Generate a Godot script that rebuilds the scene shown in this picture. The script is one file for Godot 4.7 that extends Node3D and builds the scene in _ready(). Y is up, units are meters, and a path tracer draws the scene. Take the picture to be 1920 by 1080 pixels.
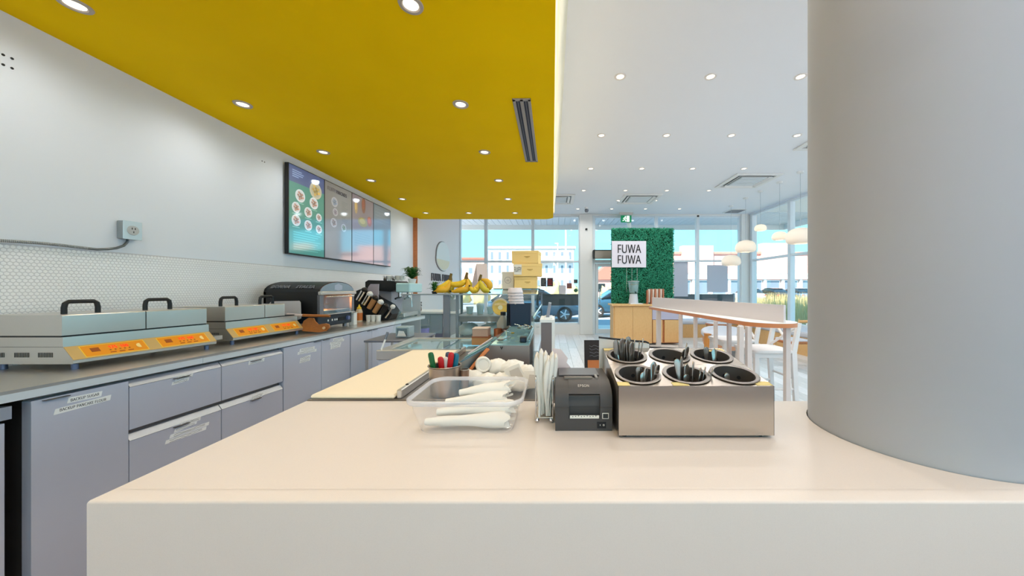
extends Node3D
# Camera at (0, 1.35, 0) looking along -z. "d" is the distance in front of the camera (d = -z).
const ORD := ["nearest", "second nearest", "third nearest", "fourth nearest", "fifth nearest", "sixth nearest", "farthest"]
var M := {}
var rng := RandomNumberGenerator.new()


class MB:
	# collects triangles of one mesh; points are given in scene coordinates and stored relative to "o"
	var v := PackedVector3Array()
	var n := PackedVector3Array()
	var t := PackedVector2Array()
	var o := Vector3.ZERO

	func _init(off := Vector3.ZERO) -> void:
		o = off

	func tri(a: Vector3, b: Vector3, c: Vector3, na: Vector3, nb: Vector3, nc: Vector3, ta := Vector2(), tb := Vector2(), tc := Vector2()) -> void:
		v.append_array([a - o, c - o, b - o])
		n.append_array([na, nc, nb])
		t.append_array([ta, tc, tb])

	func flat(a: Vector3, b: Vector3, c: Vector3) -> void:
		var m := (b - a).cross(c - a).normalized()
		tri(a, b, c, m, m, m)

	func quad(a: Vector3, b: Vector3, c: Vector3, d: Vector3) -> void:
		# counter-clockwise seen from outside; a lower left, b lower right, c upper right, d upper left
		var m := (c - a).cross(d - b).normalized()
		tri(a, b, c, m, m, m, Vector2(0, 1), Vector2(1, 1), Vector2(1, 0))
		tri(a, c, d, m, m, m, Vector2(0, 1), Vector2(1, 0), Vector2(0, 0))

	func hexa(p: Array) -> void:
		# p[0..3] bottom ring, p[4..7] top ring, both counter-clockwise seen from above
		quad(p[3], p[2], p[1], p[0])
		quad(p[4], p[5], p[6], p[7])
		for i in 4:
			var j := (i + 1) % 4
			quad(p[i], p[j], p[j + 4], p[i + 4])

	func box(x0: float, x1: float, y0: float, y1: float, d0: float, d1: float, b := 0.0) -> void:
		obox(Vector3((x0 + x1) / 2, (y0 + y1) / 2, -(d0 + d1) / 2), Vector3(x1 - x0, y1 - y0, d1 - d0), Basis(), b)

	func obox(c: Vector3, s: Vector3, B := Basis(), b := 0.0) -> void:
		var h := s / 2
		b = minf(b, minf(h.x, minf(h.y, h.z)) * 0.9)
		if b <= 0.0:
			var q := []
			for y in [-h.y, h.y]:
				for k in [Vector2(-1, 1), Vector2(1, 1), Vector2(1, -1), Vector2(-1, -1)]:
					q.append(c + B * Vector3(k.x * h.x, y, k.y * h.z))
			hexa(q)
			return
		var ax := [Vector3.RIGHT, Vector3.UP, Vector3.BACK]
		for i in 3:
			var u: Vector3 = ax[(i + 1) % 3]
			var w: Vector3 = ax[(i + 2) % 3]
			var e: Vector3 = ax[i]
			for sg in [-1.0, 1.0]:
				var m: Vector3 = e * sg
				var uu: Vector3 = u * sg
				var ce: Vector3 = m * h.dot(e)
				var a: Vector3 = uu * (h.dot(u) - b)
				var k: Vector3 = w * (h.dot(w) - b)
				quad(c + B * (ce - a - k), c + B * (ce + a - k), c + B * (ce + a + k), c + B * (ce - a + k))
			for s1 in [-1.0, 1.0]:
				for s2 in [-1.0, 1.0]:
					# edge along e, between faces s1*u and s2*w
					var fu: Vector3 = u * s1
					var fw: Vector3 = w * s2
					var p1: Vector3 = fu * h.dot(u) + fw * (h.dot(w) - b)
					var p2: Vector3 = fu * (h.dot(u) - b) + fw * h.dot(w)
					var l: Vector3 = e * (h.dot(e) - b)
					quadn(c + B * (p1 - l), c + B * (p2 - l), c + B * (p2 + l), c + B * (p1 + l), B * (fu + fw))
		for sx in [-1.0, 1.0]:
			for sy in [-1.0, 1.0]:
				for sz in [-1.0, 1.0]:
					var k := Vector3(sx, sy, sz)
					var p := Vector3(sx * h.x, sy * (h.y - b), sz * (h.z - b))
					var q := Vector3(sx * (h.x - b), sy * h.y, sz * (h.z - b))
					var r := Vector3(sx * (h.x - b), sy * (h.y - b), sz * h.z)
					if sx * sy * sz > 0:
						flat(c + B * p, c + B * q, c + B * r)
					else:
						flat(c + B * p, c + B * r, c + B * q)

	func quadn(a: Vector3, b: Vector3, c: Vector3, d: Vector3, out: Vector3) -> void:
		if (b - a).cross(c - a).dot(out) >= 0:
			quad(a, b, c, d)
		else:
			quad(d, c, b, a)

	func grid(rows: Array, wrap := true, capa := false, capb := false) -> void:
		# rows of points; smooth. Seen from outside, the points of a row run counter-clockwise when the rows come towards the viewer
		var R := rows.size()
		var C: int = rows[0].size()
		var N := []
		for i in R:
			var line := PackedVector3Array()
			for j in C:
				var jp := (j + 1) % C if wrap else mini(j + 1, C - 1)
				var jm := (j + C - 1) % C if wrap else maxi(j - 1, 0)
				var du: Vector3 = rows[i][jp] - rows[i][jm]
				var dv: Vector3 = rows[mini(i + 1, R - 1)][j] - rows[maxi(i - 1, 0)][j]
				var m := du.cross(dv)
				if m.length() < 1e-12:
					var ii := 1 if i == 0 else R - 2
					du = rows[ii][jp] - rows[ii][jm]
					m = du.cross(dv)
				line.append(m.normalized())
			N.append(line)
		for i in R - 1:
			for j in (C if wrap else C - 1):
				var k := (j + 1) % C
				var u0 := float(j) / C
				var u1 := float(j + 1) / C
				var v0 := float(i) / (R - 1)
				var v1 := float(i + 1) / (R - 1)
				tri(rows[i][j], rows[i][k], rows[i + 1][k], N[i][j], N[i][k], N[i + 1][k], Vector2(u0, v0), Vector2(u1, v0), Vector2(u1, v1))
				tri(rows[i][j], rows[i + 1][k], rows[i + 1][j], N[i][j], N[i + 1][k], N[i + 1][j], Vector2(u0, v0), Vector2(u1, v1), Vector2(u0, v1))
		if capa:
			fan(rows[0], true)
		if capb:
			fan(rows[R - 1], false)

	func fan(ring: Array, rev: bool) -> void:
		var c := Vector3.ZERO
		for p in ring:
			c += p
		c /= ring.size()
		for j in ring.size():
			var k := (j + 1) % ring.size()
			if rev:
				flat(c, ring[k], ring[j])
			else:
				flat(c, ring[j], ring[k])

	func lathe(c: Vector3, prof: Array, seg := 24, B := Basis()) -> void:
		# prof: Vector2(radius, height) from bottom to top along the outside (then down the inside, if hollow); sharp corners kept
		var S := prof.size()
		var nn := []
		for i in S - 1:
			var e: Vector2 = prof[i + 1] - prof[i]
			nn.append(Vector2(e.y, -e.x).normalized())
		for i in S - 1:
			var n0: Vector2 = nn[i]
			var n1: Vector2 = nn[i]
			if i > 0 and nn[i - 1].dot(nn[i]) > 0.75:
				n0 = (nn[i - 1] + nn[i]).normalized()
			if i < S - 2 and nn[i + 1].dot(nn[i]) > 0.75:
				n1 = (nn[i + 1] + nn[i]).normalized()
			var p0: Vector2 = prof[i]
			var p1: Vector2 = prof[i + 1]
			for j in seg:
				var a0 := TAU * j / seg
				var a1 := TAU * (j + 1) / seg
				var e0 := Vector3(sin(a0), 0, cos(a0))
				var e1 := Vector3(sin(a1), 0, cos(a1))
				var q := [e0 * p0.x + Vector3.UP * p0.y, e1 * p0.x + Vector3.UP * p0.y, e1 * p1.x + Vector3.UP * p1.y, e0 * p1.x + Vector3.UP * p1.y]
				var m := [e0 * n0.x + Vector3.UP * n0.y, e1 * n0.x + Vector3.UP * n0.y, e1 * n1.x + Vector3.UP * n1.y, e0 * n1.x + Vector3.UP * n1.y]
				for k in 4:
					q[k] = c + B * q[k]
					m[k] = (B * m[k]).normalized()
				var u0 := float(j) / seg
				var u1 := float(j + 1) / seg
				if p0.x > 1e-6:
					tri(q[0], q[1], q[2], m[0], m[1], m[2], Vector2(u0, p0.y), Vector2(u1, p0.y), Vector2(u1, p1.y))
				if p1.x > 1e-6:
					tri(q[0], q[2], q[3], m[0], m[2], m[3], Vector2(u0, p0.y), Vector2(u1, p1.y), Vector2(u0, p1.y))

	func cyl(a: Vector3, b: Vector3, r: float, r2 := -1.0, seg := 16) -> void:
		var h := a.distance_to(b)
		lathe(a, [Vector2(0, 0), Vector2(r, 0), Vector2(r if r2 < 0 else r2, h), Vector2(0, h)], seg, upto(b - a))

	static func upto(w: Vector3) -> Basis:
		# a basis whose y axis is w
		var y := w.normalized()
		var x := y.cross(Vector3.FORWARD)
		if x.length() < 0.01:
			x = y.cross(Vector3.RIGHT)
		x = x.normalized()
		return Basis(x, y, x.cross(y))

	func tube(path: Array, r: Variant, seg := 8, squash := 1.0, side := Vector3.ZERO) -> void:
		# round bar along a path; r is a number or one radius a point; squash flattens it across "side"
		var rows := []
		var u := Vector3.ZERO
		for i in path.size():
			var d: Vector3 = (path[mini(i + 1, path.size() - 1)] - path[maxi(i - 1, 0)]).normalized()
			if side != Vector3.ZERO:
				u = (side - d * side.dot(d)).normalized()
			elif i == 0:
				u = d.cross(Vector3.UP)
				if u.length() < 0.1:
					u = d.cross(Vector3.RIGHT)
				u = u.normalized()
			else:
				u = (u - d * u.dot(d)).normalized()
			var w := d.cross(u)
			var rr: float = r[i] if r is Array else r
			var ring := []
			for j in seg:
				var a := TAU * j / seg
				ring.append(path[i] + u * cos(a) * rr + w * sin(a) * rr * squash)
			rows.append(ring)
		grid(rows, true, true, true)

	func ext(poly: Array, at: Vector3, U: Vector3, V: Vector3, W: Vector3, smooth := 0.8) -> void:
		# a flat outline (counter-clockwise in U, V) pushed along W; W points away from the side that U x V faces, or along it
		var pts := PackedVector2Array(poly)
		var ids := Geometry2D.triangulate_polygon(pts)
		var area := 0.0
		for i in pts.size():
			var k := (i + 1) % pts.size()
			area += pts[i].x * pts[k].y - pts[k].x * pts[i].y
		var up := U.cross(V).normalized()
		var fwd := up if up.dot(W) > 0 else -up
		for i in range(0, ids.size(), 3):
			var a := at + U * pts[ids[i]].x + V * pts[ids[i]].y
			var b := at + U * pts[ids[i + 1]].x + V * pts[ids[i + 1]].y
			var c := at + U * pts[ids[i + 2]].x + V * pts[ids[i + 2]].y
			var m := (b - a).cross(c - a)
			if m.dot(fwd) < 0:
				tri(a, b, c, -fwd, -fwd, -fwd, pts[ids[i]], pts[ids[i + 1]], pts[ids[i + 2]])
				tri(a + W, c + W, b + W, fwd, fwd, fwd, pts[ids[i]], pts[ids[i + 2]], pts[ids[i + 1]])
			else:
				tri(a, c, b, -fwd, -fwd, -fwd, pts[ids[i]], pts[ids[i + 2]], pts[ids[i + 1]])
				tri(a + W, b + W, c + W, fwd, fwd, fwd, pts[ids[i]], pts[ids[i + 1]], pts[ids[i + 2]])
		var nn := []
		var sg := 1.0 if area > 0 else -1.0
		for i in pts.size():
			var e := pts[(i + 1) % pts.size()] - pts[i]
			var m := Vector3.ZERO
			var e3 := U * e.x + V * e.y
			m = e3.cross(W).normalized()
			var outw := (U * e.y - V * e.x) * sg
			nn.append(m if m.dot(outw) > 0 else -m)
		for i in pts.size():
			var k := (i + 1) % pts.size()
			var h := (i + pts.size() - 1) % pts.size()
			var n0: Vector3 = nn[i] if nn[h].dot(nn[i]) < smooth else (nn[h] + nn[i]).normalized()
			var n1: Vector3 = nn[i] if nn[k].dot(nn[i]) < smooth else (nn[k] + nn[i]).normalized()
			var a := at + U * pts[i].x + V * pts[i].y
			var b := at + U * pts[k].x + V * pts[k].y
			if (b - a).cross(W).dot(nn[i]) > 0:
				tri(a, b, b + W, n0, n1, n1)
				tri(a, b + W, a + W, n0, n1, n0)
			else:
				tri(b, a, a + W, n1, n0, n0)
				tri(b, a + W, b + W, n1, n0, n1)

	func mesh() -> ArrayMesh:
		var a := []
		a.resize(Mesh.ARRAY_MAX)
		a[Mesh.ARRAY_VERTEX] = v
		a[Mesh.ARRAY_NORMAL] = n
		a[Mesh.ARRAY_TEX_UV] = t
		var m := ArrayMesh.new()
		m.add_surface_from_arrays(Mesh.PRIMITIVE_TRIANGLES, a)
		return m


func P(x: float, y: float, d: float) -> Vector3:
	return Vector3(x, y, -d)


func numbered(called: String) -> String:
	if not has_node(NodePath(called)):
		return called
	var k := 1
	while has_node(NodePath("%s_%03d" % [called, k])):
		k += 1
	return "%s_%03d" % [called, k]


func tag(o: Node, label: String, category: String, group := "") -> void:
	o.set_meta("label", label)
	o.set_meta("category", category)
	if group:
		o.set_meta("group", group)


func thing(called: String, label: String, category: String, at := Vector3.ZERO, group := "") -> Node3D:
	var o := Node3D.new()
	o.name = numbered(called)
	o.position = at
	tag(o, label, category, group)
	add_child(o)
	return o


func part(parent: Node, called: String, mb: MB, m: Material) -> MeshInstance3D:
	var o := MeshInstance3D.new()
	o.name = called
	o.mesh = mb.mesh()
	o.material_override = m
	parent.add_child(o, true)
	return o


func single(called: String, label: String, category: String, mb: MB, m: Material, group := "") -> MeshInstance3D:
	# a thing that is one mesh; its origin is the builder's offset
	var o := MeshInstance3D.new()
	o.name = numbered(called)
	o.mesh = mb.mesh()
	o.material_override = m
	o.position = mb.o
	tag(o, label, category, group)
	add_child(o)
	return o


func struct(called: String, mb: MB, m: Material, parent: Node = null) -> MeshInstance3D:
	var o := MeshInstance3D.new()
	o.name = called
	o.mesh = mb.mesh()
	o.material_override = m
	o.position = mb.o
	if parent:
		parent.add_child(o, true)
	else:
		o.set_meta("kind", "structure")
		add_child(o, true)
	return o


func dup(o: Node3D, at: Vector3, label: String, turn := 0.0) -> Node3D:
	var r: Node3D = o.duplicate()
	var base := String(o.name)
	if base.length() > 4 and base[base.length() - 4] == "_" and base.substr(base.length() - 3).is_valid_int():
		base = base.substr(0, base.length() - 4)
	r.name = numbered(base)
	add_child(r)
	r.position = at
	if turn != 0.0:
		r.rotation.y = turn
	r.set_meta("label", label)
	return r


func letters(parent: Node, called: String, words: String, w: float, h: float, B: Basis, c: Vector3, m: Material, deep := 0.004, bold := false) -> MeshInstance3D:
	# raised lettering of a given width and height, centred on c (relative to the parent)
	var f := SystemFont.new()
	f.font_names = PackedStringArray(["Droid Sans"])
	f.font_weight = 700 if bold else 400
	var tm := TextMesh.new()
	tm.font = f
	tm.text = words
	tm.font_size = 48
	tm.pixel_size = 0.01
	tm.depth = 1.0
	tm.curve_step = 2.0
	var box := tm.get_aabb()
	var o := MeshInstance3D.new()
	o.name = called
	o.mesh = tm
	o.material_override = m
	var s := Vector3(w / box.size.x, h / box.size.y, deep)
	o.transform = Transform3D(B.scaled_local(s), c - B * (box.get_center() * s))
	parent.add_child(o, true)
	return o


func mat(c: Color, rough := 0.6, metal := 0.0) -> StandardMaterial3D:
	var m := StandardMaterial3D.new()
	m.albedo_color = c
	m.roughness = rough
	m.metallic = metal
	return m


func noise(freq: float, colors: Array, size := 256, octaves := 3, seed_ := 1, kind := FastNoiseLite.TYPE_SIMPLEX_SMOOTH) -> NoiseTexture2D:
	var f := FastNoiseLite.new()
	f.seed = seed_
	f.frequency = freq
	f.noise_type = kind
	f.fractal_octaves = octaves
	var tex := NoiseTexture2D.new()
	tex.width = size
	tex.height = size
	tex.seamless = true
	tex.noise = f
	var g := Gradient.new()
	var offs := PackedFloat32Array()
	for i in colors.size():
		offs.append(float(i) / (colors.size() - 1))
	g.offsets = offs
	g.colors = PackedColorArray(colors)
	tex.color_ramp = g
	return tex


func tri_mat(tex: Texture2D, scale: Vector3, rough := 0.6, metal := 0.0) -> StandardMaterial3D:
	var m := mat(Color.WHITE, rough, metal)
	m.albedo_texture = tex
	m.uv1_triplanar = true
	m.uv1_world_triplanar = true
	m.uv1_scale = scale
	return m


func glass(a: float, tint := Color(0.85, 0.95, 0.95)) -> StandardMaterial3D:
	var m := mat(Color(tint.r, tint.g, tint.b, a), 0.02)
	m.transparency = BaseMaterial3D.TRANSPARENCY_ALPHA
	return m


func glow(c: Color, e: float) -> StandardMaterial3D:
	var m := mat(c, 0.5)
	m.emission_enabled = true
	m.emission = c
	m.emission_energy_multiplier = e
	return m


func grey(v: float) -> Color:
	return Color(v, v, v)


func make_materials() -> void:
	M.wall = mat(Color(0.88, 0.905, 0.945), 0.7)
	M.ceiling = mat(Color(0.94, 0.95, 0.965), 0.85)
	M.yellow = tri_mat(noise(0.01, [Color(0.97, 0.80, 0.0), Color(0.99, 0.82, 0.01)], 256, 3, 4), Vector3(0.5, 0.5, 0.5), 0.7)
	M.yellow.metallic_specular = 0.15
	M.fascia = mat(Color(0.95, 0.92, 0.82), 0.7)
	M.quartz = tri_mat(noise(0.25, [Color(0.845, 0.80, 0.765), Color(0.855, 0.81, 0.775), Color(0.865, 0.82, 0.785), Color(0.825, 0.78, 0.745)], 512, 2, 7), Vector3(2, 2, 2), 0.38)
	M.column = tri_mat(noise(0.008, [Color(0.68, 0.685, 0.70), Color(0.71, 0.715, 0.73)], 256, 3, 9), Vector3(0.6, 0.6, 0.6), 0.75)
	M.steel = mat(Color(0.82, 0.81, 0.79), 0.30, 0.85)
	M.cabinet = mat(Color(0.82, 0.84, 0.90), 0.42, 0.35)
	M.holder = mat(Color(0.76, 0.71, 0.66), 0.24, 1.0)
	M.channel = mat(Color(0.74, 0.77, 0.82), 0.35, 0.7)
	M.edge = mat(Color(0.90, 0.93, 0.95), 0.35, 0.3)  # worktop steel made paler where the front edge catches the light
	M.cutlery = mat(Color(0.70, 0.67, 0.64), 0.2, 0.95)
	M.chrome = mat(Color(0.86, 0.86, 0.86), 0.12, 1.0)
	M.darksteel = mat(Color(0.50, 0.48, 0.47), 0.35, 0.8)
	M.black = mat(Color(0.05, 0.05, 0.06), 0.45)
	M.rubber = mat(Color(0.06, 0.06, 0.065), 0.7)
	M.navy = mat(Color(0.07, 0.12, 0.22), 0.4)
	M.white = mat(Color(0.92, 0.92, 0.91), 0.5)
	M.paper = mat(Color(0.91, 0.89, 0.85), 0.85)
	M.paper.backlight_enabled = true
	M.paper.backlight = Color(0.15, 0.15, 0.14)
	M.pinkpaper = mat(Color(0.90, 0.84, 0.84), 0.85)
	M.printer = mat(Color(0.27, 0.255, 0.25), 0.5)
	M.printer_dark = mat(Color(0.17, 0.165, 0.165), 0.55)
	M.board = mat(Color(0.93, 0.87, 0.76), 0.55)
	M.oak = tri_mat(noise(0.02, [Color(0.84, 0.64, 0.40), Color(0.90, 0.72, 0.49), Color(0.87, 0.68, 0.44)], 512, 4, 21), Vector3(6, 0.7, 6), 0.5)
	M.oakdark = tri_mat(noise(0.02, [Color(0.66, 0.38, 0.20), Color(0.76, 0.48, 0.28)], 256, 4, 22), Vector3(5, 5, 0.8), 0.45)
	M.brownwood = tri_mat(noise(0.03, [Color(0.58, 0.34, 0.13), Color(0.68, 0.42, 0.18)], 256, 4, 23), Vector3(3, 20, 20), 0.5)
	M.spoonwood = mat(Color(0.72, 0.42, 0.20), 0.5)
	M.copper = mat(Color(0.75, 0.45, 0.30), 0.3, 0.9)
	M.frame = mat(Color(0.88, 0.91, 0.93), 0.45, 0.0)
	M.pane = glass(0.04)
	M.case_glass = glass(0.07, Color(0.70, 0.92, 0.92))
	M.case_frame = mat(Color(0.20, 0.26, 0.28), 0.35, 0.6)
	M.case_post = mat(Color(0.50, 0.51, 0.54), 0.4, 0.6)
	M.plastic = glass(0.10, Color(0.95, 0.95, 0.96))
	M.plastic.roughness = 0.12
	M.leaf = mat(Color(0.10, 0.33, 0.12), 0.5)
	M.leaf.backlight_enabled = true
	M.leaf.backlight = Color(0.1, 0.25, 0.05)
	M.grass = mat(Color(0.02, 0.40, 0.19), 0.6)
	M.grass.vertex_color_use_as_albedo = true
	M.grass.albedo_color = Color(1, 1, 1)
	M.banana = tri_mat(noise(0.02, [Color(0.86, 0.70, 0.10), Color(0.93, 0.78, 0.20), Color(0.84, 0.68, 0.12)], 256, 3, 31), Vector3(4, 4, 4), 0.5)
	M.banana_green = mat(Color(0.78, 0.70, 0.16), 0.5)
	M.banana_ripe = mat(Color(0.87, 0.66, 0.12), 0.5)
	M.stem = mat(Color(0.42, 0.34, 0.12), 0.7)
	M.tip = mat(Color(0.16, 0.11, 0.05), 0.8)
	M.carton = mat(Color(0.95, 0.81, 0.52), 0.7)
	M.kraft = mat(Color(0.72, 0.52, 0.33), 0.75)
	M.cushion = mat(Color(0.80, 0.80, 0.83), 0.9)
	M.tape = mat(Color(0.97, 0.98, 0.98), 0.7)
	M.masking = mat(Color(0.86, 0.78, 0.52), 0.75)
	M.ink = mat(Color(0.12, 0.12, 0.13), 0.8)
	M.shade = mat(Color(0.95, 0.93, 0.90), 0.6)
	M.shade.backlight_enabled = true
	M.shade.backlight = Color(0.5, 0.48, 0.45)
	M.orange = mat(Color(0.93, 0.58, 0.03), 0.45)
	M.orange_rim = mat(Color(0.98, 0.78, 0.22), 0.45)
	M.beige = mat(Color(0.80, 0.68, 0.45), 0.45, 0.3)
	M.digit = glow(Color(0.95, 0.12, 0.05), 0.6)
	M.purple = mat(Color(0.48, 0.40, 0.80), 0.4)
	M.lens = glow(Color(1.0, 0.95, 0.85), 1.6)
	M.darkpane = mat(Color(0.10, 0.12, 0.14), 0.1)
	M.farpane = mat(Color(0.42, 0.48, 0.54), 0.4)  # distant panes paled, haze and glare put into their colour
	M.pot = mat(Color(0.66, 0.61, 0.57), 0.3, 1.0)
	M.poster = mat(Color(0.80, 0.80, 0.82), 0.7)


func _ready() -> void:
	rng.seed = 11
	view_and_light()
	make_materials()
	shell()
	soffit_and_lamps()
	kitchen_run()
	kitchen_machines()
	front_counter()
	island()
	dining()
	outdoors()


func view_and_light() -> void:
	var cam := Camera3D.new()
	cam.name = "camera"
	cam.projection = Camera3D.PROJECTION_FRUSTUM
	cam.near = 0.05
	cam.far = 400.0
	cam.size = 2.0 * 0.05 * 540.0 / 630.0
	cam.frustum_offset = Vector2(0.05 * (960.0 - 1036.0) / 630.0, 0)
	cam.position = Vector3(0, 1.35, 0)
	add_child(cam)
	cam.current = true
	var e := Environment.new()
	e.background_mode = Environment.BG_SKY
	var sky := Sky.new()
	var sm := ProceduralSkyMaterial.new()
	sm.sky_top_color = Color(0.42, 0.72, 0.90)
	sm.sky_horizon_color = Color(0.53, 0.86, 0.91)
	sm.sky_curve = 0.2
	sm.ground_bottom_color = Color(0.55, 0.55, 0.53)
	sm.ground_horizon_color = Color(0.80, 0.86, 0.88)
	sm.sky_energy_multiplier = 1.0
	e.background_energy_multiplier = 1.42
	sm.ground_energy_multiplier = 1.0
	sky.sky_material = sm
	e.sky = sky
	e.tonemap_mode = Environment.TONE_MAPPER_LINEAR
	e.tonemap_exposure = 1.85
	e.sdfgi_enabled = true
	e.ssao_enabled = true
	e.ssil_enabled = true
	var we := WorldEnvironment.new()
	we.name = "world_environment"
	we.environment = e
	add_child(we)
	var sun := DirectionalLight3D.new()
	sun.name = "sun"
	sun.light_color = Color(1.0, 0.96, 0.9)
	sun.light_energy = 2.6
	sun.light_angular_distance = 0.6
	sun.shadow_enabled = true
	sun.sky_mode = DirectionalLight3D.SKY_MODE_LIGHT_ONLY
	add_child(sun)
	sun.look_at_from_position(Vector3(-14, 22, 20), Vector3(0, 0, 0))


# ---------------------------------------------------------------- the room
func shell() -> void:
	var mb := MB.new()
	mb.box(-3.0, 6.0, -0.2, -0.02, -2.7, 9.95)
	var fl := struct("floor", mb, tri_mat(noise(0.02, [Color(0.46, 0.36, 0.32), Color(0.52, 0.41, 0.36)], 256, 3, 2), Vector3(1, 1, 1), 0.45))
	# planks of the dining side, each a piece of its own
	var pm := []
	for k in 4:
		var c: Color = [Color(0.84, 0.83, 0.82), Color(0.81, 0.80, 0.79), Color(0.86, 0.85, 0.85), Color(0.78, 0.77, 0.76)][k]
		pm.append(tri_mat(noise(0.02, [c, c * 1.06, c * 0.95], 256, 4, 40 + k), Vector3(6, 1, 0.7), 0.35))
	var pw := 0.19
	for i in 30:
		var x := -0.02 + i * pw
		var d := 1.4 - fmod(i * 0.73, 1.9)
		while d < 9.78:
			var e := minf(d + 1.9, 9.78)
			if e > 1.4:
				var b := MB.new()
				b.box(x + 0.0015, x + pw - 0.0015, -0.02, 0.0, maxf(d, 1.3) + 0.0015, e - 0.0015, 0.0012)
				part(fl, "plank", b, pm[rng.randi() % 4])
			d += 1.9
	mb = MB.new()
	mb.box(-3.0, 6.0, 3.49, 3.70, -2.7, 9.95)
	struct("ceiling", mb, M.ceiling)
	# left wall with its mosaic of small hexagonal tiles
	mb = MB.new()
	mb.box(-2.98, -2.78, 0, 3.49, -2.6, 6.70)
	var wl := struct("wall_left", mb, M.wall)
	hex_tiles(wl)
	for q in [[0.30, 2.53], [0.30, 2.48], [2.93, 2.565]]:
		for k in 2:
			var h := MB.new()
			var dd: float = 1.70 if q[0] < 1 else 3.215
			h.cyl(P(-2.781, q[1], dd + k * 0.028), P(-2.7785, q[1], dd + k * 0.028), 0.006 if q[0] < 1 else 0.005, -1, 10)
			part(wl, "screw_hole", h, M.ink)
	# panelled wall beyond it, proud of the first by its own thickness, with a wooden end
	mb = MB.new()
	mb.box(-2.95, -2.70, 0, 3.49, 6.72, 9.77)
	struct("wall_logo", mb, mat(Color(0.93, 0.90, 0.90), 0.6))
	mb = MB.new()
	mb.box(-2.79, -2.699, 0, 3.49, 6.695, 6.72)
	struct("trim_1", mb, M.oakdark)
	# wall behind the camera and the solid part of the right wall
	mb = MB.new()
	mb.box(-3.0, -2.0, 0, 3.49, -2.8, -2.6)
	mb.box(-2.0, 5.0, 0, 0.9, -2.8, -2.6)
	mb.box(-2.0, 5.0, 3.1, 3.49, -2.8, -2.6)
	mb.box(5.0, 6.0, 0, 3.49, -2.8, -2.6)
	struct("wall_front", mb, M.wall)
	var wf := Node3D.new()
	wf.name = "window_4"  # out of view behind the camera, placed to light the counter front
	wf.set_meta("kind", "structure")
	add_child(wf)
	for k in 5:
		mb = MB.new()
		mb.box(-2.03 + k * 1.75, -1.97 + k * 1.75, 0.9, 3.1, -2.75, -2.65)
		part(wf, "mullion", mb, M.frame)
	mb = MB.new()
	mb.quad(P(5.0, 0.9, -2.7), P(-2.0, 0.9, -2.7), P(-2.0, 3.1, -2.7), P(5.0, 3.1, -2.7))
	part(wf, "pane", mb, M.pane)
	mb = MB.new()
	mb.box(5.66, 5.9, 0, 3.49, -2.6, -1.1)
	mb.box(5.66, 5.9, 0, 0.46, -1.1, 9.77)
	mb.box(5.66, 5.9, 3.46, 3.49, -1.1, 9.77)
	struct("wall_right", mb, M.wall)
	# glazed wall at the back
	mb = MB.new()
	mb.box(-2.70, 0.79, 0, 0.295, 9.72, 9.92)
	mb.box(0.79, 1.16, 0, 3.49, 9.70, 9.92, 0.01)
	mb.box(-2.70, 0.79, 3.45, 3.49, 9.74, 9.92)
	mb.box(1.16, 5.66, 3.45, 3.49, 9.74, 9.92)
	mb.box(2.30, 5.5, 0, 0.295, 9.72, 9.92)
	mb.box(5.46, 5.9, 0, 3.49, 9.70, 9.92)
	struct("wall_back", mb, M.white)
	window("window_1", [-2.70, -1.94, -0.574, 0.79], [0.295, 2.118, 3.45])
	window("window_2", [2.25, 3.02, 4.22, 5.46], [0.295, 2.14, 3.45])
	glass_door()
	side_window()
	# column through the front counter
	mb = MB.new(P(1.065, 0, 0.975))
	mb.lathe(P(1.065, 0, 0.975), [Vector2(0.259, 0), Vector2(0.259, 3.49)], 72)
	struct("column", mb, M.column)


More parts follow.
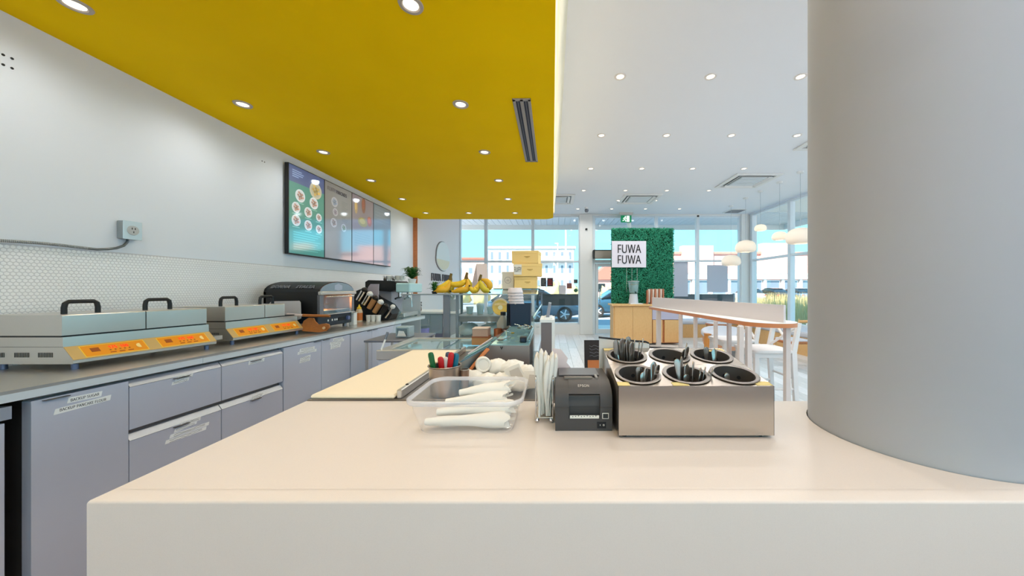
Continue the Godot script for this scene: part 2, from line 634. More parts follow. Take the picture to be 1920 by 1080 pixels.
func hex_tiles(wall: Node3D) -> void:
	# pointy-topped porcelain hexagons 20 mm across, thin grout between
	var r := 0.0108
	var mb := MB.new()
	var a := []
	var b := []
	for k in 6:
		var w := TAU * k / 6 + PI / 6
		a.append(Vector3(0, sin(w) * r, -cos(w) * r))
		b.append(Vector3(0.003, sin(w) * r * 0.8, -cos(w) * r * 0.8))
	for k in 6:
		var j := (k + 1) % 6
		mb.quadn(a[k], a[j], b[j], b[k], (a[k] + a[j]) + Vector3(0.01, 0, 0))
		var p := MB.new()
		if Vector3(b[k] - b[0]).cross(b[j] - b[0]).x >= 0:
			mb.tri(b[0], b[k], b[j], Vector3.RIGHT, Vector3.RIGHT, Vector3.RIGHT)
		else:
			mb.tri(b[0], b[j], b[k], Vector3.RIGHT, Vector3.RIGHT, Vector3.RIGHT)
	var me := mb.mesh()
	var spots := []
	var row := 0
	var y := 0.955
	while y < 1.575:
		var d := 1.2 + (0.01 if row % 2 else 0.0)
		while d < 6.69:
			spots.append(Vector3(-2.779, y, -d))
			d += 0.02
		y += 0.01732
		row += 1
	var near := []
	var far := []
	for s in spots:
		# the ones that show largest: nearest to the camera and clear of the machines below
		if -s.z > 1.66 and -s.z < 1.97 and s.y > 1.27 and near.size() < 300:
			near.append(s)
		else:
			far.append(s)
	var tm := mat(Color(0.95, 0.95, 0.96), 0.2)
	for s in near:
		var o := MeshInstance3D.new()
		o.name = "tile"
		o.mesh = me
		o.material_override = tm
		o.position = s
		wall.add_child(o, true)
	var mm := MultiMesh.new()
	mm.transform_format = MultiMesh.TRANSFORM_3D
	mm.mesh = me
	mm.instance_count = far.size()
	for i in far.size():
		mm.set_instance_transform(i, Transform3D(Basis(), far[i]))
	var mi := MultiMeshInstance3D.new()
	mi.name = "tiles"
	mi.multimesh = mm
	mi.material_override = tm
	mi.set_meta("kind", "stuff")
	wall.add_child(mi, true)
	var g := MB.new()
	g.box(-2.78, -2.778, 0.945, 1.578, 1.2, 6.69)
	part(wall, "grout", g, mat(Color(0.80, 0.80, 0.82), 0.8))


func window(called: String, xs: Array, ys: Array) -> void:
	var w := Node3D.new()
	w.name = called
	w.set_meta("kind", "structure")
	add_child(w)
	var n := xs.size()
	for i in n:
		var hw := 0.045 if i > 0 and i < n - 1 else 0.035
		var mb := MB.new()
		mb.box(xs[i] - hw, xs[i] + hw, ys[0], ys[2], 9.75, 9.87, 0.004)
		part(w, "mullion", mb, M.frame)
	for i in n - 1:
		for y in [ys[0] + 0.02, ys[1], ys[2] - 0.02]:
			var mb := MB.new()
			mb.box(xs[i] + 0.04, xs[i + 1] - 0.04, y - 0.028, y + 0.028, 9.76, 9.86, 0.004)
			part(w, "rail", mb, M.frame)
		for k in 2:
			var mb := MB.new()
			mb.quad(P(xs[i], ys[k], 9.81), P(xs[i + 1], ys[k], 9.81), P(xs[i + 1], ys[k + 1], 9.81), P(xs[i], ys[k + 1], 9.81))
			part(w, "pane", mb, M.pane)


func glass_door() -> void:
	var w := Node3D.new()
	w.name = "door_1"
	w.set_meta("kind", "structure")
	add_child(w)
	var bits := {"jamb": [[1.16, 1.24, 0, 3.45], [2.17, 2.25, 0, 3.45]], "header": [[1.24, 2.17, 2.08, 2.17], [1.24, 2.17, 3.39, 3.45]], "stile": [[1.25, 1.33, 0.02, 2.07], [2.08, 2.16, 0.02, 2.07]], "door_rail": [[1.33, 2.08, 0.02, 0.16], [1.33, 2.08, 1.97, 2.07]]}
	for k in bits:
		for q in bits[k]:
			var mb := MB.new()
			mb.box(q[0], q[1], q[2], q[3], 9.76, 9.86, 0.004)
			part(w, k, mb, M.frame)
	for q in [[1.33, 2.08, 0.16, 1.97], [1.24, 2.17, 2.17, 3.39]]:
		var mb := MB.new()
		mb.quad(P(q[0], q[2], 9.81), P(q[1], q[2], 9.81), P(q[1], q[3], 9.81), P(q[0], q[3], 9.81))
		part(w, "pane", mb, M.pane)
	var h := MB.new()
	h.tube([P(1.36, 0.9, 9.75), P(1.36, 0.9, 9.70), P(1.36, 1.3, 9.70), P(1.36, 1.3, 9.75)], 0.012, 8)
	part(w, "door_handle", h, M.chrome)
	var t := thing("door_operator", "long silver door operator box mounted above the glass entrance door", "door operator", P(1.45, 2.17, 9.62))
	var mb := MB.new(t.position)
	mb.box(1.20, 2.1, 2.19, 2.42, 9.55, 9.74, 0.01)
	part(t, "cover", mb, mat(Color(0.66, 0.62, 0.58), 0.35, 0.7))
	mb = MB.new(t.position)
	mb.box(1.165, 1.20, 2.20, 2.41, 9.56, 9.74, 0.006)
	part(t, "end_cap", mb, M.black)
	mb = MB.new(t.position)
	mb.box(1.165, 2.12, 2.42, 2.435, 9.54, 9.74)
	part(t, "top_edge", mb, M.black)


func side_window() -> void:
	var w := Node3D.new()
	w.name = "window_3"
	w.set_meta("kind", "structure")
	add_child(w)
	var ds := [-1.05, 0.5, 2.05, 3.6, 5.0, 6.55, 8.08, 9.62]  # bays near the camera are out of view, placed to light the left wall
	for i in ds.size():
		var mb := MB.new()
		mb.box(5.68, 5.80, 0.46, 3.46, ds[i] - 0.05, ds[i] + 0.05, 0.004)
		part(w, "mullion", mb, M.frame)
	for i in ds.size() - 1:
		for y in [0.48, 2.14, 3.44]:
			var mb := MB.new()
			mb.box(5.69, 5.79, y - 0.028, y + 0.028, ds[i] + 0.05, ds[i + 1] - 0.05, 0.004)
			part(w, "rail", mb, M.frame)
		for q in [[0.46, 2.14], [2.14, 3.46]]:
			var mb := MB.new()
			mb.quad(P(5.74, q[0], ds[i + 1]), P(5.74, q[0], ds[i]), P(5.74, q[1], ds[i]), P(5.74, q[1], ds[i + 1]))
			part(w, "pane", mb, M.pane)


# ---------------------------------------------------------------- yellow soffit, lamps, vents
func soffit_outline(x1: float, d1: float, r: float) -> Array:
	var p := [Vector2(-2.78, 2.5), Vector2(-2.78, -d1)]
	for k in 9:
		var a := PI / 2 - PI / 2 * k / 8
		p.append(Vector2(x1 - r + cos(a) * r, -(d1 - r + sin(a) * r)))
	p.append(Vector2(x1, 2.5))
	return p


func soffit_and_lamps() -> void:
	var lo := soffit_outline(0.015, 6.84, 0.20)
	var hi := soffit_outline(0.115, 6.55, 0.20)
	var mb := MB.new()
	mb.ext(lo, Vector3(0, 2.75, 0), Vector3.RIGHT, Vector3.BACK, Vector3(0, 0.03, 0))
	struct("ceiling_soffit", mb, M.yellow)
	mb = MB.new()
	for i in range(1, lo.size() - 1):
		var k := i + 1
		mb.quadn(Vector3(lo[i].x, 2.78, lo[i].y), Vector3(lo[k].x, 2.78, lo[k].y), Vector3(hi[k].x, 3.49, hi[k].y), Vector3(hi[i].x, 3.49, hi[i].y), Vector3((lo[i].x + lo[k].x) / 2 + 1.4, -0.05, (lo[i].y + lo[k].y) / 2 + 2.0))
	struct("trim_2", mb, M.fascia)
	# light strip along the fascia
	var t := thing("led_strip", "thin warm light strip running along the right edge of the yellow soffit", "light strip", P(0.03, 2.80, 3.5))
	mb = MB.new(t.position)
	mb.box(0.026, 0.034, 2.785, 2.793, -2.4, 6.4)
	part(t, "diffuser", mb, glow(Color(1.0, 0.86, 0.6), 0.8))
	for k in 14:
		var l := OmniLight3D.new()
		l.name = "strip_light"
		l.light_color = Color(1.0, 0.85, 0.58)
		l.light_energy = 0.006
		l.light_size = 0.012
		l.omni_range = 12.0
		l.omni_attenuation = 2.0
		l.shadow_enabled = true
		l.position = P(0.11, 2.84, 0.4 + k * 0.45) - t.position
		t.add_child(l, true)
	# recessed lamps
	var proto := downlight(2.75, 0.155, Color(0.72, 0.68, 0.64))
	var first := true
	for c in [[-0.70, "right row"], [-2.36, "left row along the wall"]]:
		var ds := [1.66, 2.56, 3.46, 4.37, 5.28, 6.26]
		for i in 6:
			var lb := "recessed downlight in the yellow soffit, %s one of the %s" % [ORD[i] if i < 5 else "farthest", c[1]]
			if first:
				proto.position = P(c[0], 2.75, ds[i])
				proto.set_meta("label", lb)
				first = false
			else:
				dup(proto, P(c[0], 2.75, ds[i]), lb)
	dup(proto, P(-1.56, 2.75, 6.26), "recessed downlight in the yellow soffit, alone in the middle of its far end")
	var second := downlight(3.49, 0.34, Color(0.90, 0.88, 0.86))
	first = true
	var cols := [0.685, 1.60, 2.51, 3.43]
	var names := ["next to the soffit", "second from the soffit", "third from the soffit", "farthest from the soffit"]
	var rows := [[3.40, "nearest row"], [4.71, "second row"], [6.02, "third row"], [7.37, "fourth row"], [9.08, "last row by the windows"]]
	for r in rows:
		for i in 4:
			if r[0] < 3.5 and i == 3:
				continue
			var lb := "ceiling downlight, %s, %s" % [r[1], names[i]]
			if first:
				second.position = P(cols[i], 3.49, r[0])
				second.set_meta("label", lb)
				first = false
			else:
				dup(second, P(cols[i], 3.49, r[0]), lb)
	dup(second, P(1.61, 3.49, 8.22), "white ceiling downlight just left of the middle air conditioning cassette")
	dup(second, P(2.52, 3.49, 8.22), "white ceiling downlight just right of the middle air conditioning cassette")
	# unseen lamps over and behind the camera, placed to light the counter front
	for d in [2.09, 0.78, -0.53, -1.84]:
		for i in 4:
			unseen_downlight(second, P(cols[i], 3.49, d), get_node("ceiling"))
	for d in [0.76, -0.14, -1.04, -1.94]:
		for x in [-0.70, -2.36]:
			unseen_downlight(proto, P(x, 2.75, d), get_node("ceiling_soffit"))
	# slot diffuser
	t = thing("slot_diffuser", "long grey slot air diffuser with two dark slots in the yellow soffit", "air vent", P(-0.23, 2.75, 3.09))
	mb = MB.new(t.position)
	for x in [[-0.298, -0.276], [-0.243, -0.217], [-0.184, -0.162]]:
		mb.box(x[0], x[1], 2.738, 2.75, 2.477, 3.706, 0.002)
	for d in [[2.477, 2.50], [3.683, 3.706]]:
		mb.box(-0.298, -0.162, 2.738, 2.75, d[0], d[1], 0.002)
	part(t, "frame", mb, mat(Color(0.62, 0.60, 0.58), 0.5))
	for x in [[-0.276, -0.243], [-0.217, -0.184]]:
		mb = MB.new(t.position)
		mb.box(x[0], x[1], 2.745, 2.75, 2.50, 3.683)
		part(t, "slot", mb, M.navy)
		mb = MB.new(t.position)
		mb.box((x[0] + x[1]) / 2 - 0.002, (x[0] + x[1]) / 2 + 0.002, 2.739, 2.746, 2.50, 3.683)
		part(t, "blade", mb, M.case_post)
	# ceiling cassettes
	var c0 := cassette()
	c0.position = P(3.88, 3.49, 6.70)
	c0.set_meta("label", "square white air conditioning cassette in the ceiling beside the pendant lamps")
	dup(c0, P(2.07, 3.49, 8.07), "square white air conditioning cassette in the ceiling in front of the exit sign")
	dup(c0, P(0.08, 3.49, 8.1), "square white air conditioning cassette half hidden behind the soffit corner")
	dup(c0, P(4.15, 3.49, 4.75), "square white air conditioning cassette half hidden behind the column")
	t = thing("ceiling_diffuser", "small grey square grille in the ceiling near the far right corner", "air vent", P(5.05, 3.49, 9.3))
	mb = MB.new(t.position)
	mb.box(4.82, 5.28, 3.475, 3.49, 9.1, 9.55, 0.004)
	part(t, "frame", mb, M.white)
	for k in 5:
		mb = MB.new(t.position)
		mb.box(4.86, 5.24, 3.465, 3.475, 9.14 + k * 0.08, 9.17 + k * 0.08)
		part(t, "slat", mb, M.case_post)
	# camera, exit sign, sensors
	t = thing("ceiling_camera", "small grey security camera hanging from the ceiling left of the exit sign", "camera", P(0.90, 3.49, 8.9))
	mb = MB.new(t.position)
	mb.cyl(P(0.90, 3.44, 8.9), P(0.90, 3.49, 8.9), 0.05, -1, 20)
	part(t, "base", mb, M.white)
	mb = MB.new(t.position)
	mb.lathe(P(0.90, 3.35, 8.9), [Vector2(0, 0), Vector2(0.035, 0.008), Vector2(0.055, 0.04), Vector2(0.055, 0.07), Vector2(0.03, 0.09), Vector2(0, 0.09)], 20)
	part(t, "housing", mb, M.case_post)
	for q in [[P(0.975, 3.02, 9.69), "small black sensor on the white post between the windows"], [P(4.22, 3.41, 9.74), "small black sensor at the top of the right window mullion"]]:
		var s := MB.new(q[0])
		s.lathe(q[0], [Vector2(0, 0), Vector2(0.028, 0), Vector2(0.033, 0.03), Vector2(0.02, 0.05), Vector2(0, 0.052)], 16)
		single("sensor", q[1], "sensor", s, M.black)
	t = thing("exit_sign", "green exit sign with a white running figure hanging from the ceiling", "exit sign", P(2.09, 3.49, 9.55))
	mb = MB.new(t.position)
	mb.box(1.94, 2.24, 3.215, 3.41, 9.53, 9.57, 0.004)
	part(t, "panel", mb, glow(Color(0.0, 0.42, 0.26), 0.5))
	mb = MB.new(t.position)
	mb.box(1.90, 2.28, 3.43, 3.49, 9.52, 9.58, 0.004)
	mb.box(2.07, 2.11, 3.41, 3.43, 9.54, 9.56)
	part(t, "mount", mb, mat(Color(0.88, 0.84, 0.82), 0.6))
	mb = MB.new(t.position)
	var zf := 9.526
	mb.box(2.10, 2.18, 3.23, 3.395, zf - 0.002, zf + 0.002)
	part(t, "pictogram_door", mb, glow(Color(0.95, 1.0, 0.97), 0.6))
	mb = MB.new(t.position)
	mb.cyl(P(2.065, 3.375, zf), P(2.065, 3.375, zf - 0.004), 0.016, -1, 12)
	for s in [[2.06, 3.355, 2.045, 3.30], [2.045, 3.30, 2.075, 3.27], [2.075, 3.27, 2.07, 3.235], [2.045, 3.30, 2.02, 3.265], [2.02, 3.265, 1.985, 3.26], [2.06, 3.345, 2.09, 3.32], [2.055, 3.345, 2.02, 3.335], [2.02, 3.335, 2.005, 3.305]]:
		mb.tube([P(s[0], s[1], zf - 0.002), P(s[2], s[3], zf - 0.002)], 0.009, 6)
	part(t, "pictogram_figure", mb, glow(Color(0.95, 1.0, 0.97), 0.6))


func unseen_downlight(o: Node3D, at: Vector3, owner_node: Node) -> void:
	# an unseen lamp, lighting the counter front; part of the ceiling it sits in
	var r: Node3D = o.duplicate()
	r.name = "downlight"
	for k in ["label", "category", "group"]:
		r.remove_meta(k)
	r.position = at
	owner_node.add_child(r, true)


func downlight(y: float, energy: float, ring_color: Color) -> Node3D:
	var t := thing("downlight", "recessed downlight", "ceiling lamp", Vector3.ZERO, "recessed ceiling lamps")
	var mb := MB.new()
	mb.lathe(Vector3.ZERO, [Vector2(0.036, -0.001), Vector2(0.042, -0.007), Vector2(0.057, -0.006), Vector2(0.060, 0.0)], 28)
	part(t, "trim_ring", mb, mat(ring_color, 0.5))
	mb = MB.new()
	mb.lathe(Vector3.ZERO, [Vector2(0, -0.0025), Vector2(0.037, -0.0015)], 28)
	part(t, "lens", mb, M.lens)
	var l := SpotLight3D.new()
	l.name = "lamp_light"
	l.light_color = Color(1.0, 0.985, 0.96)
	l.light_energy = energy
	l.light_size = 0.035
	l.spot_angle = 84.0
	l.spot_angle_attenuation = 0.9
	l.spot_range = 14.0
	l.spot_attenuation = 2.0
	l.shadow_enabled = true
	l.position = Vector3(0, -0.018, 0)
	l.rotation_degrees = Vector3(-90, 0, 0)
	t.add_child(l, true)
	return t


func cassette() -> Node3D:
	var t := thing("ceiling_cassette", "cassette", "air conditioner", Vector3.ZERO, "ceiling air conditioning cassettes")
	var mb := MB.new()
	for s in [[-0.44, 0.44, -0.44, -0.36], [-0.44, 0.44, 0.36, 0.44], [-0.44, -0.36, -0.36, 0.36], [0.36, 0.44, -0.36, 0.36]]:
		mb.obox(Vector3((s[0] + s[1]) / 2, -0.012, (s[2] + s[3]) / 2), Vector3(s[1] - s[0], 0.024, s[3] - s[2]), Basis(), 0.006)
	part(t, "frame", mb, M.white)
	mb = MB.new()
	mb.obox(Vector3(0, -0.012, 0), Vector3(0.5, 0.03, 0.5), Basis(), 0.008)
	part(t, "intake_panel", mb, mat(Color(0.82, 0.85, 0.86), 0.5))
	for k in 4:
		mb = MB.new()
		var B := Basis(Vector3.UP, PI / 2 * k)
		mb.obox(B * Vector3(0, -0.006, 0.305), Vector3(0.60, 0.006, 0.10), B, 0)
		part(t, "louvre_slot", mb, mat(Color(0.52, 0.55, 0.56), 0.6))
		mb = MB.new()
		mb.obox(B * Vector3(0, -0.016, 0.30), Vector3(0.58, 0.006, 0.075), B * Basis(Vector3.RIGHT, 0.5), 0)
		part(t, "louvre", mb, M.white)
	for k in 6:
		mb = MB.new()
		mb.obox(Vector3(0, -0.029, -0.2 + k * 0.08), Vector3(0.46, 0.006, 0.02), Basis(), 0)
		part(t, "grille_slat", mb, M.frame)
	return t


# ---------------------------------------------------------------- steel run along the left wall
func front_x(d: float) -> float:
	# the run stands at a slight angle to the wall
	return -2.115 + 0.0704 * (d - 1.286)


func F(d: float, y: float, out := 0.0) -> Vector3:
	return P(front_x(d) + out, y, d)


func slab(mb: MB, d0: float, d1: float, y0: float, y1: float, o0: float, o1: float) -> void:
	# block between two depths whose faces follow the front line; o0 < o1 are distances out from it
	mb.hexa([F(d0, y0, o0), F(d0, y0, o1), F(d1, y0, o1), F(d1, y0, o0), F(d0, y1, o0), F(d0, y1, o1), F(d1, y1, o1), F(d1, y1, o0)])


func kitchen_run() -> void:
	# worktop
	var t := thing("steel_worktop", "long stainless steel worktop running along the left wall under the tiles", "worktop", P(-2.4, 0.90, 3))
	var mb := MB.new(t.position)
	mb.hexa([P(-2.775, 0.937, 0.9), F(0.9, 0.937), F(4.9, 0.937), P(-2.775, 0.937, 4.9), P(-2.775, 0.95, 0.9), F(0.9, 0.95), F(4.9, 0.95), P(-2.775, 0.95, 4.9)])
	part(t, "top", mb, M.steel)
	for q in [[0.9, 1.985], [1.987, 4.9]]:
		mb = MB.new(t.position)
		slab(mb, q[0], q[1], 0.905, 0.937, -0.02, 0.0)
		part(t, "front_edge", mb, M.edge)
	# fridge at the frame edge
	t = thing("undercounter_fridge", "steel undercounter fridge cut off by the left edge, left of the dark gap", "fridge", P(-2.4, 0, 1.1))
	mb = MB.new(t.position)
	mb.hexa([P(-2.7, 0.04, 0.92), F(0.92, 0.04, -0.06), F(1.30, 0.04, -0.06), P(-2.7, 0.04, 1.30), P(-2.7, 0.89, 0.92), F(0.92, 0.89, -0.06), F(1.30, 0.89, -0.06), P(-2.7, 0.89, 1.30)])
	part(t, "body", mb, M.darksteel)
	mb = MB.new(t.position)
	slab(mb, 0.93, 1.316, 0.838, 0.888, -0.06, -0.005)
	part(t, "top_panel", mb, M.channel)
	mb = MB.new(t.position)
	slab(mb, 0.93, 1.302, 0.06, 0.825, -0.06, -0.01)
	part(t, "door", mb, M.cabinet)
	mb = MB.new(t.position)
	for d in [0.96, 1.27]:
		mb.cyl(F(d, 0, -0.1), F(d, 0.05, -0.1), 0.02, -1, 12)
	part(t, "foot", mb, M.black)
	# prep fridge: a door, then two pairs of drawers
	t = thing("prep_fridge", "steel prep fridge with one door and four drawers under the hot plates", "fridge", P(-2.4, 0, 2.0))
	mb = MB.new(t.position)
	mb.hexa([P(-2.74, 0.06, 1.42), F(1.37, 0.06, -0.05), F(2.54, 0.06, -0.05), P(-2.74, 0.06, 2.54), P(-2.74, 0.90, 1.42), F(1.37, 0.90, -0.05), F(2.54, 0.90, -0.05), P(-2.74, 0.90, 2.54)])
	part(t, "body", mb, M.darksteel)
	mb = MB.new(t.position)
	slab(mb, 1.367, 1.664, 0.045, 0.888, -0.05, -0.012)
	var door := part(t, "door", mb, M.cabinet)
	tab(door, t, 1.43, 0.884)
	for q in [[1.668, 2.098], [2.103, 2.538]]:
		for y in [[0.645, 0.888], [0.385, 0.62]]:
			mb = MB.new(t.position)
			slab(mb, q[0], q[1], y[0], y[1] - 0.032, -0.05, -0.012)
			var dr := part(t, "drawer", mb, M.cabinet)
			mb = MB.new(t.position)
			# slanted grip along the top edge
			mb.hexa([F(q[0], y[1] - 0.030, -0.05), F(q[0], y[1] - 0.030, -0.010), F(q[1], y[1] - 0.030, -0.010), F(q[1], y[1] - 0.030, -0.05), F(q[0], y[1], -0.05), F(q[0], y[1], -0.032), F(q[1], y[1], -0.032), F(q[1], y[1], -0.05)])
			part(dr, "grip", mb, M.channel)
			tab(dr, t, (q[0] + q[1]) / 2, y[1] - 0.036)
	mb = MB.new(t.position)
	slab(mb, 1.668, 2.538, 0.07, 0.352, -0.05, -0.014)
	part(t, "lower_panel", mb, M.darksteel)
	mb = MB.new(t.position)
	slab(mb, 1.668, 2.538, 0.356, 0.382, -0.05, -0.012)
	part(t, "bottom_rail", mb, M.channel)
	for d in [1.45, 2.48]:
		mb = MB.new(t.position)
		mb.cyl(F(d, 0, -0.12), F(d, 0.06, -0.12), 0.022, -1, 12)
		part(t, "foot", mb, M.black)
	# two door fridge, then two more doors
	var n := 0
	for q in [[2.545, 2.924, 3.295, "steel two door fridge with handwritten tape labels under the oven"], [3.302, 3.648, 4.26, "steel two door fridge without labels under the cup rack"]]:
		t = thing("door_fridge", q[3], "fridge", P(-2.35, 0, (q[0] + q[2]) / 2))
		mb = MB.new(t.position)
		mb.hexa([P(-2.74, 0.06, q[0]), F(q[0], 0.06, -0.05), F(q[2], 0.06, -0.05), P(-2.74, 0.06, q[2]), P(-2.74, 0.90, q[0]), F(q[0], 0.90, -0.05), F(q[2], 0.90, -0.05), P(-2.74, 0.90, q[2])])
		part(t, "body", mb, M.darksteel)
		for k in 2:
			mb = MB.new(t.position)
			slab(mb, q[k] + 0.002, q[k + 1] - 0.002, 0.075, 0.896, -0.05, -0.012)
			var dd := part(t, "door", mb, M.cabinet)
			tab(dd, t, q[k + 1] - 0.05 if k == 0 else q[k] + 0.05, 0.894)
		for d in [q[0] + 0.06, q[2] - 0.06]:
			mb = MB.new(t.position)
			mb.cyl(F(d, 0, -0.12), F(d, 0.06, -0.12), 0.022, -1, 12)
			part(t, "foot", mb, M.black)
		n += 1
	# handwritten tape strips stuck on the fronts
	tape(1.462, 1.572, 0.858, 0.024, "BACKUP SUGAR", "upper tape strip reading backup sugar on the first steel door")
	tape(1.424, 1.602, 0.826, 0.024, "BACKUP PANCAKE FLOUR", "lower tape strip reading backup pancake flour on the first steel door")
	tape(1.855, 1.945, 0.848, 0.018, "", "upper scribbled tape strip on the upper left drawer")
	tape(1.840, 1.925, 0.828, 0.018, "", "lower scribbled tape strip on the upper left drawer")
	tape(1.880, 1.985, 0.583, 0.018, "", "topmost scribbled tape strip on the lower left drawer")
	tape(1.850, 1.965, 0.563, 0.018, "", "second scribbled tape strip on the lower left drawer")
	tape(1.830, 2.030, 0.536, 0.019, "", "third, long scribbled tape strip on the lower left drawer")
	tape(1.810, 2.015, 0.514, 0.019, "", "lowest, long scribbled tape strip on the lower left drawer")
	tape(2.270, 2.390, 0.842, 0.024, "", "scribbled tape strip on the upper right drawer")
	tape(2.300, 2.375, 0.598, 0.026, "", "small scribbled tape strip on the lower right drawer")
	tape(2.690, 2.850, 0.848, 0.022, "", "topmost scribbled tape strip on the left fridge door below the oven")
	tape(2.670, 2.870, 0.825, 0.022, "", "second scribbled tape strip on the left fridge door below the oven")
	tape(2.695, 2.805, 0.780, 0.022, "", "third scribbled tape strip on the left fridge door below the oven")
	tape(2.690, 2.800, 0.757, 0.022, "", "lowest scribbled tape strip on the left fridge door below the oven")
	tape(3.060, 3.190, 0.875, 0.022, "", "topmost scribbled tape strip on the right fridge door below the oven")
	tape(3.020, 3.210, 0.852, 0.022, "", "second scribbled tape strip on the right fridge door below the oven")
	tape(3.030, 3.170, 0.829, 0.022, "", "third scribbled tape strip on the right fridge door below the oven")
	tape(3.030, 3.160, 0.806, 0.022, "", "lowest scribbled tape strip on the right fridge door below the oven")


func tab(owner_part: Node, t: Node3D, d: float, y: float) -> void:
	var mb := MB.new(t.position)
	slab(mb, d - 0.035, d + 0.035, y - 0.004, y, -0.03, 0.002)
	part(owner_part, "pull_tab", mb, M.darksteel)


func tape(d0: float, d1: float, y: float, h: float, words: String, label: String) -> void:
	var c := F((d0 + d1) / 2, y, -0.011)
	var along := (F(d1, 0) - F(d0, 0)).normalized()
	var t := thing("tape_label", label, "label", c, "tape labels on the steel fronts")
	var mb := MB.new(c)
	# slightly ragged ends and a small tilt
	var j := (rng.randf() - 0.5) * 0.008
	var L := (d1 - d0) / 2
	var poly := [Vector2(-L, -h / 2 - j), Vector2(L - 0.004, -h / 2 + j), Vector2(L, h / 2 + j), Vector2(-L + 0.005, h / 2 - j)]
	mb.ext(poly, c, along, Vector3.UP, Vector3(0.0006, 0, 0))
	part(t, "strip", mb, M.tape)
	var nrm := Vector3.UP.cross(along).normalized()
	if nrm.x < 0:
		nrm = -nrm
	if words:
		letters(t, "handwriting", words, (d1 - d0) * 0.8, h * 0.5, Basis(along, Vector3.UP, along.cross(Vector3.UP)), Vector3(0.0009, 0, 0), M.ink, 0.0006)
	else:
		mb = MB.new(c)
		for k in 2:
			var pts := []
			for i in 14:
				var u := lerpf(-L * 0.8, L * 0.75, i / 13.0)
				pts.append(c + along * u + Vector3(0.0011, (0.2 - 0.42 * k) * h + (rng.randf() - 0.5) * h * 0.28, 0))
			mb.tube(pts, 0.0007, 4)
		part(t, "scribble", mb, M.ink)


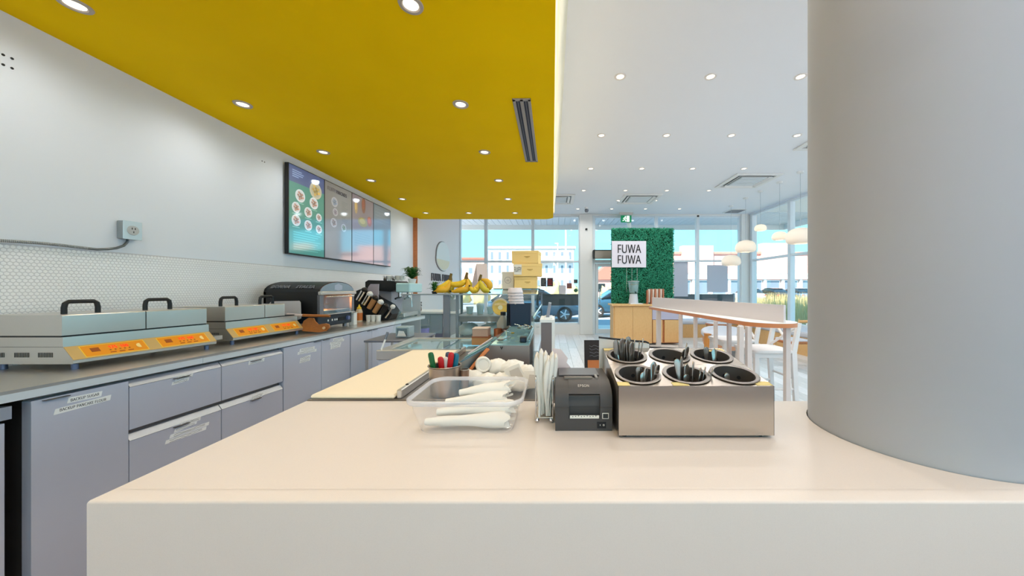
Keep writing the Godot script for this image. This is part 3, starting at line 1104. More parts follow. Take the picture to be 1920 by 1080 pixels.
# ---------------------------------------------------------------- machines on the steel worktop
func hot_plate(d0: float, x0: float, wv: Vector3, label: String, lid_end: float, s: float, hx: float) -> void:
	# pancake hot plate: slanted control panel in front, two hinged lids. x0 = lower front corner at d0, wv = its run
	var t := thing("pancake_hot_plate", label, "hot plate", P(x0 - 0.2, 0.95, d0) + wv * 0.5, "stainless pancake hot plates")
	var a := P(x0, 0.95, d0)
	var U := Vector3.RIGHT
	var V := Vector3.UP
	var back := -0.43
	var mb := MB.new(t.position)
	mb.ext([Vector2(back, 0.030 * s), Vector2(-0.006, 0.030 * s), Vector2(0, 0.034 * s), Vector2(0, 0.048 * s), Vector2(-0.050, 0.112 * s), Vector2(-0.052, 0.160 * s), Vector2(back, 0.160 * s)], a, U, V, wv, 2.0)
	var body := part(t, "body", mb, M.steel)
	# beige panel plate and its two orange keypads
	var e1 := Vector2(0.0008, 0.049 * s)
	var e2 := Vector2(-0.0490, 0.112 * s)
	var pn := Vector2(e1.y - e2.y, e1.x - e2.x)
	pn = Vector2(e2.y - e1.y, e1.x - e2.x).normalized()
	mb = MB.new(t.position)
	mb.ext([e1, e1 + pn * 0.0015, e2 + pn * 0.0015, e2], a, U, V, wv, 2.0)
	var panel := part(t, "control_panel", mb, M.beige)
	var Uu := (U * (e2.x - e1.x) + V * (e2.y - e1.y)).normalized()
	var plen := e1.distance_to(e2)
	var N := (U * pn.x + V * pn.y).normalized()
	var along := wv.normalized()
	for q in [[0.07, 0.46], [0.55, 0.945]]:
		var c: Vector3 = a + wv * ((q[0] + q[1]) / 2) + U * ((e1.x + e2.x) / 2 + pn.x * 0.0015) + V * ((e1.y + e2.y) / 2 + pn.y * 0.0015)
		var B := Basis(along, Uu, along.cross(Uu).normalized())
		var ln: float = wv.length() * (q[1] - q[0])
		mb = MB.new(t.position)
		mb.obox(c, Vector3(ln, plen * 0.84, 0.001), B, 0)
		var rim := part(panel, "keypad", mb, M.orange_rim)
		mb = MB.new(t.position)
		mb.obox(c + N * 0.0006, Vector3(ln * 0.965, plen * 0.76, 0.001), B, 0)
		part(panel, "keypad_face", mb, M.orange)
		letters(panel, "digits", "175", ln * 0.13, plen * 0.22, B, c + N * 0.0013 - t.position + along * ln * -0.04 + Uu * plen * 0.12, M.digit, 0.0006, true)
		letters(panel, "digits", "100", ln * 0.13, plen * 0.22, B, c + N * 0.0013 - t.position + along * ln * 0.14 + Uu * plen * 0.12, M.digit, 0.0006, true)
		mb = MB.new(t.position)
		mb.obox(c + N * 0.0012 - along * ln * 0.31 + Uu * 0.004, Vector3(ln * 0.13, plen * 0.3, 0.0008), B, 0)
		for k in 5:
			mb.obox(c + N * 0.0012 + along * (ln * (-0.1 + k * 0.075)) - Uu * plen * 0.09, Vector3(ln * 0.025, plen * 0.08, 0.0008), B, 0)
		for k in 3:
			mb.obox(c + N * 0.0012 + along * (ln * (-0.08 + k * 0.14)) - Uu * plen * 0.27, Vector3(ln * 0.09, plen * 0.06, 0.0008), B, 0)
		part(panel, "key_marks", mb, mat(Color(0.62, 0.30, 0.02), 0.6))
		mb = MB.new(t.position)
		var cc: Vector3 = c + along * ln * 0.38 + N * 0.0006
		mb.lathe(cc, [Vector2(0, 0), Vector2(plen * 0.17, 0), Vector2(plen * 0.17, 0.0012), Vector2(0, 0.0012)], 20, MB.upto(N))
		part(panel, "power_key", mb, mat(Color(0.98, 0.86, 0.55), 0.5))
	# dark gap and lids
	mb = MB.new(t.position)
	mb.ext([Vector2(back + 0.01, 0.160 * s), Vector2(-0.062, 0.160 * s), Vector2(-0.062, 0.168 * s), Vector2(back + 0.01, 0.168 * s)], a, U, V, wv * 0.99, 2.0)
	part(t, "plate", mb, M.black)
	for q in [[0.0, 0.494], [0.502, lid_end]]:
		mb = MB.new(t.position)
		mb.ext([Vector2(back, 0.168 * s), Vector2(-0.055, 0.168 * s), Vector2(-0.055, 0.264 * s), Vector2(-0.059, 0.268 * s), Vector2(back, 0.268 * s)], a + wv * q[0], U, V, wv * (q[1] - q[0]), 2.0)
		var lid := part(t, "lid", mb, M.steel)
		mb = MB.new(t.position)
		var h0: Vector3 = a + wv * (q[0] + 0.13) + U * hx + V * 0.262 * s
		var h1: Vector3 = h0 + wv * 0.19
		var up := V * 0.068 * s
		var inn := wv * 0.025
		mb.tube([h0, h0 + up * 0.55, h0 + up * 0.86 + inn * 0.25, h0 + up + inn, h1 + up - inn, h1 + up * 0.86 - inn * 0.25, h1 + up * 0.55, h1], 0.0105 * s, 10)
		part(lid, "handle", mb, M.black)
	# vents in the near side
	mb = MB.new(t.position)
	for g in [-0.405, -0.285, -0.17]:
		for k in 11:
			mb.box(a.x + g + k * 0.0068, a.x + g + k * 0.0068 + 0.003, 0.95 + 0.063 * s, 0.95 + 0.086 * s, d0 - 0.0008, d0 + 0.001)
	part(body, "vent_slots", mb, M.ink)
	mb = MB.new(t.position)
	mb.box(a.x + back, a.x - 0.05, 0.95 + 0.1125 * s, 0.95 + 0.114 * s, d0 - 0.0008, d0 + 0.001)
	part(body, "side_seam", mb, M.ink)
	for k in [[-0.03, 0.04], [-0.03, 0.95], [-0.38, 0.04], [-0.38, 0.95]]:
		mb = MB.new(t.position)
		mb.cyl(a + U * k[0] + wv * k[1], a + U * k[0] + wv * k[1] + V * 0.031 * s, 0.012, -1, 12)
		part(t, "foot", mb, mat(Color(0.35, 0.40, 0.52), 0.4, 0.5))
	# drip tray at the far end
	mb = MB.new(t.position)
	var e := a + wv * 1.005
	for q in [[0.0, 0.10, 0.05, 0.054], [0.0, 0.004, 0.05, 0.08], [0.096, 0.10, 0.05, 0.08]]:
		mb.box(e.x - 0.16 + q[0] * 1.4, e.x - 0.16 + q[1] * 1.4, 0.95 + q[2], 0.95 + q[3], -e.z, -e.z + 0.06, 0.001)
	mb.box(e.x - 0.16, e.x - 0.02, 1.0, 1.03, -e.z + 0.056, -e.z + 0.06, 0.001)
	part(t, "drip_tray", mb, M.steel)


func kitchen_machines() -> void:
	hot_plate(1.63, -2.325, Vector3(0.105, 0, -0.59), "nearest stainless pancake hot plate with two orange keypads and two black lid handles", 0.985, 1.0, -0.17)
	hot_plate(2.355, -2.240, Vector3(0.045, 0, -0.60), "farther stainless pancake hot plate with two orange keypads, beside the black oven", 0.80, 1.0, -0.17)
	# outlet box and armoured cable on the wall
	var t := thing("outlet_box", "grey metal outlet box with a round socket on the white left wall", "outlet", P(-2.78, 1.72, 2.19))
	var mb := MB.new(t.position)
	mb.box(-2.779, -2.735, 1.666, 1.782, 2.14, 2.235, 0.004)
	part(t, "box", mb, mat(Color(0.62, 0.65, 0.66), 0.4, 0.6))
	mb = MB.new(t.position)
	mb.box(-2.735, -2.731, 1.664, 1.784, 2.138, 2.237, 0.0015)
	part(t, "cover_plate", mb, mat(Color(0.80, 0.84, 0.86), 0.35, 0.5))
	mb = MB.new(t.position)
	mb.lathe(P(-2.731, 1.724, 2.1875), [Vector2(0, 0), Vector2(0.032, 0), Vector2(0.030, 0.004), Vector2(0, 0.005)], 24, MB.upto(Vector3.RIGHT))
	var so := part(t, "socket", mb, mat(Color(0.72, 0.73, 0.74), 0.5))
	mb = MB.new(t.position)
	for q in [[0.008, 0.010], [-0.008, 0.010], [0, -0.012]]:
		mb.box(-2.7265, -2.7255, 1.719 + q[1], 1.731 + q[1], 2.1855 + q[0], 2.1895 + q[0])
	part(so, "slot", mb, M.ink)
	var pts := []
	for k in 22:
		pts.append(P(-2.766, 1.588 + 0.004 * sin(k * 0.5), 1.2 + k * 0.04))
	for q in [[1.592, 2.09], [1.603, 2.13], [1.622, 2.165], [1.648, 2.183], [1.668, 2.188]]:
		pts.append(P(-2.764, q[0], q[1]))
	mb = MB.new(P(-2.77, 1.59, 1.8))
	mb.tube(pts, 0.0075, 8)
	var cab := single("armoured_cable", "grey armoured cable running along the top of the tiles to the outlet box", "cable", mb, mat(Color(0.46, 0.48, 0.49), 0.4, 0.6))
	mb = MB.new(P(-2.77, 1.59, 1.8))
	for k in 130:
		var f := k / 130.0 * 20.0
		var p: Vector3 = pts[int(f)].lerp(pts[int(f) + 1], fmod(f, 1.0))
		mb.lathe(p, [Vector2(0.0075, -0.0016), Vector2(0.0088, 0), Vector2(0.0075, 0.0016)], 8, Basis(Vector3.RIGHT, PI / 2))
	part(cab, "armour_rings", mb, mat(Color(0.66, 0.68, 0.69), 0.35, 0.7))
	screens()
	oven()
	paddles()
	# squeeze bottle
	t = thing("squeeze_bottle", "clear squeeze bottle of orange sauce with a yellow cap beside the cup rack", "bottle", P(-2.29, 0.95, 3.98))
	mb = MB.new(t.position)
	mb.lathe(t.position, [Vector2(0, 0), Vector2(0.034, 0), Vector2(0.036, 0.01), Vector2(0.036, 0.12), Vector2(0.026, 0.15), Vector2(0, 0.15)], 20)
	part(t, "body", mb, mat(Color(0.86, 0.78, 0.68), 0.3))
	mb = MB.new(t.position)
	mb.lathe(t.position + Vector3(0, 0.02, 0), [Vector2(0.0365, 0), Vector2(0.0368, 0.002), Vector2(0.0368, 0.085), Vector2(0.0365, 0.087)], 20)
	part(t, "sauce", mb, mat(Color(0.82, 0.46, 0.20), 0.35))
	mb = MB.new(t.position)
	mb.lathe(t.position + Vector3(0, 0.15, 0), [Vector2(0.024, 0), Vector2(0.024, 0.018), Vector2(0.012, 0.028), Vector2(0.006, 0.055), Vector2(0, 0.056)], 16)
	part(t, "cap", mb, mat(Color(0.92, 0.78, 0.20), 0.4))
	# white tubs
	for k in 3:
		t = thing("white_tub", "small white tub on the worktop, %s of the three under the cup rack" % ["left one", "middle one", "right one"][k], "tub", P(-2.20 + k * 0.058, 0.95, 4.02), "white tubs beside the squeeze bottle")
		mb = MB.new(t.position)
		mb.lathe(t.position, [Vector2(0, 0), Vector2(0.024, 0), Vector2(0.029, 0.07), Vector2(0, 0.07)], 20)
		part(t, "cup", mb, M.white)
		mb = MB.new(t.position)
		mb.lathe(t.position + Vector3(0, 0.068, 0), [Vector2(0.029, 0), Vector2(0.031, 0.003), Vector2(0.031, 0.008), Vector2(0, 0.009)], 20)
		part(t, "lid", mb, mat(Color(0.97, 0.97, 0.97), 0.4))
	t = thing("white_box", "plain white box at the worktop edge between oven and squeeze bottle", "box", P(-2.13, 0.95, 3.68))
	mb = MB.new(t.position)
	mb.box(-2.185, -2.128, 0.951, 1.075, 3.60, 3.66, 0.004)
	part(t, "box", mb, M.white)
	mb = MB.new(t.position)
	mb.box(-2.188, -2.125, 1.075, 1.085, 3.597, 3.663, 0.003)
	part(t, "lid", mb, M.white)
	cup_rack()
	espresso()


func screens() -> void:
	var labels := ["menu screen with a green page of round dishes, nearest of the four screens", "menu screen with a grey pancake page, second from the left", "menu screen with a lilac page of fruit, third from the left", "plain blue-grey menu screen, farthest of the four screens"]
	for k in 4:
		var d0 := 3.462 + k * 0.548
		var t := thing("menu_screen", labels[k], "screen", P(-2.75, 2.18, d0 + 0.274), "four menu screens on the left wall")
		var mb := MB.new(t.position)
		mb.box(-2.765, -2.722, 1.704, 2.650, d0 + 0.001, d0 + 0.547, 0.004)
		part(t, "housing", mb, M.black)
		mb = MB.new(t.position)
		mb.box(-2.78, -2.765, 1.95, 2.40, d0 + 0.1, d0 + 0.45)
		part(t, "bracket", mb, M.black)
		mb = MB.new(t.position)
		mb.quad(P(-2.7215, 1.716, d0 + 0.008), P(-2.7215, 1.716, d0 + 0.540), P(-2.7215, 2.640, d0 + 0.540), P(-2.7215, 2.640, d0 + 0.008))
		var m := mat(Color.WHITE, 0.07)
		m.metallic = 0.6
		var tex := menu_page(k)
		m.albedo_color = Color(0.55, 0.60, 0.63)
		m.emission_enabled = true
		m.emission = Color.WHITE
		m.emission_texture = tex
		m.emission_operator = BaseMaterial3D.EMISSION_OP_MULTIPLY
		m.emission_energy_multiplier = 0.45
		part(t, "screen", mb, m)
		if k == 1:
			var B := Basis(Vector3.FORWARD, Vector3.UP, Vector3.RIGHT)
			letters(t, "heading", "FLUFFY", 0.15, 0.045, B, P(-2.7205, 2.565, d0 + 0.13) - t.position, mat(Color(0.22, 0.21, 0.23), 0.6), 0.001)
			letters(t, "heading", "PANCAKES", 0.21, 0.045, B, P(-2.7205, 2.562, d0 + 0.325) - t.position, M.ink, 0.001, true)


func disc(im: Image, cx: float, cy: float, rx: float, ry: float, c: Color) -> void:
	for y in range(maxi(0, int(cy - ry)), mini(im.get_height(), int(cy + ry) + 1)):
		for x in range(maxi(0, int(cx - rx)), mini(im.get_width(), int(cx + rx) + 1)):
			if pow((x - cx) / rx, 2) + pow((y - cy) / ry, 2) <= 1.0:
				im.set_pixel(x, y, c)


func dish(im: Image, x: float, y: float, r: float, food: Color, plate := Color(0.85, 0.87, 0.88)) -> void:
	disc(im, x, y, r, r, plate)
	disc(im, x, y, r * 0.78, r * 0.78, plate * 0.92)
	for k in 9:
		var a := k * 2.4
		var q := r * 0.5 * sqrt((k + 0.5) / 9.0)
		disc(im, x + cos(a) * q * 1.2, y + sin(a) * q * 1.2, r * 0.2, r * 0.17, food * (0.7 + 0.06 * k))


func menu_page(k: int) -> ImageTexture:
	var im := Image.create(360, 640, false, Image.FORMAT_RGB8)
	if k == 0:
		im.fill(Color(0.02, 0.50, 0.45))
		im.fill_rect(Rect2i(0, 0, 360, 120), Color(0.06, 0.20, 0.50))
		for i in 4:
			im.fill_rect(Rect2i(30, 28 + i * 15, [90, 110, 100, 60][i], 7), Color(0.55, 0.66, 0.85))
		dish(im, 265, 120, 66, Color(0.75, 0.60, 0.25), Color(0.75, 0.72, 0.62))
		for q in [[105, 205, 48], [245, 225, 46], [65, 300, 40], [185, 310, 40], [300, 325, 32], [65, 395, 42], [185, 410, 40], [300, 420, 34]]:
			dish(im, q[0], q[1], q[2], Color(0.66, 0.42, 0.35))
			im.fill_rect(Rect2i(int(q[0] - 34), int(q[1] + q[2] + 6), 68, 4), Color(0.6, 0.85, 0.8))
		for i in 8:
			im.fill_rect(Rect2i(40, 480 + i * 18, 280 - 30 * (i % 3), 4), Color(0.4, 0.75, 0.7))
	elif k == 1:
		im.fill(Color(0.42, 0.40, 0.42))
		# plates and a column of lines
		for q in [[120, 150, 42, Color(0.35, 0.42, 0.55)], [130, 235, 34, Color(0.45, 0.35, 0.45)], [110, 330, 40, Color(0.40, 0.25, 0.2)], [245, 350, 36, Color(0.3, 0.4, 0.2)]]:
			dish(im, q[0], q[1], q[2], q[3], Color(0.62, 0.62, 0.66))
		for i in 14:
			im.fill_rect(Rect2i(215, 120 + i * 13, 90 - 14 * (i % 4), 3), Color(0.25, 0.24, 0.26))
	elif k == 2:
		im.fill(Color(0.44, 0.38, 0.44))
		for q in [[60, 110, 26, 70, Color(0.62, 0.50, 0.30)], [185, 70, 34, 80, Color(0.42, 0.16, 0.16)], [290, 210, 44, 50, Color(0.55, 0.22, 0.16)], [170, 240, 80, 46, Color(0.52, 0.48, 0.22)]]:
			disc(im, q[0], q[1], q[2], q[3], q[4])
			disc(im, q[0] - 5, q[1] - 8, q[2] * 0.6, q[3] * 0.6, q[4] * 1.25)
		for i in 6:
			im.fill_rect(Rect2i(40, 360 + i * 24, 260, 5), Color(0.36, 0.31, 0.37))
	else:
		im.fill(Color(0.30, 0.36, 0.44))
		for i in 5:
			im.fill_rect(Rect2i(30, 40 + i * 34, 300, 5), Color(0.36, 0.42, 0.50))
	return ImageTexture.create_from_image(im)


func oven() -> void:
	# conveyor oven with a barrel roof; its glazed front looks across the aisle
	var t := thing("pizza_oven", "black barrel-roofed pizza oven with a glowing glass front on the steel worktop", "oven", P(-2.40, 0.95, 3.33))
	var n := 3.07
	var f := 3.60
	var x0 := -2.64
	var x1 := -2.13
	var out := []
	for k in 13:
		var a := PI * k / 12
		out.append(Vector2(-cos(a) * (f - n) / 2, 1.315 + sin(a) * 0.098))
	var poly := out.duplicate()
	poly.append(Vector2((f - n) / 2, 1.10))
	poly.append(Vector2(-(f - n) / 2, 1.10))
	var mb := MB.new(t.position)
	mb.ext(poly, P(x0, 0, (n + f) / 2), Vector3.FORWARD, Vector3.UP, Vector3(0.02, 0, 0))
	# shell without its front: roof, sides, back
	for i in 12:
		var p0 := P(x0, out[i].y, (n + f) / 2 + out[i].x)
		var p1 := P(x0, out[i + 1].y, (n + f) / 2 + out[i + 1].x)
		var W := Vector3(x1 - x0, 0, 0)
		mb.quadn(p0, p1, p1 + W, p0 + W, Vector3(0, out[i].y - 1.2, -out[i].x))
	mb.box(x0, x1, 1.10, 1.315, n, n + 0.015)
	mb.box(x0, x1, 1.10, 1.315, f - 0.015, f)
	part(t, "hood", mb, M.black)
	mb = MB.new(t.position)
	mb.box(x0 + 0.02, x1 - 0.02, 0.985, 1.10, n + 0.005, f - 0.005, 0.006)
	part(t, "base", mb, mat(Color(0.07, 0.13, 0.19), 0.45))
	# steel arch of the front
	mb = MB.new(t.position)
	var arch := []
	for k in 13:
		var a := PI * k / 12
		arch.append(Vector2(-cos(a) * (f - n) / 2 * 0.985, 1.312 + sin(a) * 0.094))
	mb.ext(arch, P(x1 - 0.004, 0, (n + f) / 2), Vector3.FORWARD, Vector3.UP, Vector3(0.008, 0, 0))
	part(t, "front_arch", mb, mat(Color(0.60, 0.66, 0.70), 0.35, 0.8))
	mb = MB.new(t.position)
	mb.ext([Vector2(-0.06, 1.335), Vector2(0, 1.325), Vector2(0.06, 1.335), Vector2(0.06, 1.375), Vector2(0, 1.393), Vector2(-0.06, 1.375)], P(x1 + 0.004, 0, (n + f) / 2), Vector3.FORWARD, Vector3.UP, Vector3(0.002, 0, 0))
	part(t, "badge", mb, M.channel)
	mb = MB.new(t.position)
	mb.box(x1 - 0.01, x1 + 0.025, 1.285, 1.318, n - 0.01, f + 0.01, 0.006)
	part(t, "brow", mb, M.steel)
	mb = MB.new(t.position)
	mb.box(x1 - 0.02, x1 + 0.004, 1.10, 1.285, n, n + 0.05)
	mb.box(x1 - 0.02, x1 + 0.004, 1.10, 1.285, f - 0.04, f)
	part(t, "door_post", mb, M.case_post)
	mb = MB.new(t.position)
	mb.tube([P(x1 + 0.02, 1.268, n + 0.06), P(x1 + 0.035, 1.268, n + 0.09), P(x1 + 0.035, 1.268, f - 0.06), P(x1 + 0.02, 1.268, f - 0.03)], 0.008, 8)
	part(t, "door_handle", mb, M.chrome)
	mb = MB.new(t.position)
	mb.quad(P(x1, 1.105, n + 0.05), P(x1, 1.105, f - 0.04), P(x1, 1.28, f - 0.04), P(x1, 1.28, n + 0.05))
	part(t, "door_glass", mb, glass(0.2, Color(0.75, 0.9, 0.95)))
	mb = MB.new(t.position)
	mb.box(x0 + 0.1, x1 - 0.03, 1.13, 1.138, n + 0.03, f - 0.03)
	part(t, "rack", mb, M.steel)
	mb = MB.new(t.position)
	mb.box(x0 + 0.05, x0 + 0.06, 1.15, 1.27, n + 0.05, f - 0.05)
	part(t, "oven_lamp", mb, glow(Color(1.0, 0.55, 0.18), 2.0))
	var l := OmniLight3D.new()
	l.name = "oven_light"
	l.light_color = Color(1.0, 0.6, 0.25)
	l.light_energy = 0.05
	l.light_size = 0.03
	l.omni_range = 8.0
	l.omni_attenuation = 2.0
	l.shadow_enabled = true
	l.position = P(x1 - 0.15, 1.23, (n + f) / 2) - t.position
	t.add_child(l)
	mb = MB.new(t.position)
	mb.box(x1 - 0.05, x1 + 0.03, 1.098, 1.106, n + 0.02, f - 0.02, 0.002)
	part(t, "sill", mb, M.chrome)
	mb = MB.new(t.position)
	mb.box(x1 - 0.022, x1 - 0.016, 1.02, 1.055, n + 0.30, n + 0.40)
	part(t, "display", mb, M.ink)
	mb = MB.new(t.position)
	for d in [0.14, 0.20, 0.24, 0.27]:
		mb.box(x1 - 0.021, x1 - 0.017, 1.03, 1.048, n + d, n + d + 0.015)
	part(t, "key", mb, M.white)
	mb = MB.new(t.position)
	mb.lathe(P(x1 - 0.02, 1.04, n + 0.45), [Vector2(0, 0), Vector2(0.022, 0), Vector2(0.020, 0.02), Vector2(0, 0.021)], 20, Basis(Vector3.FORWARD, PI / 2) * Basis(Vector3.UP, 0))
	part(t, "knob", mb, mat(Color(0.40, 0.45, 0.62), 0.4))
	for k in [[x1 - 0.06, n + 0.06], [x1 - 0.06, f - 0.06], [x0 + 0.08, n + 0.06], [x0 + 0.08, f - 0.06]]:
		mb = MB.new(t.position)
		mb.cyl(P(k[0], 0.95, k[1]), P(k[0], 0.99, k[1]), 0.02, -1, 12)
		part(t, "foot", mb, M.case_post)
	letters(t, "name_lettering", "DONNA", 0.17, 0.040, Basis(Vector3.RIGHT, Vector3(0, 0.61, -0.79).normalized(), Vector3(0, 0.79, 0.61).normalized()), P(-2.5, 1.3615, n + 0.0235) - t.position, mat(Color(0.42, 0.43, 0.46), 0.5), 0.006, true)
	letters(t, "name_lettering", "ITALIA", 0.17, 0.040, Basis(Vector3.RIGHT, Vector3(0, 0.61, -0.79).normalized(), Vector3(0, 0.79, 0.61).normalized()), P(-2.27, 1.3615, n + 0.0235) - t.position, mat(Color(0.42, 0.43, 0.46), 0.5), 0.006, true)


func paddles() -> void:
	# aluminium peel with a wooden handle, leaning on the oven
	var d := 2.98
	var t := thing("pizza_peel", "pale metal pizza peel with a wooden handle lying in front of the oven", "pizza peel", P(-2.40, 0.95, d))
	var mb := MB.new(t.position)
	var head := []
	for q in [[-0.165, 0.0], [0.10, 0.0], [0.145, 0.02], [0.13, 0.10], [0.115, 0.165], [0.10, 0.18], [-0.15, 0.175], [-0.17, 0.15]]:
		head.append(Vector2(q[0], q[1]))
	mb.ext(head, P(-2.38, 1.06, d), Vector3.RIGHT, Vector3(0, 1, -0.25).normalized(), Vector3(0, 0, -0.004))
	part(t, "head", mb, mat(Color(0.74, 0.73, 0.74), 0.45, 0.4))
	mb = MB.new(t.position)
	mb.tube([P(-2.33, 1.118, d - 0.03), P(-2.19, 1.110, d - 0.03)], 0.011, 10)
	part(t, "ferrule", mb, mat(Color(0.82, 0.76, 0.75), 0.5))
	mb = MB.new(t.position)
	mb.tube([P(-2.19, 1.110, d - 0.03), P(-1.955, 1.104, d - 0.03)], [0.0125, 0.0115], 10)
	part(t, "handle", mb, M.brownwood)
	t = thing("wooden_paddle", "brown wooden serving paddle standing between the hot plate and the oven", "paddle", P(-2.12, 0.95, 2.98))
	mb = MB.new(t.position)
	var o := []
	for q in [[-0.13, 0.0], [0.02, -0.012], [0.085, 0.0], [0.105, 0.028], [0.095, 0.058], [0.06, 0.068], [0.0, 0.058], [-0.035, 0.085], [-0.055, 0.115], [-0.10, 0.118], [-0.135, 0.09], [-0.145, 0.04]]:
		o.append(Vector2(q[0], q[1]))
	mb.ext(o, P(-2.07, 0.972, 2.95), Vector3.RIGHT, Vector3(0, 1, -0.3).normalized(), Vector3(0, 0, -0.014))
	part(t, "blade", mb, M.brownwood)
	mb = MB.new(t.position)
	mb.cyl(P(-2.0, 1.0, 2.935), P(-2.0, 1.0, 2.942), 0.012, -1, 14)
	part(t, "hole_ring", mb, mat(Color(0.85, 0.72, 0.56), 0.5))


func cup_rack() -> void:
	# black organiser that leans over the worktop edge, with slanting tubes for cups and lids
	var t := thing("cup_rack", "slanting black organiser with tubes of paper cups at the end of the steel worktop", "cup rack", P(-2.22, 0.95, 4.25))
	var mb := MB.new(t.position)
	var c := P(-2.22, 0, 4.12)
	mb.ext([Vector2(-0.235, 0.95), Vector2(0.20, 0.95), Vector2(0.25, 1.03), Vector2(0.17, 1.14), Vector2(-0.02, 1.24), Vector2(-0.10, 1.35), Vector2(-0.20, 1.31), Vector2(-0.235, 1.14)], c, Vector3.RIGHT, Vector3.UP, Vector3(0, 0, -0.26))
	part(t, "body", mb, mat(Color(0.045, 0.055, 0.085), 0.45))
	mb = MB.new(t.position)
	mb.ext([Vector2(-0.09, 1.22), Vector2(0.05, 1.18), Vector2(0.06, 1.40), Vector2(-0.04, 1.40), Vector2(-0.07, 1.36)], c + Vector3(0, 0, -0.05), Vector3.RIGHT, Vector3.UP, Vector3(0, 0, -0.02))
	part(t, "back_panel", mb, mat(Color(0.66, 0.62, 0.66), 0.5))
	var dir := Vector3(0.52, 0.85, 0).normalized()
	var side := Vector3(0.80, -0.60, 0).normalized()
	for k in 5:
		var b := P(-2.365, 1.20, 4.09) + side * (k * 0.082)
		mb = MB.new(t.position)
		mb.cyl(b, b + dir * 0.13, 0.029, 0.033, 18)
		part(t, "tube", mb, [M.chrome, M.chrome, M.copper, M.copper, M.black][k] if k != 2 and k != 3 else M.kraft)
		mb = MB.new(t.position)
		mb.lathe(b + dir * 0.13, [Vector2(0.033, 0), Vector2(0.036, 0.004), Vector2(0.034, 0.03), Vector2(0.012, 0.05), Vector2(0, 0.05)], 18, MB.upto(dir))
		part(t, "lid", mb, M.black if k % 2 == 0 else M.white)
	mb = MB.new(t.position)
	mb.tube([P(-2.02, 0.99, 4.06), P(-1.93, 1.11, 4.05)], 0.009, 8)
	part(t, "spoon_handle", mb, M.chrome)
	mb = MB.new(t.position)
	mb.lathe(P(-1.925, 1.125, 4.05), [Vector2(0, -0.03), Vector2(0.022, -0.02), Vector2(0.03, 0), Vector2(0.022, 0.02), Vector2(0, 0.03)], 14)
	part(t, "spoon_bowl", mb, M.white)


func espresso() -> void:
	var t := thing("espresso_machine", "black and white espresso machine with cups on top behind the cup rack", "coffee machine", P(-2.3, 0.95, 4.65))
	var mb := MB.new(t.position)
	mb.ext([Vector2(-0.28, 1.33), Vector2(0.05, 1.30), Vector2(0.14, 1.33), Vector2(0.15, 1.40), Vector2(0.10, 1.445), Vector2(-0.24, 1.455), Vector2(-0.28, 1.43)], P(-2.2, 0, 4.45), Vector3.RIGHT, Vector3.UP, Vector3(0, 0, -0.4))
	part(t, "housing", mb, M.black)
	mb = MB.new(t.position)
	mb.box(-2.42, -2.15, 0.99, 1.33, 4.5, 4.82, 0.01)
	part(t, "back_body", mb, mat(Color(0.72, 0.72, 0.76), 0.4, 0.4))
	mb = MB.new(t.position)
	mb.box(-2.07, -1.88, 1.29, 1.415, 4.43, 4.85, 0.012)
	part(t, "side_box", mb, mat(Color(0.72, 0.88, 0.90), 0.35))
	mb = MB.new(t.position)
	mb.box(-2.42, -1.95, 0.965, 1.02, 4.42, 4.88, 0.008)
	part(t, "drip_tray", mb, M.steel)
	for x in [-2.05, -1.93]:
		mb = MB.new(t.position)
		mb.cyl(P(x, 1.22, 4.52), P(x, 1.29, 4.52), 0.03, -1, 16)
		part(t, "group_head", mb, M.chrome)
		mb = MB.new(t.position)
		mb.tube([P(x, 1.225, 4.52), P(x + 0.015, 1.22, 4.40), P(x + 0.02, 1.21, 4.34)], 0.012, 8)
		part(t, "portafilter", mb, M.black)
	mb = MB.new(t.position)
	mb.tube([P(-1.9, 1.30, 4.44), P(-1.86, 1.26, 4.42), P(-1.85, 1.1, 4.42)], 0.006, 8)
	part(t, "steam_wand", mb, M.chrome)
	for k in [[-2.40, 4.45], [-1.97, 4.45], [-2.40, 4.84], [-1.97, 4.84]]:
		mb = MB.new(t.position)
		mb.cyl(P(k[0], 0.95, k[1]), P(k[0], 0.968, k[1]), 0.018, -1, 10)
		part(t, "foot", mb, M.black)
	var words := ["leftmost", "second from the left", "third from the left", "fourth from the left", "rightmost"]
	for k in 5:
		t = thing("espresso_cup", "small cup on top of the espresso machine, %s" % words[k], "cup", P(-2.30 + k * 0.058, 1.452, 4.62), "cups on the espresso machine")
		mb = MB.new(t.position)
		mb.lathe(t.position, [Vector2(0, 0), Vector2(0.020, 0), Vector2(0.026, 0.02), Vector2(0.028, 0.065), Vector2(0.025, 0.065), Vector2(0.018, 0.01), Vector2(0, 0.008)], 18)
		part(t, "bowl", mb, [M.chrome, M.white, M.chrome, M.paper, M.white][k])
		mb = MB.new(t.position)
		mb.tube([t.position + Vector3(0.027, 0.05, 0), t.position + Vector3(0.042, 0.045, 0), t.position + Vector3(0.040, 0.02, 0), t.position + Vector3(0.025, 0.018, 0)], 0.0035, 6)
		part(t, "handle", mb, M.white)
	plant("trailing_plant", "bushy green trailing plant on top of the espresso machine", P(-1.93, 1.415, 4.62), 0.055, 0.06, 70, 0.20, M.white)


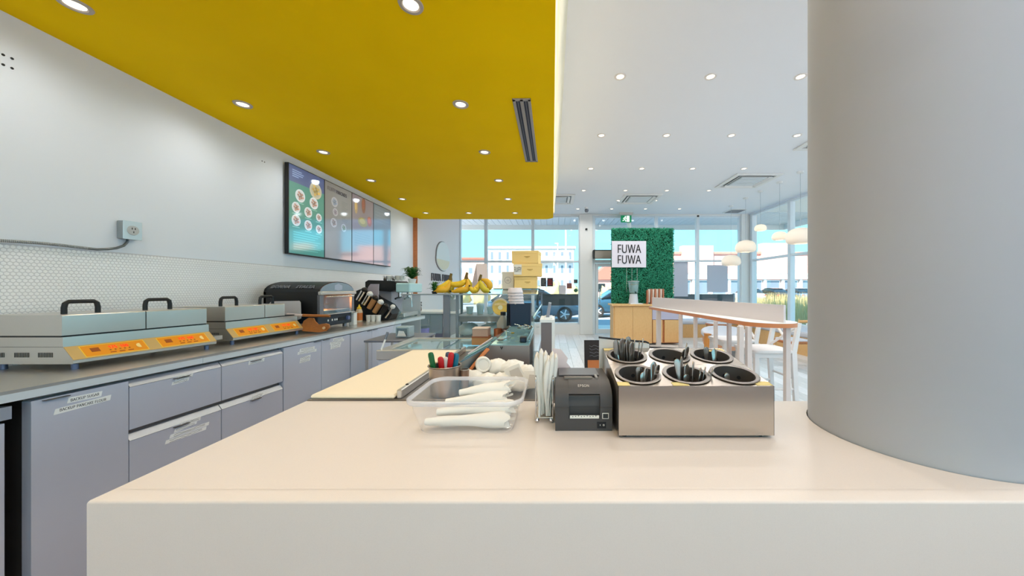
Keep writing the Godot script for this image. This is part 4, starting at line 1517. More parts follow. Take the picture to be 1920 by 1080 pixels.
func plant(called: String, label: String, at: Vector3, pr: float, ph: float, count: int, reach: float, pot: Material) -> Node3D:
	var t := thing(called, label, "plant", at)
	var mb := MB.new(at)
	mb.lathe(at, [Vector2(0, 0), Vector2(pr * 0.75, 0), Vector2(pr, ph), Vector2(pr * 0.9, ph), Vector2(0, ph * 0.85)], 20)
	part(t, "pot", mb, pot)
	for k in count:
		var a := rng.randf() * TAU
		var r := reach * (0.45 + 0.55 * rng.randf())
		var lift := reach * (0.25 + 0.75 * rng.randf())
		var e := Vector3(sin(a), 0, cos(a))
		var w := Vector3(cos(a), 0, -sin(a))
		var b := at + Vector3(0, ph * 0.9, 0)
		var pts := []
		for i in 6:
			var u := i / 5.0
			pts.append(b + e * r * u * 0.8 + Vector3.UP * (lift * sin(u * 2.3) * 0.9))
		mb = MB.new(at)
		var rows := []
		for i in 6:
			var hw: float = reach * 0.085 * [0.25, 0.8, 1.0, 0.85, 0.5, 0.02][i]
			rows.append([pts[i] - w * hw, pts[i] + Vector3.UP * hw * 0.35, pts[i] + w * hw])
		mb.grid(rows, false)
		part(t, "leaf", mb, M.leaf)
	return t


# ---------------------------------------------------------------- white front counter and what stands on it
func ring(c: Vector3, hx: float, hz: float, r: float, n := 6) -> Array:
	# rounded rectangle, counter-clockwise seen from above
	var p := []
	for q in [[1, 1], [-1, 1], [-1, -1], [1, -1]]:
		for k in n:
			var a0: float = [0.0, PI / 2, PI, PI * 1.5][p.size() / n]
			var a := a0 + PI / 2 * k / (n - 1)
			p.append(c + Vector3(q[0] * (hx - r) + cos(a) * r, 0, -(q[1] * (hz - r) + sin(a) * r)))
	return p


func front_counter() -> void:
	var t := thing("front_counter", "long white quartz counter in the foreground, wrapped round the column", "counter", P(0.3, 0, 0.95))
	var mb := MB.new(t.position)
	for h in 2:
		var o := []
		for k in 25:
			var a := PI * (0.5 + k / 24.0) if h == 0 else PI * (0.5 - k / 24.0)
			o.append(Vector2(1.065 + cos(a) * 0.2625, -0.975 - sin(a) * 0.2625))
		o.append_array([Vector2(1.065, -0.70), Vector2(-0.915 if h == 0 else 1.9, -0.70), Vector2(-0.915 if h == 0 else 1.9, -1.248), Vector2(1.065, -1.248)])
		mb.ext(o, Vector3(0, 0.88, 0), Vector3.RIGHT, Vector3.BACK, Vector3(0, 0.05, 0))
	part(t, "top", mb, M.quartz)
	mb = MB.new(t.position)
	mb.ext([Vector2(-0.66, 0.0), Vector2(-0.66, 0.925), Vector2(-0.6615, 0.9285), Vector2(-0.665, 0.93), Vector2(-0.7005, 0.93), Vector2(-0.7005, 0.0)], Vector3(-0.915, 0, 0), Vector3.BACK, Vector3.UP, Vector3(2.815, 0, 0), 0.7)
	part(t, "front_panel", mb, M.quartz)
	mb = MB.new(t.position)
	mb.box(-0.9145, -0.875, 0.0, 0.8795, 0.70, 1.247)
	part(t, "end_panel", mb, M.quartz)
	mb = MB.new(t.position)
	mb.box(-0.874, 0.97, 0.0, 0.88, 1.22, 1.247)
	mb.box(1.16, 1.9, 0.0, 0.88, 1.22, 1.247)
	part(t, "back_panel", mb, M.white)
	flatware()
	printer()
	napkin_rack()
	cutlery_box()
	# white card with a black edge standing behind the flatware holder
	t = thing("white_card", "white display card with a black top edge standing behind the flatware holder", "card", P(0.27, 0.93, 1.24))
	mb = MB.new(t.position)
	mb.ext([Vector2(0.172, 0.93), Vector2(0.355, 0.93), Vector2(0.355, 1.145), Vector2(0.172, 1.165)], P(0, 0, 1.234), Vector3.RIGHT, Vector3.UP, Vector3(0, 0, -0.008))
	part(t, "card", mb, mat(Color(0.86, 0.85, 0.83), 0.5))
	mb = MB.new(t.position)
	mb.tube([P(0.170, 1.168, 1.238), P(0.30, 1.155, 1.238), P(0.343, 1.152, 1.238), P(0.352, 1.148, 1.238), P(0.354, 1.135, 1.238)], 0.004, 6)
	part(t, "black_edge", mb, M.black)
	mb = MB.new(t.position)
	mb.tube([P(0.352, 1.131, 1.240), P(0.52, 1.124, 1.240)], 0.004, 6)
	part(t, "black_rod", mb, M.black)


func flatware() -> void:
	var x0 := 0.1835
	var x1 := 0.619
	var d0 := 0.938
	var d1 := 1.230
	var yf := 1.076
	var yb := 1.130
	var t := thing("flatware_holder", "brushed steel flatware holder with six round openings on the white counter", "flatware holder", P((x0 + x1) / 2, 0.93, 1.08))
	var mb := MB.new(t.position)
	mb.box(x0, x1, 0.938, yf, d0, d0 + 0.0012)
	mb.ext([Vector2(-d0, 0.938), Vector2(-d0, yf), Vector2(-d1, yb), Vector2(-d1, 0.938)], Vector3(x0, 0, 0), Vector3.BACK, Vector3.UP, Vector3(0.0012, 0, 0))
	mb.ext([Vector2(-d0, 0.938), Vector2(-d0, yf), Vector2(-d1, yb), Vector2(-d1, 0.938)], Vector3(x1 - 0.0012, 0, 0), Vector3.BACK, Vector3.UP, Vector3(0.0012, 0, 0))
	mb.box(x0, x1, 0.938, yb, d1 - 0.0012, d1)
	part(t, "body", mb, M.holder)
	# top sheet with six holes: every cell is filled from its square edge to the round rim
	var V := (P(0, yb, d1) - P(0, yf, d0)).normalized()
	var N := Vector3.RIGHT.cross(V).normalized()
	var L := P(0, yf, d0).distance_to(P(0, yb, d1))
	var cw := (x1 - x0) / 3
	var ch := L / 2
	mb = MB.new(t.position)
	var centers := []
	for j in 2:
		for i in 3:
			var c := P(x0 + cw * (i + 0.5), yf, d0) + V * ch * (j + 0.5)
			centers.append(c)
			for k in 48:
				var q := []
				for a in [TAU * k / 48, TAU * (k + 1) / 48]:
					var e := Vector2(cos(a), sin(a))
					var s := 1.0 / maxf(absf(e.x) / (cw / 2), absf(e.y) / (ch / 2))
					q.append(c + Vector3.RIGHT * e.x * 0.0585 + V * e.y * 0.0585)
					q.append(c + Vector3.RIGHT * e.x * s + V * e.y * s)
				mb.quadn(q[0], q[1], q[3], q[2], N)
	part(t, "top_sheet", mb, M.holder)
	for k in [[x0 + 0.02, d0 + 0.02], [x1 - 0.03, d0 + 0.02], [x0 + 0.02, d1 - 0.03], [x1 - 0.03, d1 - 0.03]]:
		mb = MB.new(t.position)
		mb.cyl(P(k[0], 0.93, k[1]), P(k[0], 0.938, k[1]), 0.008, -1, 12)
		part(t, "foot", mb, M.rubber)
	# bits of masking tape left on the top
	for k in [[0.0, 0.034, 0.002, 0.024], [0.155, 0.20, 0.002, 0.022], [0.39, 0.434, 0.004, 0.026], [0.002, 0.05, 0.272, 0.292], [0.36, 0.43, 0.262, 0.290]]:
		mb = MB.new(t.position)
		mb.obox(P(x0 + (k[0] + k[1]) / 2, yf, d0) + V * (k[2] + k[3]) / 2 + N * 0.0006, Vector3(k[1] - k[0], 0.0006, k[3] - k[2]), Basis(Vector3.RIGHT, N, -V), 0)
		part(t, "masking_tape", mb, M.masking)
	# six perforated cups
	var B := Basis(Vector3.RIGHT, N, -V)
	var words := ["front left", "front middle", "front right", "back left", "back middle", "back right"]
	var proto: Node3D
	var inner := mat(Color(0.52, 0.49, 0.47), 0.32, 0.75)
	for k in 6:
		var lb := "perforated steel cup in the %s opening of the flatware holder" % words[k]
		if k > 0:
			dup(proto, centers[k], lb)
			continue
		proto = thing("flatware_cup", lb, "cup", Vector3.ZERO, "perforated cups in the flatware holder")
		mb = MB.new()
		mb.lathe(Vector3.ZERO, [Vector2(0, -0.108), Vector2(0.052, -0.108), Vector2(0.0575, -0.004), Vector2(0.0575, 0.0015), Vector2(0.067, 0.0015), Vector2(0.068, 0.0035), Vector2(0.064, 0.005), Vector2(0.056, 0.003), Vector2(0.0505, -0.105), Vector2(0, -0.105)], 44, B)
		part(proto, "cup", mb, inner)
		for row in 2:
			for q in 8:
				var a := TAU * (q + 0.5 * row) / 8
				var e := Vector3(sin(a), 0, cos(a))
				var r := 0.0535 - row * 0.0018
				mb = MB.new()
				mb.lathe(B * (e * r + Vector3(0, -0.028 - row * 0.034, 0)), [Vector2(0, 0), Vector2(0.0062, 0), Vector2(0.0062, 0.001), Vector2(0, 0.001)], 10, B * MB.upto(-e))
				part(proto, "perforation", mb, M.ink)
		proto.position = centers[0]
	# table ware: one of each kind, then copies
	var kn := thing("table_knife", "steel table knife", "knife", Vector3.ZERO, "flatware in the steel holder")
	mb = MB.new()
	blade(mb, [[0.0, 0.002], [0.01, 0.008], [0.05, 0.008], [0.08, 0.006], [0.10, 0.008], [0.14, 0.0105], [0.175, 0.0115], [0.19, 0.0098], [0.196, 0.006], [0.199, 0.0004]], 0.0024)
	part(kn, "knife", mb, M.cutlery)
	var fk := thing("table_fork", "steel table fork", "fork", Vector3.ZERO, "flatware in the steel holder")
	mb = MB.new()
	blade(mb, [[0.0, 0.003], [0.012, 0.011], [0.035, 0.012], [0.05, 0.004], [0.10, 0.0045], [0.15, 0.008], [0.182, 0.0108], [0.193, 0.008], [0.196, 0.001]], 0.0022)
	part(fk, "handle", mb, M.cutlery)
	for k in 4:
		mb = MB.new()
		mb.tube([Vector3(-0.009 + k * 0.006, 0.01, 0), Vector3(-0.009 + k * 0.006, -0.03, 0.002)], [0.0018, 0.001], 6)
		part(fk, "tine", mb, M.cutlery)
	var sp := thing("table_spoon", "steel spoon", "spoon", Vector3.ZERO, "flatware in the steel holder")
	mb = MB.new()
	blade(mb, [[0.0, 0.0006], [0.004, 0.006], [0.02, 0.014], [0.038, 0.0165], [0.054, 0.011], [0.064, 0.0045], [0.11, 0.0045], [0.15, 0.0085], [0.170, 0.0105], [0.179, 0.007], [0.182, 0.0005]], 0.0022, 0.006)
	part(sp, "spoon", mb, M.cutlery)
	# tip positions (x, y, d), roots are gathered towards the middle of the cup; kind, upside down?
	var sets := [
		[3, "back left", [[0, -0.038, 1.172, 0], [0, -0.026, 1.160, 0.3], [0, -0.018, 1.180, 0.2], [0, -0.006, 1.166, 0.9], [2, 0.004, 1.184, 0.1], [0, 0.014, 1.168, 0.5], [1, 0.022, 1.160, 1.2], [0, 0.030, 1.172, 1.3], [0, 0.042, 1.166, 1.4], [0, 0.056, 1.176, 1.3], [2, 0.000, 1.178, 0.6], [1, -0.010, 1.174, 0.4]]],
		[4, "back middle", [[1, -0.012, 1.100, 0.2], [1, 0.058, 1.152, 0.5], [0, 0.066, 1.160, 1.2], [1, 0.052, 1.142, 0.3]]],
		[5, "back right", [[2, -0.018, 1.148, 0.0], [2, 0.008, 1.142, 0.1], [1, 0.036, 1.095, 0.4]]],
		[0, "front left", [[2, 0.006, 1.112, 0.1], [2, 0.026, 1.110, 0.6], [2, 0.052, 1.128, 0.3], [2, 0.016, 1.098, 0.2], [1, 0.060, 1.122, 0.5]]],
		[1, "front middle", [[2, -0.028, 1.138, 0.0], [0, -0.010, 1.142, 0.9], [0, 0.004, 1.122, 0.4], [0, 0.018, 1.132, 1.0], [2, 0.000, 1.092, 0.1], [1, 0.048, 1.110, 1.0], [1, 0.058, 1.114, 1.0], [1, 0.068, 1.106, 1.1], [1, 0.078, 1.112, 1.1], [1, 0.038, 1.098, 0.9]]],
		[2, "front right", [[0, -0.020, 1.094, 0.1]]]]
	var protos := [kn, fk, sp]
	var nouns := ["table knife", "table fork", "spoon"]
	var used := [false, false, false]
	for s in sets:
		var c: Vector3 = centers[s[0]]
		var tally := {}
		for q in s[2]:
			tally[q[0]] = tally.get(q[0], 0) + 1
		var seen := {}
		for q in s[2]:
			seen[q[0]] = seen.get(q[0], 0) + 1
			var lb: String
			if tally[q[0]] == 1:
				lb = "only steel %s in the %s cup of the flatware holder" % [nouns[q[0]], s[1]]
			else:
				var rank := 0
				for w in s[2]:
					if w[0] == q[0] and w[1] < q[1]:
						rank += 1
				lb = "steel %s in the %s cup of the flatware holder, %s from the left" % [nouns[q[0]], s[1], ["first", "second", "third", "fourth", "fifth", "sixth", "seventh", "eighth", "ninth"][rank]]
			var o: Node3D = protos[q[0]]
			if used[q[0]]:
				o = dup(o, Vector3.ZERO, lb)
			used[q[0]] = true
			o.set_meta("label", lb)
			o.set_meta("group", "%s cup: steel %ss" % [s[1], nouns[q[0]]])
			var tip: Vector3 = Vector3(c.x + q[1], q[2], c.z + 0.018 - 0.03 * rng.randf())
			var len0: float = [0.199, 0.196, 0.182][q[0]]
			var root := Vector3(c.x + clampf(q[1], -0.04, 0.05) * 0.62, c.y - 0.098, c.z + 0.006 + (rng.randf() - 0.5) * 0.03)
			var up := (tip - root).normalized()
			var turn: float = q[3]
			var Z := Vector3(sin(turn), 0, cos(turn))
			var X := up.cross(Z).normalized()
			o.transform = Transform3D(Basis(X, up, X.cross(up)), tip - up * len0)


func blade(mb: MB, prof: Array, th: float, cup := 0.0) -> void:
	# flat bar along +y: half widths at heights, lens-shaped section; cup bends the low end into a bowl
	var rows := []
	for q in prof:
		var r := []
		for j in 10:
			var a := TAU * j / 10
			var bend := 0.0
			if cup > 0.0 and q[0] < 0.06:
				bend = cup * (1.0 - pow((q[0] - 0.03) / 0.03, 2)) * (cos(a) * cos(a) - 1.0)
			r.append(Vector3(cos(a) * q[1], q[0], -sin(a) * th + bend))
		rows.append(r)
	mb.grid(rows, true, true, true)


func printer() -> void:
	var t := thing("receipt_printer", "dark grey receipt printer standing left of the steel flatware holder", "printer", P(0.092, 0.93, 1.09))
	var x0 := 0.008
	var x1 := 0.1755
	var prof := [Vector2(-0.987, 0.931), Vector2(-0.987, 0.999), Vector2(-0.984, 1.0), Vector2(-0.986, 1.001), Vector2(-0.986, 1.018), Vector2(-0.990, 1.034), Vector2(-1.000, 1.047), Vector2(-1.018, 1.057), Vector2(-1.045, 1.064), Vector2(-1.19, 1.066), Vector2(-1.19, 0.931)]
	# the middle of the front is set back, so the shell is two cheeks and a core
	var core := [Vector2(-0.999, 0.931), Vector2(-0.999, 1.030), Vector2(-1.004, 1.046), Vector2(-1.018, 1.056), Vector2(-1.045, 1.063), Vector2(-1.19, 1.065), Vector2(-1.19, 0.931)]
	var mb := MB.new(t.position)
	mb.ext(prof, Vector3(x0, 0, 0), Vector3.BACK, Vector3.UP, Vector3(0.040, 0, 0), 0.75)
	mb.ext(prof, Vector3(0.140, 0, 0), Vector3.BACK, Vector3.UP, Vector3(x1 - 0.140, 0, 0), 0.75)
	part(t, "shell", mb, M.printer)
	mb = MB.new(t.position)
	mb.ext(core, Vector3(0.048, 0, 0), Vector3.BACK, Vector3.UP, Vector3(0.092, 0, 0), 0.75)
	part(t, "cover", mb, M.printer)
	mb = MB.new(t.position)
	mb.ext([Vector2(-0.987, 0.931), Vector2(-0.987, 0.966), Vector2(-0.999, 0.966), Vector2(-0.999, 0.931)], Vector3(0.048, 0, 0), Vector3.BACK, Vector3.UP, Vector3(0.092, 0, 0))
	part(t, "lower_front", mb, M.printer)
	mb = MB.new(t.position)
	mb.box(0.048, 0.140, 1.0315, 1.0335, 0.988, 1.000)
	mb.ext([Vector2(-0.9975, 1.034), Vector2(-0.992, 1.037), Vector2(-1.002, 1.050), Vector2(-1.02, 1.060), Vector2(-1.045, 1.066), Vector2(-1.06, 1.066), Vector2(-1.06, 1.06)], Vector3(0.048, 0, 0), Vector3.BACK, Vector3.UP, Vector3(0.092, 0, 0), 0.75)
	part(t, "upper_cover", mb, M.printer)
	mb = MB.new(t.position)
	mb.box(0.049, 0.139, 0.966, 0.999, 0.9985, 1.0)
	part(t, "paper_recess", mb, mat(Color(0.22, 0.21, 0.205), 0.55))  # shade of the shallow recess put into a darker grey
	mb = MB.new(t.position)
	mb.box(0.051, 0.137, 0.9665, 0.9755, 0.9875, 0.9885)
	var pp := part(t, "paper_slip", mb, M.paper)
	mb = MB.new(t.position)
	for k in 9:
		mb.box(0.058 + k * 0.0085, 0.061 + k * 0.0085, 0.971 + 0.001 * (k % 3), 0.973 + 0.001 * (k % 3), 0.987, 0.9876)
	part(pp, "print_marks", mb, M.ink)
	# paper exit on top
	mb = MB.new(t.position)
	mb.box(0.036, 0.125, 1.066, 1.0675, 1.062, 1.082)
	part(t, "paper_slot", mb, M.ink)
	mb = MB.new(t.position)
	mb.box(0.036, 0.125, 1.064, 1.0715, 1.052, 1.060, 0.001)
	part(t, "tear_bar", mb, mat(Color(0.55, 0.50, 0.45), 0.4, 0.4))
	mb = MB.new(t.position)
	mb.box(0.020, 0.150, 1.066, 1.070, 1.085, 1.18, 0.0015)
	part(t, "lid", mb, mat(Color(0.36, 0.35, 0.36), 0.4))
	mb = MB.new(t.position)
	mb.box(0.134, 0.142, 1.064, 1.071, 1.05, 1.09, 0.001)
	part(t, "catch", mb, mat(Color(0.55, 0.53, 0.52), 0.4))
	mb = MB.new(t.position)
	mb.box(0.146, 0.165, 0.966, 0.983, 0.9855, 0.9875, 0.0005)
	var bt := part(t, "feed_button", mb, M.paper)
	mb = MB.new(t.position)
	mb.box(0.148, 0.163, 0.968, 0.981, 0.985, 0.9865)
	part(bt, "button_face", mb, M.printer_dark)
	mb = MB.new(t.position)
	mb.box(0.131, 0.157, 0.938, 0.957, 0.9855, 0.9875)
	part(t, "power_switch", mb, M.ink)
	mb = MB.new(t.position)
	mb.box(0.139, 0.1405, 0.946, 0.950, 0.985, 0.986)
	mb.lathe(P(0.150, 0.948, 0.9855), [Vector2(0.0016, 0), Vector2(0.0026, 0), Vector2(0.0026, 0.0006), Vector2(0.0016, 0.0006)], 14, MB.upto(Vector3.BACK))
	part(t, "switch_marks", mb, M.paper)
	letters(t, "maker_lettering", "EPSON", 0.033, 0.0095, Basis(Vector3.RIGHT, Vector3(0, 0.486, -0.874).normalized(), Vector3(0, 0.874, 0.486).normalized()), P(0.093, 1.0562, 1.0108) - t.position, mat(Color(0.80, 0.76, 0.72), 0.4), 0.0008)
	mb = MB.new(t.position)
	mb.tube([P(0.12, 0.99, 1.19), P(0.13, 0.96, 1.215), P(0.16, 0.938, 1.215)], 0.004, 6)
	part(t, "cable", mb, M.black)


func napkin_rack() -> void:
	# chrome wire stand holding two thick fans of paper
	var t := thing("napkin_rack", "chrome wire rack on ball feet holding paper napkins beside the printer", "napkin holder", P(-0.025, 0.93, 1.12))
	for x in [-0.052, 0.0015]:
		var mb := MB.new(t.position)
		mb.tube([P(x, 0.935, 1.05), P(x, 0.948, 1.045), P(x, 1.06, 1.045), P(x, 1.075, 1.055), P(x, 1.075, 1.17), P(x, 1.06, 1.18), P(x, 0.948, 1.18), P(x, 0.935, 1.175)], 0.002, 6)
		part(t, "side_wire", mb, M.chrome)
	for d in [1.05, 1.175]:
		var mb := MB.new(t.position)
		mb.tube([P(-0.052, 0.945, d), P(0.0015, 0.945, d)], 0.002, 6)
		part(t, "cross_wire", mb, M.chrome)
		for x in [-0.048, -0.004]:
			mb = MB.new(t.position)
			mb.lathe(P(x, 0.9375, d), [Vector2(0, -0.0075), Vector2(0.0053, -0.0053), Vector2(0.0075, 0), Vector2(0.0053, 0.0053), Vector2(0, 0.0075)], 14)
			part(t, "ball_foot", mb, M.chrome)
	var words := ["left fan of folded white paper napkins in the wire rack", "right fan of folded white paper napkins in the wire rack"]
	for k in 2:
		t = thing("napkin_stack", words[k], "napkins", P(-0.035 + k * 0.024, 0.945, 1.11), "napkin fans in the wire rack")
		for s in 3:
			var rows := []
			var top: float = 0.203 - absf(s - 1.0) * 0.010 - 0.012 * k
			var ph := s * 1.1 + k * 2.0
			for i in 18:
				var u := i / 17.0
				var y := 0.946 + u * top
				var spread := lerpf(0.0060, 0.0125, smoothstep(0.05, 0.85, u))
				var x := -0.036 + k * 0.023 + (s - 1) * spread + sin(u * 5.0 + ph) * 0.0014 + u * u * (0.013 * k - 0.001)
				var hw := lerpf(0.0044, 0.0086, smoothstep(0.0, 0.8, u)) * sqrt(maxf(0.02, 1.0 - pow(u, 16)))
				var dn := 1.05 + 0.010 * s + 0.010 * sin(u * 4.0 + ph)
				var df := dn + 0.10 - 0.03 * pow(u, 6)
				rows.append([P(x - hw, y, df), P(x - hw, y, dn + 0.006), P(x - hw * 0.5, y, dn), P(x + hw * 0.5, y, dn), P(x + hw, y, dn + 0.006), P(x + hw, y, df)])
			var mb := MB.new(t.position)
			mb.grid(rows, true, true, true)
			part(t, "napkin", mb, M.paper)
	t = thing("loose_napkin", "pinkish loose napkin corner sticking out behind the napkin rack", "napkin", P(0.03, 0.93, 1.19))
	var mb := MB.new(t.position)
	mb.ext([Vector2(0.0, 0.94), Vector2(0.10, 0.94), Vector2(0.09, 1.035), Vector2(0.05, 1.085), Vector2(0.055, 1.10), Vector2(0.03, 1.132), Vector2(0.0, 1.135)], P(0, 0, 1.196), Vector3.RIGHT, Vector3.UP, Vector3(0, 0, -0.003))
	part(t, "napkin", mb, M.pinkpaper)


func cutlery_box() -> void:
	var c := P(-0.252, 0.93, 1.065)
	var t := thing("clear_box", "clear plastic open box of paper-wrapped cutlery on the white counter", "plastic box", c)
	var mb := MB.new(c)
	var rows := [ring(c + Vector3(0, 0.002, 0), 0.130, 0.100, 0.035), ring(c + Vector3(0, 0.008, 0), 0.137, 0.107, 0.04), ring(c + Vector3(0, 0.094, 0), 0.160, 0.128, 0.045)]
	mb.grid(rows, true, true)
	part(t, "walls", mb, M.plastic)
	mb = MB.new(c)
	rows = [ring(c + Vector3(0, 0.092, 0), 0.160, 0.128, 0.045), ring(c + Vector3(0, 0.091, 0), 0.168, 0.136, 0.05), ring(c + Vector3(0, 0.101, 0), 0.170, 0.138, 0.05), ring(c + Vector3(0, 0.104, 0), 0.167, 0.135, 0.05), ring(c + Vector3(0, 0.104, 0), 0.162, 0.130, 0.045), ring(c + Vector3(0, 0.094, 0), 0.160, 0.128, 0.045)]
	mb.grid(rows, true)
	var rim := mat(Color(0.93, 0.92, 0.93, 0.42), 0.3)
	rim.transparency = BaseMaterial3D.TRANSPARENCY_ALPHA
	part(t, "rim", mb, rim)
	# rolls of cutlery in white paper
	var spots := [
		[P(-0.375, 0.954, 0.995), P(-0.135, 0.956, 1.010), 0.020, "lowest front paper-wrapped cutlery roll in the clear box"],
		[P(-0.355, 0.966, 1.04), P(-0.125, 0.982, 1.05), 0.020, "second paper-wrapped cutlery roll in the clear box, above the lowest"],
		[P(-0.335, 0.990, 1.06), P(-0.150, 1.006, 1.075), 0.019, "third paper-wrapped cutlery roll in the clear box, under the topmost"],
		[P(-0.300, 1.012, 1.085), P(-0.145, 1.028, 1.10), 0.019, "topmost paper-wrapped cutlery roll in the clear box"],
		[P(-0.340, 0.950, 1.10), P(-0.140, 0.950, 1.12), 0.018, "paper-wrapped cutlery roll at the back of the clear box"]]
	for s in spots:
		var a: Vector3 = s[0]
		var b: Vector3 = s[1]
		t = thing("cutlery_roll", s[3], "cutlery roll", (a + b) / 2, "cutlery rolls in the clear box")
		mb = MB.new(t.position)
		var dir := (b - a).normalized()
		var side := dir.cross(Vector3.UP).normalized()
		rows = []
		for i in 13:
			var u := i / 12.0
			var p := a.lerp(b, u)
			var w: float = s[2] * lerpf(0.75, 1.35, u) * (1.0 + 0.08 * sin(u * 9 + a.x * 50))
			var r := []
			for j in 12:
				var an := TAU * j / 12
				var fold := 1.0 + 0.16 * sin(an * 2 + u * 3.5 + a.x * 9) + 0.05 * sin(an * 5 + u * 11)
				r.append(p + side * cos(an) * w * fold + dir.cross(side) * sin(an) * w * 0.72 * fold + dir * (0.012 * sin(an * 3 + a.x * 40) if i == 12 else 0.0))
			rows.append(r)
		mb.grid(rows, true, true, true)
		part(t, "paper_sleeve", mb, M.paper)
		mb = MB.new(t.position)
		mb.ext([Vector2(-0.05, -0.001), Vector2(0.085, -0.001), Vector2(0.10, 0.018), Vector2(0.07, 0.020), Vector2(-0.03, 0.012)], (a + b) / 2 - side * s[2] * 0.96 - Vector3(0, 0.010, 0), dir, Vector3(0, 0.95, -0.3).normalized(), -side * 0.0008)
		part(t, "paper_flap", mb, M.paper)
		mb = MB.new(t.position)
		for k in 4:
			var o := b - side * (-0.008 + k * 0.0055)
			mb.tube([o - dir * 0.02, o + dir * 0.012, o + dir * 0.024 + Vector3(0, 0.002, 0)], [0.0016, 0.0015, 0.0008], 6)
		part(t, "fork_tines", mb, M.steel)


# ---------------------------------------------------------------- steel prep table, freezer chest, display case
func island() -> void:
	var t := thing("prep_table", "stainless prep table behind the white counter, under the cutting board", "prep table", P(-0.47, 0, 1.7))
	var mb := MB.new(t.position)
	mb.box(-0.905, 0.0, 0.12, 0.90, 1.262, 2.20)
	part(t, "body", mb, M.cabinet)
	mb = MB.new(t.position)
	mb.box(-0.915, 0.0, 0.90, 0.935, 1.25, 2.22, 0.003)
	part(t, "top", mb, M.darksteel)
	mb = MB.new(t.position)
	mb.box(-0.585, -0.566, 0.935, 0.968, 1.26, 2.2, 0.003)
	part(t, "side_rail", mb, M.steel)
	for d in [1.33, 1.75, 2.1]:
		mb = MB.new(t.position)
		mb.lathe(P(-0.5755, 0.968, d), [Vector2(0, 0), Vector2(0.006, 0), Vector2(0.005, 0.003), Vector2(0, 0.004)], 10)
		part(t, "screw", mb, M.black)
	for k in [[-0.86, 1.32], [-0.05, 1.32], [-0.86, 2.14], [-0.05, 2.14]]:
		mb = MB.new(t.position)
		mb.cyl(P(k[0], 0, k[1]), P(k[0], 0.13, k[1]), 0.025, -1, 12)
		part(t, "leg", mb, M.steel)
	mb = MB.new(P(-0.7475, 0.935, 1.71))
	mb.box(-0.905, -0.590, 0.9355, 0.951, 1.252, 2.17, 0.006)
	single("cutting_board", "long cream plastic cutting board lying on the steel prep table", "cutting board", mb, M.board)
	# raised rail with sloping lid
	t = thing("topping_rail", "raised steel topping rail with a sloping bluish lid in the middle of the island", "topping rail", P(-0.25, 0.935, 2.1))
	mb = MB.new(t.position)
	mb.ext([Vector2(-0.345, 0.936), Vector2(-0.113, 0.936), Vector2(-0.113, 1.067), Vector2(-0.308, 1.067), Vector2(-0.325, 1.035)], P(0, 0, 1.65), Vector3.RIGHT, Vector3.UP, Vector3(0, 0, -1.1), 2.0)
	part(t, "housing", mb, mat(Color(0.60, 0.56, 0.55), 0.4, 0.8))
	mb = MB.new(t.position)
	mb.box(-0.306, -0.115, 1.067, 1.070, 1.655, 2.74)
	part(t, "glass_top", mb, mat(Color(0.55, 0.72, 0.74), 0.06, 0.3))
	mb = MB.new(t.position)
	var s := Vector3(0.155, 0.085, 0)
	var a := P(-0.48, 0.965, 1.69)
	mb.hexa([a, a + s, a + s + P(0, 0, 0.62), a + P(0, 0, 0.62), a + Vector3(0, 0.006, 0), a + s + Vector3(0, 0.006, 0), a + s + P(0, 0.006, 0.62), a + P(0, 0.006, 0.62)])
	part(t, "sloping_lid", mb, mat(Color(0.46, 0.58, 0.64), 0.12, 0.35))
	mb = MB.new(t.position)
	var up := s.cross(Vector3.BACK).normalized() * -1.0
	for q in [0.12, 0.30]:
		mb.obox(a + s * 0.5 + P(0, 0.010, q), Vector3(0.14, 0.003, 0.10), Basis(s.normalized(), Vector3.BACK.cross(s.normalized()).normalized(), Vector3.BACK), 0)
	part(t, "lid_inset", mb, mat(Color(0.55, 0.80, 0.80), 0.08, 0.1))
	mb = MB.new(t.position)
	mb.tube([a + P(0.005, 0.014, 0.2), a + s + P(-0.02, 0.014, 0.24)], 0.004, 6)
	part(t, "lid_handle", mb, M.pinkpaper)
	mb = MB.new(t.position)
	mb.tube([P(-0.255, 1.062, 1.649), P(-0.25, 1.050, 1.646), P(-0.245, 1.062, 1.649)], 0.003, 6)
	part(t, "clip", mb, M.black)
	for x in [-0.135, -0.12]:
		mb = MB.new(t.position)
		mb.tube([P(x, 1.075, 1.75), P(x, 1.075, 2.7)], 0.003, 6)
		part(t, "guide_rod", mb, M.chrome)
	# clear guard between rail and half wall
	t = thing("sneeze_guard", "clear glass guard standing between topping rail and grey partition end", "glass guard", P(-0.09, 0.93, 2.4))
	mb = MB.new(t.position)
	mb.box(-0.098, -0.092, 0.935, 1.20, 1.70, 3.0)
	part(t, "pane", mb, M.case_glass)
	mb = MB.new(t.position)
	mb.box(-0.099, -0.091, 1.20, 1.206, 1.70, 3.0)
	part(t, "top_edge", mb, mat(Color(0.7, 0.9, 0.9), 0.1))
	# half wall with white cap
	t = thing("half_wall", "narrow grey partition end with a white cap beside the topping rail", "partition", P(-0.03, 0, 1.86))
	mb = MB.new(t.position)
	mb.box(-0.060, -0.004, 0, 1.17, 1.75, 1.98)
	part(t, "panel", mb, mat(Color(0.47, 0.43, 0.43), 0.55))
	mb = MB.new(t.position)
	mb.box(-0.004, 0.012, 0, 1.185, 1.75, 1.98)
	part(t, "side_panel", mb, M.white)
	mb = MB.new(t.position)
	mb.box(-0.066, -0.004, 1.17, 1.186, 1.745, 1.985)
	part(t, "cap", mb, M.white)
	t = thing("card_reader", "grey tablet seen edge-on standing on the white cap of the narrow partition", "tablet", P(-0.02, 1.186, 1.86))
	mb = MB.new(t.position)
